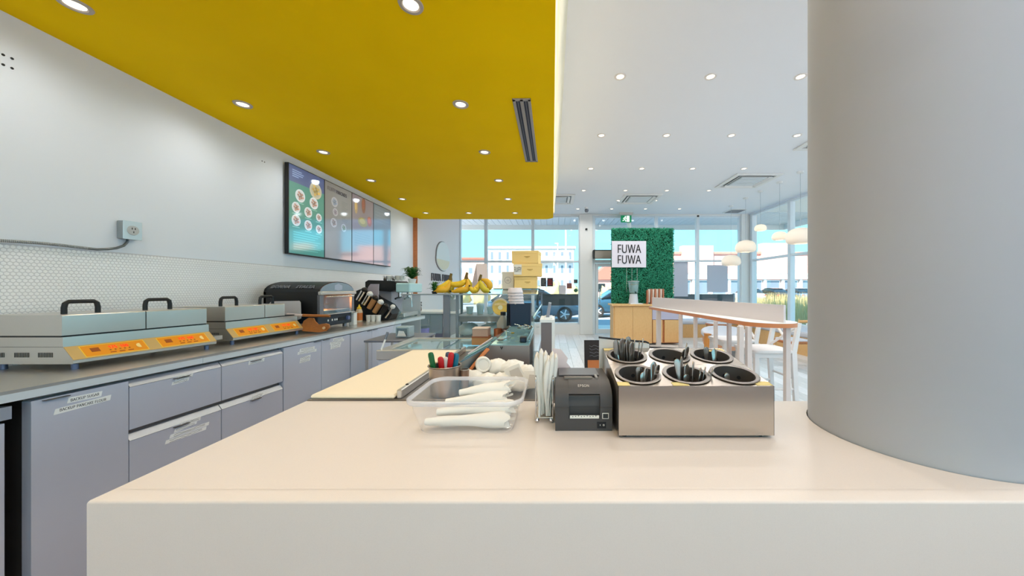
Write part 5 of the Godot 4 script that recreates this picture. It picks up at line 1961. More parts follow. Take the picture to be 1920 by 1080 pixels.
	mb.hexa([P(-0.036, 1.19, 1.80), P(-0.018, 1.19, 1.80), P(-0.018, 1.19, 1.93), P(-0.036, 1.19, 1.93), P(-0.022, 1.268, 1.82), P(-0.006, 1.266, 1.82), P(-0.006, 1.266, 1.95), P(-0.022, 1.268, 1.95)])
	part(t, "tablet", mb, M.case_post)
	mb = MB.new(t.position)
	mb.box(-0.045, 0.0, 1.186, 1.194, 1.80, 1.93, 0.002)
	part(t, "base", mb, M.white)
	freezer()
	display_case()
	island_things()
	far_corner()


func freezer() -> void:
	var t := thing("glass_top_chest", "low stainless chest with a glass top beyond the cutting board", "chest freezer", P(-0.77, 0, 2.55))
	var x0 := -1.187
	var x1 := -0.36
	var mb := MB.new(t.position)
	mb.box(x0 + 0.01, x1, 0.08, 0.865, 2.27, 2.85)
	part(t, "body", mb, M.cabinet)
	for q in [[x0, x1, 2.26, 2.32], [x0, x1, 2.80, 2.86], [x0, x0 + 0.07, 2.32, 2.80], [x1 - 0.05, x1, 2.32, 2.80]]:
		mb = MB.new(t.position)
		mb.box(q[0], q[1], 0.865, 0.93, q[2], q[3], 0.004)
		part(t, "top_frame", mb, M.steel)
	mb = MB.new(t.position)
	mb.box(x0 + 0.06, x1 - 0.04, 0.912, 0.918, 2.31, 2.81)
	part(t, "glass_lid", mb, mat(Color(0.55, 0.66, 0.68), 0.04, 0.3))
	mb = MB.new(t.position)
	mb.box(-0.78, -0.76, 0.916, 0.926, 2.31, 2.81, 0.002)
	part(t, "lid_bar", mb, M.chrome)
	for k in [[x0 + 0.06, 2.32], [x1 - 0.06, 2.32], [x0 + 0.06, 2.8], [x1 - 0.06, 2.8]]:
		mb = MB.new(t.position)
		mb.cyl(P(k[0], 0, k[1]), P(k[0], 0.09, k[1]), 0.025, -1, 12)
		part(t, "foot", mb, M.black)
	t = thing("scraper", "thin pale scraper leaning up from the corner of the glass top chest", "scraper", P(-1.15, 0.93, 2.28))
	mb = MB.new(t.position)
	mb.tube([P(-1.160, 0.932, 2.275), P(-1.140, 1.0, 2.29)], 0.006, 8)
	part(t, "blade", mb, M.white)
	mb = MB.new(t.position)
	mb.tube([P(-1.140, 1.0, 2.29), P(-1.128, 1.048, 2.30)], 0.0085, 8)
	part(t, "handle", mb, M.case_post)


func display_case() -> void:
	var x0 := -0.965
	var x1 := -0.145
	var n := 2.96
	var f := 3.55
	var t := thing("display_case", "glass pastry display case with grey posts behind the chest, bananas on its top", "display case", P(-0.55, 0, 3.25))
	var mb := MB.new(t.position)
	mb.box(x0, x1, 0.05, 0.86, n + 0.01, f)
	part(t, "base_cabinet", mb, M.cabinet)
	mb = MB.new(t.position)
	mb.box(x0, x1, 0.86, 0.90, n, f, 0.004)
	part(t, "deck", mb, M.steel)
	for q in [[x0, 0.056, n], [-0.862, 0.022, n + 0.03], [x1 - 0.02, 0.02, f - 0.03], [x0, 0.02, f - 0.03]]:
		mb = MB.new(t.position)
		mb.box(q[0], q[0] + q[1], 0.90, 1.287 if q[2] < 3.2 else 1.335, q[2], q[2] + 0.03, 0.002)
		part(t, "post", mb, M.case_post if q[2] < 3.2 else M.case_frame)
	mb = MB.new(t.position)
	mb.box(-1.33, x1 + 0.01, 1.287, 1.299, n - 0.02, n + 0.02, 0.002)
	part(t, "top_rail", mb, mat(Color(0.62, 0.66, 0.68), 0.3, 0.6))
	mb = MB.new(t.position)
	mb.box(-0.62, x1 + 0.01, 1.332, 1.346, f - 0.03, f, 0.002)
	part(t, "top_rail", mb, M.case_frame)
	mb = MB.new(t.position)
	mb.hexa([P(x0, 1.293, n), P(x1, 1.293, n), P(x1, 1.336, f - 0.02), P(x0, 1.336, f - 0.02), P(x0, 1.299, n), P(x1, 1.299, n), P(x1, 1.342, f - 0.02), P(x0, 1.342, f - 0.02)])
	part(t, "glass_top", mb, M.case_glass)
	for q in [[P(x0 + 0.05, 0.90, n + 0.015), P(-0.55, 0.90, n + 0.015)], [P(-0.58, 0.90, n + 0.03), P(x1, 0.90, n + 0.03)]]:
		mb = MB.new(t.position)
		mb.quad(q[0], q[1], q[1] + Vector3(0, 0.387, 0), q[0] + Vector3(0, 0.387, 0))
		part(t, "sliding_door", mb, M.case_glass)
	mb = MB.new(t.position)
	mb.quad(P(x0, 0.90, f - 0.01), P(x1, 0.90, f - 0.01), P(x1, 1.335, f - 0.01), P(x0, 1.335, f - 0.01))
	part(t, "front_glass", mb, M.case_glass)
	for x in [x0 + 0.003, x1 - 0.003]:
		mb = MB.new(t.position)
		mb.quad(P(x, 0.90, f), P(x, 0.90, n + 0.03), P(x, 1.29, n + 0.03), P(x, 1.335, f))
		part(t, "end_glass", mb, M.case_glass)
	mb = MB.new(t.position)
	mb.box(x0 + 0.09, x1 - 0.02, 1.090, 1.100, n + 0.06, f - 0.06, 0.002)
	part(t, "shelf", mb, mat(Color(0.50, 0.50, 0.50), 0.4, 0.5))
	mb = MB.new(t.position)
	mb.box(x0 + 0.09, x1 - 0.02, 1.045, 1.090, n + 0.07, n + 0.08)
	part(t, "shelf_edge", mb, mat(Color(0.42, 0.40, 0.39), 0.5))
	# left wing of the guard
	t = thing("side_guard", "clear slanted glass wing left of the display case", "glass guard", P(-1.2, 0.93, 2.96))
	mb = MB.new(t.position)
	mb.ext([Vector2(-1.42, 0.95), Vector2(-0.97, 0.95), Vector2(-0.97, 1.286), Vector2(-1.30, 1.286)], P(0, 0, 2.955), Vector3.RIGHT, Vector3.UP, Vector3(0, 0, -0.005))
	part(t, "pane", mb, M.case_glass)
	# inside: crumpled clear film, a yellow flower plate, small tubs
	var words := ["crumpled clear film at the left of the lower deck inside the display case", "larger heap of crumpled clear film inside the display case, mid lower deck"]
	var wrap := mat(Color(0.70, 0.78, 0.78), 0.35)
	for k in 2:
		var c := P(-0.80 + k * 0.24, 0.95, 3.2)
		mb = MB.new(c)
		blob(mb, c, Vector3(0.09 + 0.06 * k, 0.07, 0.12), 0.35, 70 + k)
		single("plastic_film", words[k], "film", mb, wrap, "crumpled film in the display case")
	for k in 4:
		t = thing("case_glassware", "clear stacked glassware on the upper shelf of the display case, %s" % ["leftmost pile", "second pile", "third pile", "pile beside the yellow plate"][k], "glassware", P(-0.80 + k * 0.10, 1.10, 3.25), "glassware in the display case")
		mb = MB.new(t.position)
		mb.lathe(t.position, [Vector2(0, 0.001), Vector2(0.028, 0.001), Vector2(0.036, 0.07 + 0.03 * (k % 2)), Vector2(0.033, 0.07 + 0.03 * (k % 2)), Vector2(0.025, 0.006), Vector2(0, 0.006)], 20)
		part(t, "glass", mb, mat(Color(0.62, 0.74, 0.75), 0.15))
	t = thing("yellow_plate", "round yellow plate with a white centre standing on the upper shelf of the display case", "plate", P(-0.47, 1.10, 3.06))
	mb = MB.new(t.position)
	var c := P(-0.475, 1.172, 3.06)
	mb.lathe(c, [Vector2(0, 0), Vector2(0.04, 0.0), Vector2(0.066, 0.010), Vector2(0.070, 0.012), Vector2(0.066, 0.014), Vector2(0.04, 0.006), Vector2(0, 0.006)], 32, Basis(Vector3.RIGHT, PI / 2 - 0.15))
	part(t, "rim", mb, mat(Color(0.90, 0.72, 0.10), 0.4))
	mb = MB.new(t.position)
	mb.lathe(c + Vector3(0, 0, 0.0075), [Vector2(0.0, 0.0), Vector2(0.022, 0), Vector2(0.020, 0.003), Vector2(0, 0.003)], 24, Basis(Vector3.RIGHT, PI / 2 - 0.15))
	part(t, "centre", mb, mat(Color(0.95, 0.90, 0.70), 0.5))
	mb = MB.new(t.position)
	mb.lathe(c + Vector3(-0.005, 0.01, -0.02), [Vector2(0, 0), Vector2(0.076, 0.0), Vector2(0.076, 0.006), Vector2(0, 0.006)], 32, Basis(Vector3.RIGHT, PI / 2 - 0.15))
	part(t, "backing", mb, mat(Color(0.86, 0.80, 0.70), 0.5))
	# bananas
	bunch([843, 521], [[838, 541, 814, 541, 3.00], [842, 556, 815, 547, 2.97], [850, 552, 828, 548, 3.04]], "left bunch of yellow bananas on top of the display case")
	bunch([873, 519], [[870, 540, 839, 531, 3.02], [889, 556, 846, 546, 2.98], [886, 540, 860, 549, 3.06]], "middle bunch of yellow bananas on top of the display case")
	bunch([899, 523], [[893, 560, 882, 536, 2.98], [924, 528, 915, 546, 3.02], [905, 545, 920, 548, 2.97]], "right, smaller bunch of yellow bananas on top of the display case")
	plant("small_plant", "small green plant on the case top left of the bananas", P(-1.04, 1.299, 2.965), 0.026, 0.02, 24, 0.10, M.black)
	# paper bags and cartons
	t = thing("paper_bag", "tall white paper bag behind the right banana bunch", "paper bag", P(-0.72, 1.335, 3.45))
	mb = MB.new(t.position)
	mb.hexa([P(-0.83, 1.337, 3.42), P(-0.67, 1.337, 3.42), P(-0.67, 1.337, 3.52), P(-0.83, 1.337, 3.52), P(-0.785, 1.60, 3.465), P(-0.675, 1.60, 3.465), P(-0.675, 1.60, 3.47), P(-0.785, 1.60, 3.47)])
	part(t, "bag", mb, M.pinkpaper)
	mb = MB.new(t.position)
	mb.flat(P(-0.831, 1.337, 3.418), P(-0.76, 1.337, 3.417), P(-0.786, 1.598, 3.463))
	part(t, "shaded_fold", mb, mat(Color(0.72, 0.66, 0.66), 0.8))  # bag paper in a darker tone, the shade of the fold painted in
	t = thing("white_bag", "small white paper bag with a round print left of the carton stack", "paper bag", P(-0.455, 1.335, 3.4))
	mb = MB.new(t.position)
	mb.box(-0.515, -0.395, 1.34, 1.515, 3.42, 3.49, 0.004)
	part(t, "bag", mb, M.paper)
	mb = MB.new(t.position)
	mb.lathe(P(-0.455, 1.43, 3.4195), [Vector2(0.030, 0), Vector2(0.034, 0), Vector2(0.034, 0.001), Vector2(0.030, 0.001)], 28, MB.upto(Vector3.BACK))
	for k in 3:
		mb.box(-0.473 + 0.004 * k, -0.437 - 0.004 * k, 1.424 + k * 0.007 - 0.005, 1.427 + k * 0.007 - 0.005, 3.418, 3.4195)
	part(t, "print", mb, mat(Color(0.66, 0.64, 0.66), 0.7))
	var names := ["bottom one", "middle one", "top one"]
	for k in 3:
		var q: Array = [[-0.375, -0.157, 1.345, 1.463, 3.30], [-0.385, -0.108, 1.465, 1.590, 3.28], [-0.390, -0.128, 1.592, 1.715, 3.29]][k]
		t = thing("yellow_carton", "yellow cardboard cake carton on the display case, %s of three stacked" % names[k], "carton", P((q[0] + q[1]) / 2, q[2], q[4] + 0.1), "stacked yellow cartons")
		t.rotation.y = [0.0, 0.06, -0.10][k]
		mb = MB.new(t.position)
		mb.box(q[0], q[1], q[2], q[3] - 0.03, q[4], q[4] + 0.2, 0.002)
		part(t, "tray", mb, M.carton)
		mb = MB.new(t.position)
		mb.box(q[0] - 0.002, q[1] + 0.002, q[3] - 0.031, q[3], q[4] - 0.002, q[4] + 0.202, 0.002)
		part(t, "lid", mb, M.carton)
		mb = MB.new(t.position)
		var cx: float = (q[0] + q[1]) / 2 + 0.02
		mb.box(cx - 0.028, cx + 0.028, (q[2] + q[3]) / 2 + 0.002, (q[2] + q[3]) / 2 + 0.007, q[4] - 0.0028, q[4] - 0.002)
		mb.box(cx - 0.015, cx + 0.015, (q[2] + q[3]) / 2 - 0.006, (q[2] + q[3]) / 2 - 0.003, q[4] - 0.0028, q[4] - 0.002)
		part(t, "print", mb, mat(Color(0.70, 0.54, 0.22), 0.7))
		if k == 1:
			mb = MB.new(t.position)
			mb.box(q[0] + 0.004, q[0] + 0.078, q[2] + 0.016, q[3] - 0.012, q[4] - 0.004, q[4] - 0.002)
			part(t, "label", mb, M.paper)
			letters(t, "lettering", "FLUFFY", 0.068, 0.046, Basis(), Vector3(q[0] + 0.041, (q[2] + q[3]) / 2 + 0.004, -(q[4] - 0.005)) - t.position, M.ink, 0.001)


func blob(mb: MB, c: Vector3, s: Vector3, rough: float, seed_: int) -> void:
	# crumpled lump: an ellipsoid pushed in and out by noise, faceted
	var f := FastNoiseLite.new()
	f.seed = seed_
	f.frequency = 1.1
	var rows := []
	for i in 11:
		var p := -PI / 2 + PI * i / 10
		var r := []
		for j in 18:
			var a := TAU * j / 18
			var e := Vector3(cos(a) * cos(p), sin(p), -sin(a) * cos(p))
			var k := 1.0 + rough * f.get_noise_3d(e.x * 1.6, e.y * 1.6, e.z * 1.6) + rough * 0.5 * f.get_noise_3d(e.x * 5, e.y * 5, e.z * 5)
			var q := e * s * k
			q.y = maxf(q.y, -s.y * 0.6)
			r.append(c + q)
		rows.append(r)
	mb.grid(rows)


func bunch(crown: Array, lay: Array, label: String) -> void:
	# every banana runs in an arc from the crown down to the glass; the arcs were laid out on a 1/210 m grid
	var g := 3.0 / 630.0
	var cr := P((crown[0] - 1036) * g, 1.35 - (crown[1] - 540) * g, 3.02)
	var at := Vector3(cr.x, 1.30, cr.z)
	var t := thing("banana_bunch", label, "bananas", at, "banana bunches on the display case")
	for q in lay:
		var mid := P((q[0] - 1036) * g, 1.35 - (q[1] - 540) * g, q[4])
		var tip := P((q[2] - 1036) * g, 1.35 - (q[3] - 540) * g, q[4] - 0.01)
		var pts := []
		var rr := []
		for i in 13:
			var u := i / 12.0
			pts.append(cr.lerp(mid, u).lerp(mid.lerp(tip, u), u))
			rr.append(0.029 * [0.30, 0.36, 0.58, 0.85, 0.97, 1.0, 1.0, 1.0, 0.98, 0.92, 0.78, 0.48, 0.22][i])
		for i in 13:
			pts[i].y = maxf(pts[i].y, 1.304 + rr[i])
		var mb := MB.new(at)
		mb.tube(pts, rr, 7)
		var b := part(t, "banana", mb, [M.banana, M.banana_ripe, M.banana_green][lay.find(q) % 3])
		mb = MB.new(at)
		mb.tube([pts[11].lerp(pts[12], 0.6), pts[12] + (pts[12] - pts[11]).normalized() * 0.008], [0.010, 0.006], 6)
		part(b, "tip", mb, M.tip)
	var mb := MB.new(at)
	mb.tube([cr - Vector3(0, 0.02, 0), cr + Vector3(0.003, 0.012, 0), cr + Vector3(0.010, 0.040, 0)], [0.020, 0.013, 0.011], 8)
	part(t, "crown", mb, M.stem)


func island_things() -> void:
	# steel pot of spreaders
	var p := P(-0.421, 0.936, 1.315)
	var t := thing("steel_pot", "round stainless pot holding coloured spreader handles beside the cutting board", "pot", p)
	var mb := MB.new(p)
	mb.lathe(p, [Vector2(0, 0), Vector2(0.052, 0), Vector2(0.055, 0.004), Vector2(0.0595, 0.108), Vector2(0.065, 0.112), Vector2(0.0635, 0.115), Vector2(0.058, 0.112), Vector2(0.0545, 0.006), Vector2(0, 0.006)], 40)
	part(t, "pot", mb, M.pot)
	var cols := [["yellow", Color(0.80, 0.72, 0.15), -0.048, 0.130, -0.048], ["green", Color(0.04, 0.38, 0.18), -0.046, 0.168, -0.022], ["red", Color(0.75, 0.05, 0.08), -0.010, 0.150, 0.002], ["grey", Color(0.28, 0.33, 0.42), 0.006, 0.160, 0.014], ["red", Color(0.75, 0.05, 0.08), 0.032, 0.166, 0.010], ["teal", Color(0.03, 0.42, 0.52), 0.046, 0.160, 0.032], ["white", Color(0.90, 0.86, 0.82), 0.006, 0.146, 0.006]]
	var words := ["yellow spreader handle at the left rim of the steel pot", "green spreader handle leaning left in the steel pot", "left one of the two red spreader handles in the steel pot", "grey spreader handle behind the red ones in the steel pot", "right one of the two red spreader handles, leaning right in the steel pot", "teal spreader handle at the right of the steel pot", "white spreader handle in the middle of the steel pot"]
	for k in cols.size():
		var q: Array = cols[k]
		var dz: float = [0.0, 0.03, 0.025, -0.02, 0.02, 0.005, 0.01][k]
		var root := p + Vector3(q[4], 0.012, dz * 0.6)
		var tip := p + Vector3(q[2], q[3], dz)
		t = thing("spreader", words[k], "spreader", root.lerp(tip, 0.5), "spreaders in the steel pot")
		mb = MB.new(t.position)
		var dir := (tip - root).normalized()
		var a := root.lerp(tip, 0.45)
		mb.tube([a, a.lerp(tip, 0.3), a.lerp(tip, 0.85), tip - dir * 0.003, tip], [0.0075, 0.0105, 0.0115, 0.0095, 0.004], 10, 0.6, Vector3.RIGHT)
		part(t, "handle", mb, mat(q[1], 0.4))
		mb = MB.new(t.position)
		mb.tube([root, a + dir * 0.004], [0.010, 0.006], 8, 0.2, Vector3.RIGHT)
		part(t, "blade", mb, M.steel)
	# narrow copper-toned cup and wooden stick
	p = P(-0.350, 0.936, 1.335)
	t = thing("narrow_cup", "narrow metal cup standing just right of the steel pot", "cup", p)
	mb = MB.new(p)
	mb.lathe(p, [Vector2(0, 0), Vector2(0.017, 0), Vector2(0.018, 0.09), Vector2(0.0165, 0.09), Vector2(0.0155, 0.004), Vector2(0, 0.004)], 24)
	part(t, "cup", mb, mat(Color(0.58, 0.47, 0.40), 0.35, 0.6))
	mb = MB.new(p)
	mb.lathe(p + Vector3(0, 0.0895, 0), [Vector2(0.0165, 0), Vector2(0.019, 0.001), Vector2(0.019, 0.003), Vector2(0.0165, 0.003)], 24)
	part(t, "rim", mb, M.steel)
	t = thing("wooden_spatula", "orange-brown wooden spatula leaning against the topping rail", "spatula", P(-0.34, 0.94, 1.48))
	mb = MB.new(t.position)
	mb.tube([P(-0.385, 0.955, 1.47), P(-0.352, 1.005, 1.50), P(-0.305, 1.062, 1.585)], [0.0085, 0.008, 0.011], 10, 0.6, Vector3.RIGHT)
	part(t, "handle", mb, M.spoonwood)
	mb = MB.new(t.position)
	mb.ext([Vector2(-0.03, 0), Vector2(0.03, 0), Vector2(0.034, 0.03), Vector2(-0.032, 0.032)], P(-0.395, 0.945, 1.47), Vector3.RIGHT, Vector3(0.3, 0.9, 0.1).normalized(), Vector3(0, 0, -0.004))
	part(t, "blade", mb, M.spoonwood)
	# paper roll
	t = thing("paper_roll", "end of a round white paper roll lying on the napkin heap", "paper roll", P(-0.292, 1.0, 1.45))
	mb = MB.new(t.position)
	mb.lathe(P(-0.290, 1.0275, 1.41), [Vector2(0, -0.06), Vector2(0.031, -0.06), Vector2(0.0325, -0.055), Vector2(0.0325, -0.004), Vector2(0.029, 0.0), Vector2(0.024, -0.001), Vector2(0.022, -0.004), Vector2(0, -0.004)], 36, MB.upto(Vector3(0.26, 0.14, 1.0)))
	part(t, "roll", mb, M.paper)
	# heap of crumpled and folded white paper
	var heap := [[-0.330, 0.972, 1.40, 0.050, 0.036], [-0.265, 0.966, 1.36, 0.055, 0.038], [-0.200, 0.968, 1.36, 0.050, 0.040], [-0.135, 0.965, 1.35, 0.048, 0.036], [-0.240, 1.005, 1.46, 0.050, 0.036], [-0.175, 1.004, 1.45, 0.055, 0.034], [-0.110, 0.990, 1.43, 0.040, 0.034]]
	var hw := ["crumpled white paper napkin at the left front of the heap behind the clear box", "crumpled white paper napkin at the front of the heap, second from the left", "crumpled white paper napkin at the front of the heap, third from the left", "crumpled white paper napkin at the right front of the heap behind the clear box", "crumpled white paper napkin on top of the heap just right of the paper roll", "crumpled white paper napkin on top of the heap in its middle", "crumpled white paper napkin at the right back of the heap beside the glass guard"]
	for k in heap.size():
		var q: Array = heap[k]
		var c := P(q[0], q[1], q[2])
		mb = MB.new(c)
		blob(mb, c, Vector3(q[3], q[4], q[3] * 0.9), 0.26, 90 + k)
		single("crumpled_napkin", hw[k], "napkin", mb, M.paper, "napkin heap behind the clear box")
	var fold := [[P(-0.165, 0.985, 1.335), 0.55, "pointed folded white napkin standing up in the middle of the heap"], [P(-0.100, 0.972, 1.33), 0.12, "flat-topped folded white napkin at the right end of the heap"]]
	for k in 2:
		var c: Vector3 = fold[k][0]
		var e := Vector3(cos(fold[k][1]), sin(fold[k][1]), 0.1).normalized()
		var u := Vector3(-sin(fold[k][1]), cos(fold[k][1]), -0.25).normalized()
		t = thing("folded_napkin", fold[k][2], "napkin", c, "napkin heap behind the clear box")
		mb = MB.new(c)
		mb.ext([Vector2(-0.01, -0.02), Vector2(0.055, -0.022), Vector2(0.060, 0.040), Vector2(0.03, 0.046), Vector2(-0.008, 0.050)], c, e, u, Vector3(0, 0, -0.006))
		part(t, "outer_sheet", mb, M.paper)
		mb = MB.new(c)
		mb.ext([Vector2(0.0, -0.018), Vector2(0.05, -0.02), Vector2(0.052, 0.028), Vector2(0.012, 0.034)], c + Vector3(0, 0, 0.004), e, u, Vector3(0, 0, -0.003))
		part(t, "inner_sheet", mb, mat(Color(0.80, 0.77, 0.73), 0.85))
	# on the rail: measuring spoons, a small black box, navy canister and bowls
	var sw := ["gold coloured", "dull", "bright", "long", "small", "dark", "tilted", "short"]
	for k in 8:
		var c := P(-0.235 + 0.014 * k + 0.01 * (k % 3), 1.078 + 0.012 * (k % 4), 1.98 + 0.03 * ((k * 5) % 7))
		t = thing("measuring_spoon", "%s metal measuring spoon in the pile on the topping rail" % sw[k], "spoon", c, "measuring spoons on the topping rail")
		var a := rng.randf() * TAU
		var e := Vector3(cos(a), 0.35 * (rng.randf() - 0.3), sin(a)).normalized()
		mb = MB.new(c)
		var sz: float = 0.012 + 0.003 * (k % 3)
		mb.lathe(c, [Vector2(0, 0), Vector2(sz * 0.8, sz * 0.25), Vector2(sz, sz * 0.8), Vector2(sz * 0.9, sz * 0.8), Vector2(sz * 0.65, sz * 0.3), Vector2(0, sz * 0.12)], 18)
		part(t, "bowl", mb, mat(Color(0.75, 0.62, 0.35), 0.25, 1.0) if k == 0 else M.darksteel if k in [1, 5] else M.chrome)
		mb = MB.new(c)
		var L := 0.07 if k == 3 else 0.045
		mb.tube([c + e * sz + Vector3(0, sz * 0.75, 0), c + e * (sz + L) + Vector3(0, sz * 0.8, 0)], [0.003, 0.0045], 6, 0.4, Vector3.UP.cross(e))
		part(t, "handle", mb, M.chrome)
	t = thing("serving_spoon", "dark serving spoon lying at the left edge of the topping rail top", "spoon", P(-0.27, 1.07, 1.80))
	mb = MB.new(t.position)
	mb.lathe(P(-0.275, 1.071, 1.77), [Vector2(0, 0), Vector2(0.016, 0.003), Vector2(0.020, 0.009), Vector2(0.018, 0.009), Vector2(0.012, 0.004), Vector2(0, 0.002)], 20)
	part(t, "bowl", mb, M.darksteel)
	mb = MB.new(t.position)
	mb.tube([P(-0.258, 1.079, 1.78), P(-0.235, 1.082, 1.86)], 0.003, 6)
	part(t, "handle", mb, M.darksteel)
	t = thing("black_timer", "small black box on the near right corner of the topping rail", "timer", P(-0.150, 1.07, 1.74))
	mb = MB.new(t.position)
	mb.box(-0.168, -0.134, 1.0705, 1.098, 1.72, 1.76, 0.003)
	part(t, "body", mb, mat(Color(0.03, 0.04, 0.09), 0.4))
	mb = MB.new(t.position)
	mb.box(-0.160, -0.142, 1.076, 1.090, 1.7185, 1.72)
	part(t, "face", mb, M.navy)
	t = thing("navy_canister", "tall navy blue bin on the far end of the topping rail", "bin", P(-0.25, 1.07, 2.5))
	mb = MB.new(t.position)
	var rows := []
	for y in [1.071, 1.235]:
		var g: float = 0.0 if y < 1.1 else 0.004
		rows.append(ring(P(-0.238, y, 2.52), 0.076 + g, 0.06, 0.012, 4))
	rows.append(ring(P(-0.238, 1.235, 2.52), 0.077, 0.057, 0.011, 4))
	rows.append(ring(P(-0.238, 1.08, 2.52), 0.072, 0.055, 0.011, 4))
	mb.grid(rows, true, true, true)
	part(t, "bin", mb, M.navy)
	for k in 2:
		t = thing("navy_folder", "thin dark blue board beside the navy bin, %s" % ["left one", "right one, touching the bin"][k], "board", P(-0.334 + k * 0.009, 1.07, 2.5), "thin boards beside the navy bin")
		mb = MB.new(t.position)
		mb.box(-0.337 + k * 0.010, -0.332 + k * 0.010, 1.07, 1.235, 2.47, 2.58, 0.001)
		part(t, "board", mb, mat(Color(0.05, 0.07, 0.14), 0.4))
	var bw := ["lowest", "second", "third", "fourth", "top"]
	for k in 5:
		var b := P(-0.272 - k * 0.002, 1.232 + k * 0.021, 2.52)
		t = thing("paper_bowl", "white paper bowl in the leaning stack on the navy bin, %s one" % bw[k], "bowl", b, "stack of white paper bowls")
		mb = MB.new(b)
		mb.lathe(b, [Vector2(0, 0.036), Vector2(0.047, 0.036), Vector2(0.049, 0.034), Vector2(0.058, 0.002), Vector2(0.0605, 0.002), Vector2(0.0605, -0.001), Vector2(0.056, 0.0), Vector2(0.046, 0.032), Vector2(0, 0.033)], 30)
		part(t, "bowl", mb, mat(Color(0.87, 0.82, 0.82), 0.6))
	# on the chest: two kraft boxes, jar and copper mugs
	for k in 2:
		t = thing("kraft_box", "tan cardboard box on the glass top chest, %s" % ["lower one", "upper one with a pale lid"][k], "box", P(-0.53, 0.93 + k * 0.06, 2.5), "stacked tan boxes")
		mb = MB.new(t.position)
		mb.box(-0.592 + k * 0.004, -0.470 - k * 0.004, 0.932 + k * 0.062, 0.985 + k * 0.062, 2.46, 2.57, 0.002)
		part(t, "box", mb, M.kraft if k == 0 else mat(Color(0.72, 0.60, 0.53), 0.7))
		mb = MB.new(t.position)
		mb.box(-0.594 + k * 0.004, -0.468 - k * 0.004, 0.985 + k * 0.062, 0.993 + k * 0.062, 2.458, 2.572, 0.002)
		part(t, "lid", mb, mat(Color(0.62, 0.36, 0.22), 0.7) if k == 0 else mat(Color(0.82, 0.74, 0.68), 0.7))
	p = P(-0.385, 0.93, 2.62)
	t = thing("glass_jar", "glass jar with a black cap beside the tan boxes", "jar", p)
	mb = MB.new(p)
	mb.lathe(p, [Vector2(0, 0.002), Vector2(0.045, 0.002), Vector2(0.05, 0.01), Vector2(0.05, 0.15), Vector2(0.022, 0.20), Vector2(0.018, 0.21), Vector2(0, 0.21)], 24)
	part(t, "jar", mb, mat(Color(0.60, 0.60, 0.56), 0.15))
	mb = MB.new(p)
	mb.lathe(p + Vector3(0, 0.207, 0), [Vector2(0.021, 0), Vector2(0.021, 0.026), Vector2(0.018, 0.028), Vector2(0, 0.028)], 18)
	part(t, "cap", mb, M.black)
	for k in 2:
		p = P(-0.405 + k * 0.064, 0.93, 2.50)
		t = thing("copper_mug", "copper mug in front of the glass jar, %s" % ["left one", "right one"][k], "mug", p, "copper mugs on the chest")
		mb = MB.new(p)
		mb.lathe(p, [Vector2(0, 0), Vector2(0.027, 0), Vector2(0.031, 0.004), Vector2(0.031, 0.118), Vector2(0.028, 0.118), Vector2(0.026, 0.008), Vector2(0, 0.006)], 24)
		part(t, "body", mb, M.copper if k == 0 else mat(Color(0.55, 0.45, 0.42), 0.3, 0.8))
		mb = MB.new(p)
		mb.tube([p + Vector3(0.03, 0.095, 0.005), p + Vector3(0.05, 0.09, 0.012), p + Vector3(0.05, 0.04, 0.012), p + Vector3(0.03, 0.03, 0.005)], 0.004, 6)
		part(t, "handle", mb, M.copper)


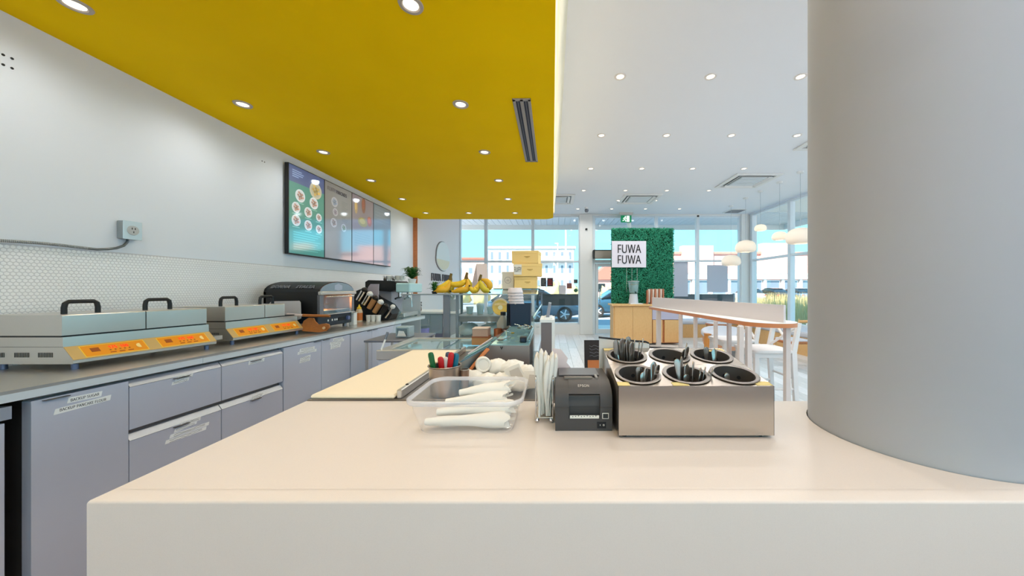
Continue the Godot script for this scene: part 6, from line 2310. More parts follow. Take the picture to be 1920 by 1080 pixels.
func far_corner() -> void:
	# return counter with grey doors at the end of the kitchen
	var t := thing("rear_counter", "grey cabinet counter with a white top at the far end of the kitchen", "counter", P(-2.1, 0, 5.9))
	var mb := MB.new(t.position)
	mb.box(-2.69, -1.55, 0.925, 0.955, 5.55, 6.20, 0.004)
	part(t, "top", mb, M.white)
	mb = MB.new(t.position)
	mb.box(-2.68, -2.2, 0.0, 0.925, 6.0, 6.18)
	mb.box(-2.68, -2.64, 0.05, 0.925, 5.6, 6.0)
	mb.box(-2.68, -2.2, 0.05, 0.08, 5.6, 6.0)
	part(t, "open_bay", mb, mat(Color(0.30, 0.31, 0.34), 0.6))
	mb = MB.new(t.position)
	mb.box(-2.2, -1.56, 0.0, 0.925, 5.62, 6.18)
	part(t, "body", mb, mat(Color(0.40, 0.42, 0.46), 0.6))
	for q in [[-2.03, -1.80], [-1.79, -1.57], [-2.19, -2.04]]:
		mb = MB.new(t.position)
		mb.box(q[0], q[1], 0.08, 0.90, 5.60, 5.62, 0.003)
		var dd := part(t, "door", mb, mat(Color(0.47, 0.49, 0.55), 0.5))
		mb = MB.new(t.position)
		mb.box(q[1] - 0.03, q[1] - 0.02, 0.70, 0.84, 5.585, 5.60, 0.002)
		part(dd, "handle", mb, M.chrome)
	t = thing("purple_bin", "purple bin standing in the open bay of the rear counter", "bin", P(-2.1, 0, 5.4))
	mb = MB.new(t.position)
	mb.lathe(P(-2.09, 0.0, 5.40), [Vector2(0, 0.0), Vector2(0.085, 0.0), Vector2(0.105, 0.72), Vector2(0.098, 0.72), Vector2(0.08, 0.02), Vector2(0, 0.02)], 28)
	part(t, "bin", mb, M.purple)
	mb = MB.new(t.position)
	mb.lathe(P(-2.09, 0.71, 5.40), [Vector2(0, 0), Vector2(0.108, 0), Vector2(0.110, 0.04), Vector2(0, 0.055)], 28)
	part(t, "lid", mb, mat(Color(0.22, 0.22, 0.30), 0.5))
	t = thing("acrylic_screen", "pale frosted acrylic screen standing beyond the steel worktop", "screen panel", P(-1.95, 0.0, 4.95))
	mb = MB.new(t.position)
	mb.box(-2.23, -1.945, 0.60, 1.255, 4.95, 4.962, 0.003)
	part(t, "panel", mb, mat(Color(0.80, 0.78, 0.80), 0.5))
	mb = MB.new(t.position)
	mb.box(-2.24, -1.60, 0.985, 1.0, 4.95, 5.2, 0.002)
	part(t, "ledge", mb, M.white)
	for x in [-2.20, -1.63]:
		mb = MB.new(t.position)
		mb.box(x - 0.015, x + 0.015, 0, 0.985, 5.1, 5.13)
		part(t, "stand", mb, M.case_post)
	t = thing("brown_pot_plant", "small brown clay pot with dry sprigs on the pale ledge", "plant pot", P(-2.02, 1.0, 5.05))
	mb = MB.new(t.position)
	mb.lathe(t.position, [Vector2(0, 0), Vector2(0.045, 0), Vector2(0.052, 0.03), Vector2(0.046, 0.075), Vector2(0.038, 0.075), Vector2(0, 0.06)], 20)
	part(t, "pot", mb, mat(Color(0.40, 0.24, 0.17), 0.6))
	for k in 9:
		mb = MB.new(t.position)
		var a := k * 0.7
		blob(mb, t.position + Vector3(cos(a) * 0.04, 0.09 + 0.018 * (k % 3), sin(a) * 0.03), Vector3(0.018, 0.016, 0.018), 0.5, 300 + k)
		part(t, "sprig", mb, mat(Color(0.24, 0.16, 0.12), 0.8))
	plant("grey_pot_plant", "bushy green plant in a grey pot on the rear counter", P(-1.72, 0.955, 5.75), 0.10, 0.20, 60, 0.13, mat(Color(0.33, 0.36, 0.40), 0.6))
	t = thing("tissue_dispenser", "small steel tissue dispenser on a grey cart near the chest", "dispenser", P(-1.45, 0.80, 3.4))
	mb = MB.new(t.position)
	mb.box(-1.57, -1.44, 0.852, 0.96, 3.36, 3.5, 0.004)
	part(t, "box", mb, mat(Color(0.66, 0.72, 0.74), 0.35, 0.6))
	mb = MB.new(t.position)
	mb.box(-1.555, -1.455, 0.865, 0.945, 3.355, 3.36)
	part(t, "opening", mb, mat(Color(0.28, 0.33, 0.38), 0.5))
	mb = MB.new(t.position)
	mb.ext([Vector2(-0.045, 0), Vector2(0.045, 0), Vector2(0.02, 0.05), Vector2(-0.03, 0.055)], P(-1.505, 0.868, 3.354), Vector3.RIGHT, Vector3.UP, Vector3(0, 0, 0.004))
	part(t, "tissue", mb, M.white)
	t = thing("grey_cart", "low grey steel cart between worktop and display case", "cart", P(-1.55, 0, 3.5))
	for y in [0.30, 0.83]:
		mb = MB.new(t.position)
		mb.box(-1.80, -1.30, y, y + 0.02, 3.2, 3.75, 0.004)
		part(t, "shelf", mb, M.case_post)
	for k in [[-1.78, 3.22], [-1.32, 3.22], [-1.78, 3.73], [-1.32, 3.73]]:
		mb = MB.new(t.position)
		mb.cyl(P(k[0], 0.0, k[1]), P(k[0], 0.83, k[1]), 0.014, -1, 12)
		part(t, "post", mb, M.steel)


# ---------------------------------------------------------------- dining side
func dining() -> void:
	wall_logo()
	grass_wall()
	service_cabinet()
	bar_table()
	seating()
	pendants()
	window_papers()
	var t := thing("chalkboard_sign", "small black chalkboard stand with orange-brown wood behind the printer", "chalkboard", P(0.37, 0, 3.2))
	var mb := MB.new(t.position)
	mb.hexa([P(0.315, 0.0, 3.20), P(0.60, 0.0, 3.20), P(0.60, 0.0, 3.22), P(0.315, 0.0, 3.22), P(0.315, 0.83, 3.34), P(0.60, 0.83, 3.34), P(0.60, 0.83, 3.36), P(0.315, 0.83, 3.36)])
	part(t, "frame", mb, mat(Color(0.12, 0.08, 0.07), 0.6))
	mb = MB.new(t.position)
	mb.hexa([P(0.345, 0.08, 3.205), P(0.58, 0.08, 3.205), P(0.58, 0.08, 3.225), P(0.345, 0.08, 3.225), P(0.345, 0.64, 3.298), P(0.58, 0.64, 3.298), P(0.58, 0.64, 3.32), P(0.345, 0.64, 3.32)])
	part(t, "wood_panel", mb, M.spoonwood)
	mb = MB.new(t.position)
	for k in 4:
		var pts := []
		for i in 9:
			pts.append(P(0.365 + i * 0.022, 0.68 + k * 0.032 + 0.008 * sin(i * 2.1 + k), 3.3035 + (0.68 + k * 0.032 - 0.64) * 0.168))
		mb.tube(pts, 0.0016, 4)
	part(t, "chalk_marks", mb, M.case_post)
	mb = MB.new(t.position)
	mb.hexa([P(0.33, 0.0, 3.52), P(0.58, 0.0, 3.52), P(0.58, 0.0, 3.54), P(0.33, 0.0, 3.54), P(0.33, 0.82, 3.365), P(0.58, 0.82, 3.365), P(0.58, 0.82, 3.385), P(0.33, 0.82, 3.385)])
	part(t, "back_leg", mb, mat(Color(0.12, 0.08, 0.07), 0.6))


func wall_logo() -> void:
	# raised pancake-stack emblem and lettering on the panelled wall
	var t := thing("wall_emblem", "large raised white emblem shaped like two stacked fluffy pancakes on the far left wall", "emblem", P(-2.70, 2.1, 8.25))
	var o := []
	for k in 25:
		var a := PI - PI * k / 24
		o.append(Vector2(cos(a) * 0.50, 2.13 + sin(a) * 0.36))
	for k in 25:
		var a := -PI * k / 24
		o.append(Vector2(cos(a) * 0.52, 2.05 + sin(a) * 0.29))
	var mb := MB.new(t.position)
	mb.ext(o, P(-2.699, 0, 8.25), Vector3.FORWARD, Vector3.UP, Vector3(0.012, 0, 0))
	part(t, "shadow_plate", mb, mat(Color(0.50, 0.47, 0.47), 0.6))  # dark plate stands in for the shadow line along the emblem rim
	mb = MB.new(t.position)
	var s := []
	for p in o:
		s.append(Vector2(p.x * 0.965 + 0.01, (p.y - 2.09) * 0.965 + 2.09))
	mb.ext(s, P(-2.687, 0, 8.25), Vector3.FORWARD, Vector3.UP, Vector3(0.012, 0, 0))
	part(t, "face", mb, M.white)
	mb = MB.new(t.position)
	var b := []
	for k in 25:
		var a := -PI * k / 24
		b.append(Vector2(cos(a) * 0.46, 2.035 + sin(a) * 0.24))
	mb.ext(b, P(-2.675, 0, 8.25), Vector3.FORWARD, Vector3.UP, Vector3(0.004, 0, 0))
	part(t, "lower_pancake", mb, mat(Color(0.93, 0.89, 0.78), 0.6))
	t = thing("wall_lettering", "dark raised lettering under the emblem on the far left wall", "lettering", P(-2.70, 1.6, 8.15))
	for k in 2:
		letters(t, "lettering", "FUWA", 0.62, 0.17, Basis(Vector3.FORWARD, Vector3.UP, Vector3.RIGHT), Vector3(0.012, 0.0, 0.37 - 0.74 * k), mat(Color(0.36, 0.34, 0.36), 0.6), 0.024)


func grass_wall() -> void:
	var t := thing("grass_wall", "tall green artificial grass panel with a white sign near the glass door", "grass wall", P(2.25, 0.96, 8.45))
	var mb := MB.new(t.position)
	mb.box(1.486, 3.01, 0.965, 2.82, 8.40, 8.50)
	part(t, "backing", mb, mat(Color(0.03, 0.22, 0.10), 0.9))
	var leaf := MB.new()
	leaf.tri(Vector3(-0.008, 0, 0), Vector3(0.008, 0, 0), Vector3(0.002, 0.05, 0.008), Vector3(0, 0.2, 1).normalized(), Vector3(0, 0.2, 1).normalized(), Vector3(0, 0.2, 1).normalized())
	leaf.tri(Vector3(0.008, 0, 0), Vector3(0.010, 0.03, 0.01), Vector3(0.002, 0.05, 0.008), Vector3(0.3, 0.2, 1).normalized(), Vector3(0.3, 0.2, 1).normalized(), Vector3(0.3, 0.2, 1).normalized())
	var mm := MultiMesh.new()
	mm.transform_format = MultiMesh.TRANSFORM_3D
	mm.use_colors = true
	mm.mesh = leaf.mesh()
	mm.instance_count = 15000
	for i in 15000:
		var side := i % 20
		var p := Vector3(rng.randf_range(1.475, 3.02), rng.randf_range(0.965, 2.83), -8.40 + rng.randf() * 0.03)
		var e := Basis.from_euler(Vector3(rng.randf_range(0.2, 1.3), 0, rng.randf_range(-PI, PI)), EULER_ORDER_ZXY)
		if side == 0:
			p = Vector3(rng.randf_range(1.486, 3.01), 2.815, -8.40 - rng.randf() * 0.1)
			e = Basis.from_euler(Vector3(rng.randf_range(-0.5, 0.5), rng.randf() * 6, rng.randf_range(-0.5, 0.5)))
		elif side == 1:
			p = Vector3([1.486, 3.01][i / 20 % 2], rng.randf_range(0.97, 2.83), -8.40 - rng.randf() * 0.1)
		var s := rng.randf_range(0.7, 1.15)
		mm.set_instance_transform(i, Transform3D(e.scaled(Vector3(s, s, s)), p - t.position))
		var g := rng.randf()
		mm.set_instance_color(i, Color(0.012 + 0.07 * g * g, 0.21 + 0.32 * g, 0.11 + 0.2 * g))
	var mi := MultiMeshInstance3D.new()
	mi.name = "foliage"
	mi.multimesh = mm
	mi.material_override = M.grass
	mi.set_meta("kind", "stuff")
	t.add_child(mi)
	t = thing("name_sign", "white square sign with black lettering mounted on the green grass panel", "sign", P(1.893, 2.185, 8.33))
	mb = MB.new(t.position)
	mb.box(1.468, 2.317, 1.860, 2.512, 8.31, 8.345, 0.003)
	part(t, "board", mb, mat(Color(0.90, 0.88, 0.92), 0.5))
	mb = MB.new(t.position)
	mb.box(1.60, 2.20, 1.95, 2.42, 8.345, 8.40)
	part(t, "mount", mb, M.case_post)
	for k in 2:
		letters(t, "lettering", "FUWA", 0.575, 0.205, Basis(), Vector3(0.008, [0.135, -0.13][k], 0.026), M.ink, 0.012)
	for k in 3:
		t = thing("bead_string", "string of clear beads hanging over the grass panel below the sign, %s" % ["left one", "middle one", "right one"][k], "bead string", P(1.84 + k * 0.13, 1.85, 8.33), "bead strings on the grass panel")
		mb = MB.new(t.position)
		mb.tube([P(1.84 + k * 0.13, 1.86, 8.34), P(1.84 + k * 0.13, 1.25 + 0.1 * k, 8.34)], 0.002, 4)
		part(t, "cord", mb, M.white)
		for i in 13 - k * 2:
			mb = MB.new(t.position)
			mb.lathe(P(1.84 + k * 0.13, 1.82 - i * 0.045, 8.34), [Vector2(0, -0.011), Vector2(0.009, 0), Vector2(0, 0.011)], 6)
			part(t, "bead", mb, M.white)


func service_cabinet() -> void:
	var t := thing("service_cabinet", "light oak service cabinet in front of the green grass panel", "cabinet", P(2.2, 0, 8.15))
	var mb := MB.new(t.position)
	mb.box(1.44, 2.36, 0.04, 0.925, 7.97, 8.40)
	part(t, "body", mb, M.oak)
	mb = MB.new(t.position)
	mb.box(1.40, 2.365, 0.925, 0.965, 7.90, 8.52, 0.003)
	part(t, "top", mb, M.oak)
	for q in [[1.47, 1.895], [1.90, 2.30]]:
		mb = MB.new(t.position)
		mb.box(q[0], q[1], 0.06, 0.915, 7.95, 7.97, 0.002)
		part(t, "door", mb, M.oak)
	t = thing("low_cabinet", "low oak cabinet with a lavender grey upper panel seen under the bar table", "cabinet", P(2.7, 0, 8.2))
	mb = MB.new(t.position)
	mb.box(2.37, 3.02, 0.04, 0.82, 8.0, 8.40)
	part(t, "body", mb, M.oakdark)
	mb = MB.new(t.position)
	mb.box(2.37, 3.02, 0.60, 0.83, 7.97, 8.0, 0.002)
	part(t, "upper_panel", mb, mat(Color(0.74, 0.72, 0.80), 0.6))
	mb = MB.new(t.position)
	mb.box(2.40, 3.04, 0.905, 0.945, 7.95, 8.40, 0.003)
	part(t, "top", mb, M.oak)
	for q in [[2.38, 2.61], [2.66, 3.0]]:
		mb = MB.new(t.position)
		mb.box(q[0], q[1], 0.06, 0.59, 7.97, 8.0, 0.002)
		part(t, "door", mb, M.oak)
	# drink dispenser
	t = thing("drink_dispenser", "clear drink dispenser with lemon slices on a white stand on the oak cabinet", "dispenser", P(1.94, 0.965, 8.05))
	var p := P(1.94, 0.965, 8.05)
	mb = MB.new(p)
	mb.box(1.84, 2.14, 0.965, 0.985, 7.93, 8.17, 0.005)
	part(t, "tray", mb, M.white)
	mb = MB.new(p)
	mb.lathe(p, [Vector2(0, 0.02), Vector2(0.115, 0.02), Vector2(0.09, 0.24), Vector2(0, 0.24)], 28)
	part(t, "stand", mb, mat(Color(0.82, 0.82, 0.84), 0.45))
	mb = MB.new(p)
	mb.lathe(p, [Vector2(0, 0.24), Vector2(0.09, 0.24), Vector2(0.105, 0.27), Vector2(0.132, 0.53), Vector2(0.128, 0.53), Vector2(0.10, 0.275), Vector2(0, 0.26)], 32)
	part(t, "vat", mb, glass(0.25, Color(0.75, 0.88, 0.88)))
	mb = MB.new(p)
	mb.lathe(p, [Vector2(0, 0.262), Vector2(0.098, 0.276), Vector2(0.118, 0.45), Vector2(0, 0.45)], 28)
	part(t, "drink", mb, mat(Color(0.42, 0.58, 0.56), 0.1))
	for k in 3:
		mb = MB.new(p)
		mb.lathe(p + Vector3(-0.05 + k * 0.05, 0.462, 0.04 - 0.03 * (k % 2)), [Vector2(0, 0), Vector2(0.035, 0), Vector2(0.035, 0.008), Vector2(0, 0.008)], 18, Basis(Vector3.RIGHT, 0.5 - k * 0.3))
		part(t, "lemon_slice", mb, mat(Color(0.90, 0.66, 0.22), 0.4))
	mb = MB.new(p)
	mb.lathe(p, [Vector2(0, 0.53), Vector2(0.137, 0.53), Vector2(0.137, 0.55), Vector2(0, 0.565)], 32)
	part(t, "lid", mb, mat(Color(0.60, 0.64, 0.64), 0.4))
	mb = MB.new(p)
	mb.tube([p + Vector3(0.02, 0.29, 0.10), p + Vector3(0.02, 0.285, 0.15), p + Vector3(0.02, 0.255, 0.155)], 0.013, 8)
	part(t, "tap", mb, M.black)
	# wooden cup tower
	t = thing("cup_tower", "wooden cup dispenser with four upright channels beside the drink dispenser", "cup dispenser", P(2.30, 0.965, 8.1))
	for k in 5:
		mb = MB.new(t.position)
		mb.box(2.27 + k * 0.095, 2.30 + k * 0.095, 0.965, 1.33 if k > 0 else 1.30, 8.06, 8.16, 0.003)
		part(t, "upright", mb, mat(Color(0.72, 0.46, 0.34), 0.55))
	for k in 4:
		mb = MB.new(t.position)
		mb.lathe(P(2.3325 + k * 0.095, 1.0, 8.11), [Vector2(0, 0), Vector2(0.022, 0), Vector2(0.03, 0.32), Vector2(0.026, 0.325), Vector2(0, 0.31)], 16)
		part(t, "cups", mb, mat(Color(0.86, 0.80, 0.74), 0.6))


func bar_table() -> void:
	var t := thing("bar_table", "high white bar table with a rounded wooden edge and an upright white divider board", "bar table", P(1.85, 0, 4.0))
	var o := [Vector2(1.55, -5.40), Vector2(2.0, -5.40)]
	for k in 17:
		var a := PI * k / 16
		o.append(Vector2(1.945 + cos(a) * 0.226, -3.05 + sin(a) * 0.226))
	var mb := MB.new(t.position)
	mb.ext(o, Vector3(0, 1.012, 0), Vector3.RIGHT, Vector3.BACK, Vector3(0, 0.036, 0))
	part(t, "edge", mb, mat(Color(0.82, 0.52, 0.33), 0.5))
	mb = MB.new(t.position)
	mb.ext(o, Vector3(0, 1.048, 0), Vector3.RIGHT, Vector3.BACK, Vector3(0, 0.003, 0))
	part(t, "top", mb, M.white)
	mb = MB.new(t.position)
	mb.hexa([P(1.985, 1.051, 2.885), P(2.005, 1.051, 2.888), P(1.60, 1.051, 5.32), P(1.575, 1.051, 5.315), P(1.985, 1.2035, 2.885), P(2.005, 1.2035, 2.888), P(1.60, 1.2035, 5.32), P(1.575, 1.2035, 5.315)])
	part(t, "divider", mb, mat(Color(0.87, 0.83, 0.83), 0.5))
	for q in [[1.61, 5.1, 0.03], [1.63, 4.28, 0.018], [1.68, 3.95, 0.018], [1.675, 3.45, 0.016], [1.67, 2.985, 0.021], [1.735, 2.975, 0.021], [2.065, 2.96, 0.021], [2.05, 3.9, 0.02], [1.95, 5.1, 0.02]]:
		mb = MB.new(t.position)
		mb.box(q[0] - q[2], q[0] + q[2], 0, 1.012, q[1] - q[2], q[1] + q[2], 0.002)
		part(t, "leg", mb, mat(Color(0.87, 0.82, 0.80), 0.55))
	# stools
	var s := thing("bar_stool", "white wooden bar stool with a crossed back, nearer one beside the bar table", "bar stool", Vector3.ZERO, "white bar stools at the bar table")
	var paint := mat(Color(0.92, 0.90, 0.89), 0.5)
	mb = MB.new()
	var seat := []
	for y in [0.672, 0.676, 0.697, 0.702]:
		var g: float = 0.0 if y > 0.673 and y < 0.70 else -0.005
		seat.append(ring(Vector3(0, y, 0), 0.225 + g, 0.21 + g, 0.06))
	mb.grid(seat, true, true, true)
	part(s, "seat", mb, paint)
	for k in [[-0.17, -0.165], [-0.17, 0.165]]:
		mb = MB.new()
		mb.hexa([Vector3(k[0] - 0.05, 0, k[1] * 1.22 + 0.017), Vector3(k[0] - 0.016, 0, k[1] * 1.22 + 0.017), Vector3(k[0] - 0.016, 0, k[1] * 1.22 - 0.017), Vector3(k[0] - 0.05, 0, k[1] * 1.22 - 0.017), Vector3(k[0] - 0.022, 0.675, k[1] + 0.021), Vector3(k[0] + 0.022, 0.675, k[1] + 0.021), Vector3(k[0] + 0.022, 0.675, k[1] - 0.021), Vector3(k[0] - 0.022, 0.675, k[1] - 0.021)])
		part(s, "leg", mb, paint)
	for z in [-0.175, 0.175]:
		mb = MB.new()
		mb.ext([Vector2(0.215, 0), Vector2(0.255, 0), Vector2(0.225, 0.68), Vector2(0.275, 0.985), Vector2(0.24, 0.985), Vector2(0.175, 0.68)], Vector3(0, 0, z - 0.018 + z * 0.1), Vector3.RIGHT, Vector3.UP, Vector3(0, 0, 0.036))
		part(s, "back_leg", mb, paint)
	mb = MB.new()
	mb.obox(Vector3(0.255, 0.96, 0), Vector3(0.022, 0.055, 0.38), Basis(Vector3.FORWARD, 0.15), 0.004)
	part(s, "top_rail", mb, paint)
	for sg in [-1.0, 1.0]:
		mb = MB.new()
		mb.tube([Vector3(0.205, 0.715, -0.17 * sg), Vector3(0.228, 0.83, 0), Vector3(0.252, 0.94, 0.17 * sg)], 0.014, 8)
		part(s, "cross_bar", mb, paint)
	for q in [[Vector3(-0.19, 0.20, -0.19), Vector3(-0.19, 0.20, 0.19)], [Vector3(-0.195, 0.30, -0.185), Vector3(0.235, 0.30, -0.19)], [Vector3(-0.195, 0.30, 0.185), Vector3(0.235, 0.30, 0.19)], [Vector3(0.235, 0.40, -0.18), Vector3(0.235, 0.40, 0.18)]]:
		mb = MB.new()
		mb.tube([q[0], q[1]], 0.013, 8)
		part(s, "stretcher", mb, paint)
	for z in [-0.17, 0.17]:
		mb = MB.new()
		mb.obox(Vector3(0, 0.645, z), Vector3(0.40, 0.05, 0.02), Basis(), 0.003)
		part(s, "apron", mb, paint)
	mb = MB.new()
	mb.obox(Vector3(-0.18, 0.645, 0), Vector3(0.02, 0.05, 0.33), Basis(), 0.003)
	part(s, "apron", mb, paint)
	s.position = P(2.30, 0, 3.68)
	dup(s, P(2.32, 0, 4.36), "white wooden bar stool with a crossed back, farther one beside the bar table")


func seating() -> void:
	# bench cushions along the glass
	var t := thing("window_bench", "built-in wooden bench with grey cushions along the right windows", "bench", P(5.3, 0, 7.0))
	var mb := MB.new(t.position)
	mb.box(5.02, 5.66, 0.0, 0.36, 4.6, 9.1)
	part(t, "base", mb, M.oak)
	for k in 3:
		mb = MB.new(t.position)
		mb.box(4.98, 5.64, 0.36, 0.47, 4.62 + k * 1.49, 6.09 + k * 1.49, 0.03)
		part(t, "cushion", mb, M.cushion)
	t = thing("back_bench", "built-in wooden bench with grey cushions under the back window", "bench", P(4.4, 0, 9.4))
	mb = MB.new(t.position)
	mb.box(3.3, 5.66, 0.0, 0.36, 9.14, 9.70)
	part(t, "base", mb, M.oak)
	for k in 2:
		mb = MB.new(t.position)
		mb.box(3.30 + k * 1.18, 4.47 + k * 1.18, 0.36, 0.47, 9.11, 9.70, 0.03)
		part(t, "cushion", mb, M.cushion)
	t = thing("oval_bench", "oval bench with a pale grey cushion and wooden apron behind the bar table", "bench", P(3.5, 0, 6.9))
	mb = MB.new(t.position)
	var c := P(3.55, 0, 6.95)
	var B := Basis(Vector3.UP, -0.45)
	var rows := []
	for y in [[0.385, 0.96], [0.40, 1.0], [0.455, 1.0], [0.478, 0.95]]:
		var r := []
		for j in 40:
			var a := TAU * j / 40
			r.append(c + B * Vector3(cos(a) * 0.44 * y[1], y[0], -sin(a) * 0.98 * y[1]))
		rows.append(r)
	mb.grid(rows, true, true, true)
	part(t, "cushion", mb, M.cushion)
	mb = MB.new(t.position)
	rows = []
	for y in [[0.20, 0.90], [0.385, 0.96]]:
		var r := []
		for j in 40:
			var a := TAU * j / 40
			r.append(c + B * Vector3(cos(a) * 0.44 * y[1], y[0], -sin(a) * 0.98 * y[1]))
		rows.append(r)
	mb.grid(rows, true, true, true)
	part(t, "apron", mb, mat(Color(0.80, 0.58, 0.44), 0.5))
	for k in [[-0.22, -0.65], [0.22, -0.65], [-0.22, 0.65], [0.22, 0.65]]:
		mb = MB.new(t.position)
		var p := c + B * Vector3(k[0], 0, k[1])
		mb.cyl(p, p + Vector3(0, 0.21, 0), 0.016, 0.022, 12)
		part(t, "leg", mb, M.oak)
	# thick oak table leg seen under the bar table
	t = thing("oak_stool", "orange oak block stool seen between the bar table legs", "stool", P(2.93, 0, 6.35))
	mb = MB.new(t.position)
	mb.box(2.885, 2.975, 0.0, 0.47, 6.30, 6.40, 0.006)
	part(t, "post", mb, mat(Color(0.80, 0.52, 0.22), 0.5))
	mb = MB.new(t.position)
	mb.box(2.88, 2.98, 0.47, 0.49, 6.29, 6.41, 0.004)
	part(t, "cap", mb, mat(Color(0.74, 0.48, 0.22), 0.5))
	# wooden chair with splayed legs
	var words := ["wooden chair with splayed legs and a padded seat near the column", "second wooden chair with splayed legs, farther along the window bench"]
	var ch := thing("dining_chair", words[0], "chair", Vector3.ZERO, "wooden dining chairs")
	mb = MB.new()
	rows = []
	for y in [[0.425, -0.01], [0.43, 0.0], [0.46, 0.0], [0.468, -0.015]]:
		rows.append(ring(Vector3(0, y[0], 0), 0.22 + y[1], 0.21 + y[1], 0.08))
	mb.grid(rows, true, true, true)
	part(ch, "seat", mb, M.oakdark)
	mb = MB.new()
	rows = []
	for y in [[0.468, -0.02], [0.475, -0.015], [0.49, -0.03]]:
		rows.append(ring(Vector3(0, y[0], 0), 0.22 + y[1], 0.21 + y[1], 0.08))
	mb.grid(rows, true, true, true)
	part(ch, "pad", mb, M.cushion)
	for k in [[-1, -1], [1, -1], [-1, 1], [1, 1]]:
		mb = MB.new()
		mb.cyl(Vector3(k[0] * 0.24, 0, k[1] * 0.23), Vector3(k[0] * 0.17, 0.43, k[1] * 0.16), 0.013, 0.019, 12)
		part(ch, "leg", mb, M.oak)
	for z in [-0.17, 0.17]:
		mb = MB.new()
		mb.tube([Vector3(-0.19, 0.44, z), Vector3(-0.24, 0.80, z * 0.95)], 0.014, 8)
		part(ch, "back_post", mb, M.oak)
	mb = MB.new()
	mb.tube([Vector3(-0.235, 0.76, -0.17), Vector3(-0.26, 0.78, 0), Vector3(-0.235, 0.76, 0.17)], 0.024, 8, 0.5, Vector3.UP)
	part(ch, "back_rest", mb, M.oak)
	ch.position = P(4.08, 0, 5.72)
	ch.rotation.y = PI
	dup(ch, P(4.08, 0, 8.35), words[1], PI)
	for k in 2:
		t = thing("cafe_table", ["small round white table before the window bench, near the column", "small round white table before the window bench, farther from the column"][k], "table", P(4.72, 0, 5.72 + k * 2.6), "round tables at the window bench")
		t.position.x = 4.68
		var p := t.position
		mb = MB.new(p)
		mb.lathe(p, [Vector2(0, 0), Vector2(0.22, 0), Vector2(0.22, 0.012), Vector2(0.03, 0.03), Vector2(0.03, 0.70), Vector2(0, 0.70)], 28)
		part(t, "pedestal", mb, M.frame)
		mb = MB.new(p)
		mb.lathe(p, [Vector2(0, 0.70), Vector2(0.29, 0.70), Vector2(0.295, 0.712), Vector2(0.29, 0.724), Vector2(0, 0.724)], 40)
		part(t, "top", mb, M.white)


func pendants() -> void:
	var spots := [[4.65, 8.75, 2.07, 0.23, 0.28, "farthest of the five"], [4.585, 7.98, 2.34, 0.225, 0.28, "second farthest of the five"], [4.585, 7.41, 2.68, 0.12, 0.14, "small one hanging highest"], [4.58, 6.775, 2.40, 0.14, 0.17, "small one next to the column"], [4.56, 6.18, 2.31, 0.235, 0.29, "largest, half hidden by the column"]]
	for s in spots:
		var at := P(s[0], 3.49, s[1])
		var t := thing("pendant_lamp", "white pebble-shaped pendant lamp, %s" % s[5], "pendant lamp", at, "white pendant lamps")
		var mb := MB.new(at)
		mb.lathe(at, [Vector2(0, -0.03), Vector2(0.05, -0.03), Vector2(0.06, -0.004), Vector2(0.06, 0.0)], 20)
		part(t, "canopy", mb, M.white)
		var y: float = s[2]
		var h: float = s[4]
		var r: float = s[3]
		mb = MB.new(at)
		mb.tube([at + Vector3(0, -0.03, 0), P(s[0], y + h * 0.5, s[1])], 0.0035, 6)
		part(t, "cord", mb, mat(Color(0.75, 0.78, 0.80), 0.6))
		mb = MB.new(at)
		var prof := []
		for q in [[0.45, -0.5], [0.78, -0.48], [0.95, -0.36], [1.0, -0.18], [0.96, 0.04], [0.84, 0.25], [0.62, 0.41], [0.32, 0.49], [0.0, 0.5]]:
			prof.append(Vector2(q[0] * r, q[1] * h))
		mb.lathe(P(s[0], y, s[1]), prof, 36)
		part(t, "shade", mb, M.shade)
		mb = MB.new(at)
		mb.lathe(P(s[0], y - h * 0.1, s[1]), [Vector2(0, -0.035), Vector2(0.025, -0.025), Vector2(0.035, 0), Vector2(0.025, 0.025), Vector2(0, 0.035)], 16)
		part(t, "unseen_bulb", mb, glow(Color(1.0, 0.92, 0.8), 1.5))  # out of view inside the shade, placed to make it glow
		var l := OmniLight3D.new()
		l.name = "unseen_bulb_light"
		l.light_color = Color(1.0, 0.9, 0.75)
		l.light_energy = 0.03
		l.light_size = 0.03
		l.omni_range = 12.0
		l.omni_attenuation = 2.0
		l.shadow_enabled = true
		l.position = P(s[0], y - h * 0.1, s[1]) - at
		t.add_child(l)


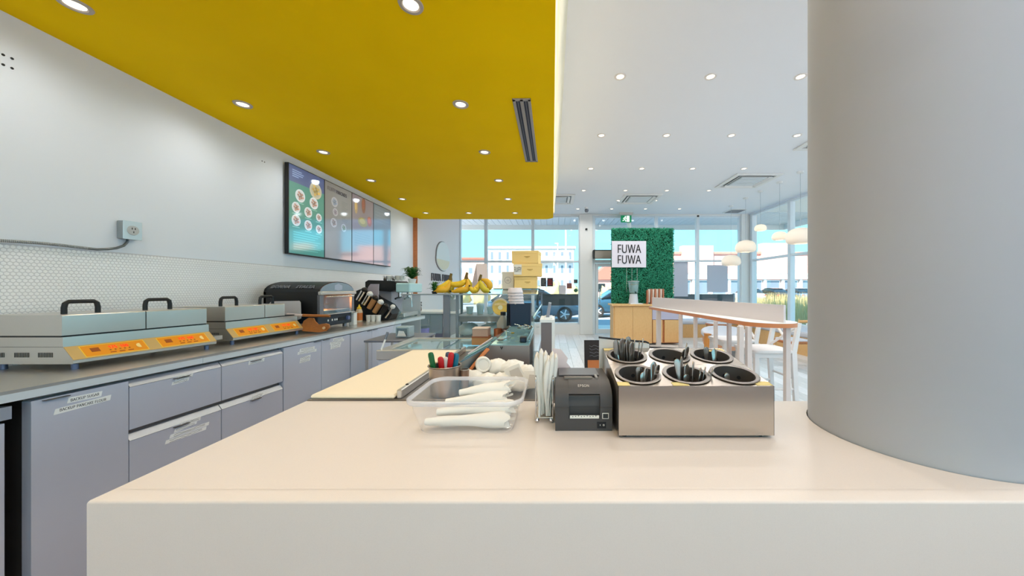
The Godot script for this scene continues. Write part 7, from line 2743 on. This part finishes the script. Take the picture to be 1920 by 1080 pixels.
func window_papers() -> void:
	var sp := [
		[1014, 1024, 521, 537, Color(0.13, 0.14, 0.14), "black notice on the left window, left one of the dark pair"],
		[1026, 1037, 521, 537, Color(0.20, 0.16, 0.17), "dark notice with red marks on the left window, right one of the pair"],
		[1063, 1072, 531, 541, Color(0.58, 0.24, 0.16), "red-brown sticker on the left window near the white post"],
		[1076, 1083, 524, 531, Color(0.14, 0.16, 0.16), "small black sticker on the left window near the white post"],
		[1048, 1061, 535, 551, Color(0.84, 0.82, 0.84), "white sheet on the left window above the dark patio rail"],
		[1263, 1290, 490, 556, Color(0.76, 0.77, 0.82), "large pale grey poster on the right window beside the grass panel"],
		[1326, 1365, 497, 548, Color(0.76, 0.77, 0.82), "large pale grey poster on the right window near the corner"]]
	for s in sp:
		var k := 9.79 / 630.0
		var x0: float = (s[0] - 1036) * k
		var x1: float = (s[1] - 1036) * k
		var y1: float = 1.35 + (540 - s[2]) * k
		var y0: float = 1.35 + (540 - s[3]) * k
		var t := thing("window_notice", s[5], "notice", P((x0 + x1) / 2, (y0 + y1) / 2, 9.79), "papers stuck on the windows")
		var mb := MB.new(t.position)
		mb.box(x0, x1, y0, y1, 9.795, 9.805)
		part(t, "sheet", mb, mat(s[4], 0.7))
		if s[1] - s[0] < 12:
			mb = MB.new(t.position)
			for i in 4:
				mb.box(x0 + 0.02, x1 - 0.02 - 0.02 * (i % 2), y0 + (y1 - y0) * (0.2 + i * 0.18), y0 + (y1 - y0) * (0.28 + i * 0.18), 9.793, 9.795)
			part(t, "print", mb, mat([Color(0.5, 0.5, 0.5), Color(0.65, 0.2, 0.2)][1 if s[0] == 1026 else 0], 0.7))
	var g := thing("round_sticker", "round green sticker on the left window near the white post", "sticker", P(0.676, 1.28, 9.79), "papers stuck on the windows")
	var mb := MB.new(g.position)
	mb.lathe(P(0.676, 1.28, 9.80), [Vector2(0, 0), Vector2(0.055, 0), Vector2(0.055, 0.004), Vector2(0, 0.004)], 24, MB.upto(Vector3.BACK))
	part(g, "disc", mb, mat(Color(0.18, 0.38, 0.28), 0.6))


# ---------------------------------------------------------------- outside
func outdoors() -> void:
	var mb := MB.new()
	mb.box(-90, 90, -0.35, -0.12, 12.6, 140)
	struct("road", mb, mat(Color(0.55, 0.57, 0.60), 0.9))
	mb = MB.new()
	mb.box(-14, 14, -0.3, -0.04, 9.95, 12.6)
	mb.box(6.0, 14, -0.3, -0.04, -3, 9.95)
	struct("sidewalk", mb, mat(Color(0.78, 0.77, 0.75), 0.9))
	mb = MB.new()
	mb.box(14.0, 90, -0.35, -0.10, -60, 12.6)
	struct("parking_lot", mb, mat(Color(0.60, 0.61, 0.63), 0.9))
	# canopy of white boards over the pavement
	var t := MeshInstance3D.new()
	mb = MB.new()
	mb.box(-5, 8.3, 3.60, 3.85, 9.95, 12.0)
	mb.box(6.0, 8.3, 3.60, 3.85, 2.0, 9.95)
	mb.box(-5, 8.3, 3.42, 3.62, 11.9, 12.0)
	mb.box(8.2, 8.3, 3.42, 3.62, 2.0, 11.9)
	t = struct("canopy", mb, M.white)
	var bm := mat(Color(0.86, 0.88, 0.90), 0.6)
	for k in 60:
		mb = MB.new()
		var x := -4.0 + k * 0.2
		mb.box(x + 0.008, x + 0.192, 3.58, 3.60, 9.96, 11.9)
		part(t, "board", mb, bm)
	# low dark patio rails in front of the windows
	for q in [[-0.37, 0.95, "dark patio rail outside the left window, in front of the silver car"], [3.7, 5.75, "dark patio rail outside the right window beside the grass panel"]]:
		var r := thing("patio_rail", q[2], "railing", P((q[0] + q[1]) / 2, -0.04, 10.6), "dark patio rails")
		mb = MB.new(r.position)
		mb.box(q[0], q[1], 0.80, 1.16, 10.58, 10.62, 0.004)
		part(r, "panel", mb, mat(Color(0.12, 0.17, 0.19), 0.6))
		for x in [q[0] + 0.03, q[1] - 0.03]:
			mb = MB.new(r.position)
			mb.box(x - 0.025, x + 0.025, -0.04, 1.18, 10.57, 10.63)
			part(r, "post", mb, M.case_post)
	mb = MB.new()
	mb.box(-4.0, 7.0, 3.60, 3.85, -5.5, -2.8)
	struct("added_canopy", mb, M.white)  # added overhang that keeps direct sun out of the window behind the camera
	mb = MB.new()
	mb.box(-25.0, 25.0, -0.3, -0.05, -25.0, -2.8)
	struct("unseen_bounce_pavement", mb, mat(Color(0.90, 0.83, 0.83), 0.9))  # out of view, tinted pink to bounce sunlight onto the counter front
	cars()
	buildings()
	# shrubs and dry grasses
	var tan_m := mat(Color(0.74, 0.70, 0.48), 0.9)
	for k in 9:
		var c := P(-8.0 + k * 1.62, 0.6, 30.0)
		mb = MB.new(c)
		blob(mb, c, Vector3(0.72, 0.95 + 0.25 * (k % 2), 0.7), 0.5, 500 + k)
		single("shrub", "pale yellow-green shrub in the row across the road, %s from the left" % ["first", "second", "third", "fourth", "fifth", "sixth", "seventh", "eighth", "ninth"][k], "shrub", mb, tan_m, "shrubs across the road")
	var gb := MB.new()
	for k in 3:
		gb.flat(Vector3(-0.012 + k * 0.02, 0, 0), Vector3(0.004 + k * 0.02, 0, 0), Vector3(-0.06 + k * 0.07, 1.0, 0.1))
	var mm := MultiMesh.new()
	mm.transform_format = MultiMesh.TRANSFORM_3D
	mm.mesh = gb.mesh()
	mm.instance_count = 5000
	for i in 5000:
		var s := rng.randf_range(0.6, 1.25)
		mm.set_instance_transform(i, Transform3D(Basis(Vector3.UP, rng.randf() * TAU).scaled(Vector3(s * 1.4, s, s * 1.4)), P(rng.randf_range(8.4, 12.5), -0.05, rng.randf_range(6.0, 17.0))))
	var mi := MultiMeshInstance3D.new()
	mi.name = "dry_grass"
	mi.multimesh = mm
	mi.material_override = mat(Color(0.86, 0.78, 0.55), 0.9)
	mi.set_meta("kind", "stuff")
	tag(mi, "pale dry ornamental grass growing outside the right windows", "grass")
	add_child(mi)
	for q in [[0.80, 20.0, 4.9, 0.05, "thick white lamp post seen through the left window"], [0.62, 40.0, 6.6, 0.06, "thin distant lamp post seen through the left window"]]:
		var r := thing("lamp_post", q[4], "lamp post", P(q[0], -0.12, q[1]))
		mb = MB.new(r.position)
		mb.cyl(P(q[0], -0.12, q[1]), P(q[0], q[2], q[1]), q[3] * 1.3, q[3], 14)
		part(r, "post", mb, M.frame)
		mb = MB.new(r.position)
		mb.box(q[0] - 0.35, q[0] + 0.1, q[2], q[2] + 0.1, q[1] - 0.1, q[1] + 0.1, 0.02)
		part(r, "lamp_head", mb, M.frame)


func cars() -> void:
	var proto := thing("car", "car", "car")
	var mb := MB.new()
	var st := [[-2.25, 0.60, 0.45, 0.62], [-2.20, 0.80, 0.30, 0.78], [-1.95, 0.88, 0.22, 0.90], [-1.0, 0.90, 0.19, 0.95], [0.0, 0.90, 0.19, 0.96], [1.0, 0.90, 0.19, 0.95], [1.7, 0.88, 0.22, 0.84], [2.12, 0.80, 0.30, 0.70], [2.25, 0.62, 0.42, 0.58]]
	var rows := []
	for s in st:
		rows.append(car_ring(s[0], s[1], s[2], s[3]))
	mb.grid(rows, true, true, true)
	part(proto, "body", mb, mat(Color(0.5, 0.55, 0.6), 0.2, 0.5))
	mb = MB.new()
	rows = []
	for s in [[-1.85, 0.74, 0.90, 0.96], [-1.25, 0.70, 0.90, 1.40], [-0.5, 0.68, 0.90, 1.46], [0.2, 0.68, 0.90, 1.44], [0.55, 0.70, 0.90, 1.34], [1.15, 0.76, 0.90, 0.96]]:
		rows.append(car_ring(s[0], s[1], s[2], s[3]))
	mb.grid(rows, true, true, true)
	part(proto, "windows", mb, M.darkpane)
	mb = MB.new()
	rows = []
	for s in [[-1.3, 0.55, 1.39, 1.42], [-0.5, 0.58, 1.44, 1.485], [0.2, 0.58, 1.43, 1.465], [0.5, 0.55, 1.35, 1.37]]:
		rows.append(car_ring(s[0], s[1], s[2], s[3]))
	mb.grid(rows, true, true, true)
	part(proto, "roof", mb, mat(Color(0.5, 0.55, 0.6), 0.2, 0.5))
	for x in [-1.37, 1.37]:
		for z in [-0.80, 0.80]:
			mb = MB.new()
			var B := Basis(Vector3.RIGHT, PI / 2)
			mb.lathe(Vector3(x, 0.33, z), [Vector2(0.22, -0.10), Vector2(0.31, -0.11), Vector2(0.335, -0.08), Vector2(0.335, 0.08), Vector2(0.31, 0.11), Vector2(0.22, 0.10)], 28, B)
			var w := part(proto, "wheel", mb, M.rubber)
			mb = MB.new()
			mb.lathe(Vector3(x, 0.33, z), [Vector2(0, -0.06), Vector2(0.23, -0.06), Vector2(0.23, 0.06), Vector2(0, 0.06)], 24, B)
			part(w, "rim", mb, M.darksteel)
			mb = MB.new()
			for k in 5:
				var a := TAU * k / 5
				for sg in [-1.0, 1.0]:
					mb.obox(Vector3(x + cos(a) * 0.12, 0.33 + sin(a) * 0.12, z + sg * 0.085), Vector3(0.24, 0.05, 0.03), Basis(Vector3.BACK, a), 0.006)
			part(w, "spokes", mb, M.frame)
	mb = MB.new()
	for z in [-0.62, 0.62]:
		mb.obox(Vector3(-2.2, 0.68, z), Vector3(0.06, 0.12, 0.3), Basis(), 0.01)
	part(proto, "tail_lamp", mb, mat(Color(0.7, 0.05, 0.05), 0.3))
	mb = MB.new()
	for z in [-0.62, 0.62]:
		mb.obox(Vector3(2.14, 0.62, z), Vector3(0.10, 0.10, 0.3), Basis(), 0.01)
	part(proto, "head_lamp", mb, M.frame)
	var list := [[-0.85, 15.4, 0.0, Color(0.42, 0.52, 0.58), "silver-blue car behind the dark patio rail outside the left window"], [3.6, 17.5, PI, Color(0.20, 0.36, 0.45), "dark teal car seen through the glass entrance door"], [5.5, 25.0, 0.0, Color(0.80, 0.82, 0.84), "white car farther off seen through the glass entrance door"]]
	var tints := [Color(0.8, 0.8, 0.82), Color(0.15, 0.17, 0.2), Color(0.32, 0.45, 0.55), Color(0.78, 0.8, 0.8), Color(0.2, 0.3, 0.36), Color(0.7, 0.72, 0.74)]
	for k in 6:
		list.append([22.6 + k * 2.75, 39.0, PI / 2, tints[k], "parked car in the distant row beyond the dry grass, %s from the left" % ["first", "second", "third", "fourth", "fifth", "sixth"][k]])
	for i in list.size():
		var q: Array = list[i]
		var o: Node3D = proto
		if i > 0:
			o = dup(proto, Vector3.ZERO, q[4])
		o.position = P(q[0], -0.12, q[1])
		o.rotation.y = q[2]
		o.set_meta("label", q[4])
		if i > 2:
			o.set_meta("group", "cars parked in the distant row")
		var m := mat(q[3], 0.2, 0.4)
		for c in ["body", "roof"]:
			(o.get_node(c) as MeshInstance3D).material_override = m


func car_ring(x: float, hw: float, y0: float, y1: float) -> Array:
	var r := []
	var n := 20
	for j in n:
		var a := TAU * j / n
		var c := cos(a)
		var s := sin(a)
		c = signf(c) * pow(absf(c), 0.45)
		s = signf(s) * pow(absf(s), 0.5)
		r.append(Vector3(x, (y0 + y1) / 2 + s * (y1 - y0) / 2, -c * hw))
	return r


func building(called: String, label: String, x0: float, x1: float, h: float, d: float, wall: Material, floors: Array, n: int, gap: float, roof: Material) -> Node3D:
	var t := thing(called, label, "building", P((x0 + x1) / 2, -0.12, d))
	var mb := MB.new(t.position)
	mb.box(x0, x1, -0.12, h, d, d + 12)
	part(t, "walls", mb, wall)
	mb = MB.new(t.position)
	mb.box(x0 - 0.3, x1 + 0.3, h, h + 0.35, d - 0.3, d + 12.3)
	part(t, "roof", mb, roof)
	var w := (x1 - x0) / n
	for f in floors:
		for k in n:
			mb = MB.new(t.position)
			mb.box(x0 + w * k + gap, x0 + w * (k + 1) - gap, f[0], f[1], d - 0.08, d + 0.05)
			var o := part(t, "window", mb, M.frame)
			mb = MB.new(t.position)
			mb.box(x0 + w * k + gap + 0.12, x0 + w * (k + 1) - gap - 0.12, f[0] + 0.12, f[1] - 0.12, d - 0.11, d - 0.08)
			part(o, "pane", mb, M.farpane)
	return t


func buildings() -> void:
	var pale := mat(Color(0.82, 0.82, 0.80), 0.8)
	var brick := tri_mat(noise(0.05, [Color(0.86, 0.64, 0.58), Color(0.90, 0.70, 0.64)], 256, 3, 51), Vector3(0.3, 0.3, 0.3), 0.85)  # brick lightened, the haze of distance put into its colour
	var t := building("apartment_building", "long pale three storey apartment building across the road", -11.5, 3.8, 8.4, 60.0, pale, [[1.2, 2.9], [3.9, 5.5], [6.3, 7.9]], 11, 0.35, M.white)
	for k in 3:
		var mb := MB.new(t.position)
		mb.box(-7.0 + k * 3.6, -4.2 + k * 3.6, 6.0, 6.12, 58.9, 60)
		var b := part(t, "balcony", mb, M.white)
		mb = MB.new(t.position)
		mb.box(-7.0 + k * 3.6, -4.2 + k * 3.6, 6.12, 7.0, 58.9, 58.96)
		part(b, "rail", mb, mat(Color(0.6, 0.68, 0.7), 0.3))
	t = building("brick_house", "pinkish brick house far left across the road, left of the apartment building", -18.0, -12.2, 6.6, 62.0, brick, [[1.2, 2.6], [3.9, 5.2]], 3, 0.5, mat(Color(0.55, 0.36, 0.30), 0.8))
	t = building("brick_plaza", "long brick shopping plaza with a white ground floor behind the parked cars", 17.0, 52.0, 6.9, 55.0, brick, [[0.3, 2.6]], 12, 0.25, mat(Color(0.70, 0.50, 0.44), 0.8))
	var mb := MB.new(t.position)
	mb.box(17.0, 52.0, 2.8, 3.7, 54.4, 55.0)
	part(t, "fascia", mb, M.white)
	for k in 13:
		mb = MB.new(t.position)
		mb.box(16.9 + k * 2.917, 17.3 + k * 2.917, -0.1, 2.8, 54.6, 55.0)
		part(t, "pier", mb, pale)
	for k in 2:
		mb = MB.new(t.position)
		mb.box(21.0 + k * 13.0, 26.0 + k * 13.0, 3.7, 8.2 + 0.4 * k, 54.3, 55.6)
		part(t, "gable_block", mb, brick)
	t = thing("gabled_house", "small brick house with a pointed roof seen through the glass door", "house", P(8.0, -0.12, 50))
	mb = MB.new(t.position)
	mb.box(5.8, 11.0, -0.12, 2.6, 50, 56)
	part(t, "walls", mb, brick)
	mb = MB.new(t.position)
	mb.ext([Vector2(5.4, 2.6), Vector2(11.4, 2.6), Vector2(8.4, 5.0)], P(0, 0, 49.6), Vector3.RIGHT, Vector3.UP, Vector3(0, 0, -6.8))
	part(t, "roof", mb, mat(Color(0.66, 0.42, 0.36), 0.8))
	for k in 2:
		mb = MB.new(t.position)
		mb.box(6.4 + k * 2.4, 7.8 + k * 2.4, 0.8, 2.0, 49.92, 50.0)
		part(t, "window", mb, M.darkpane)
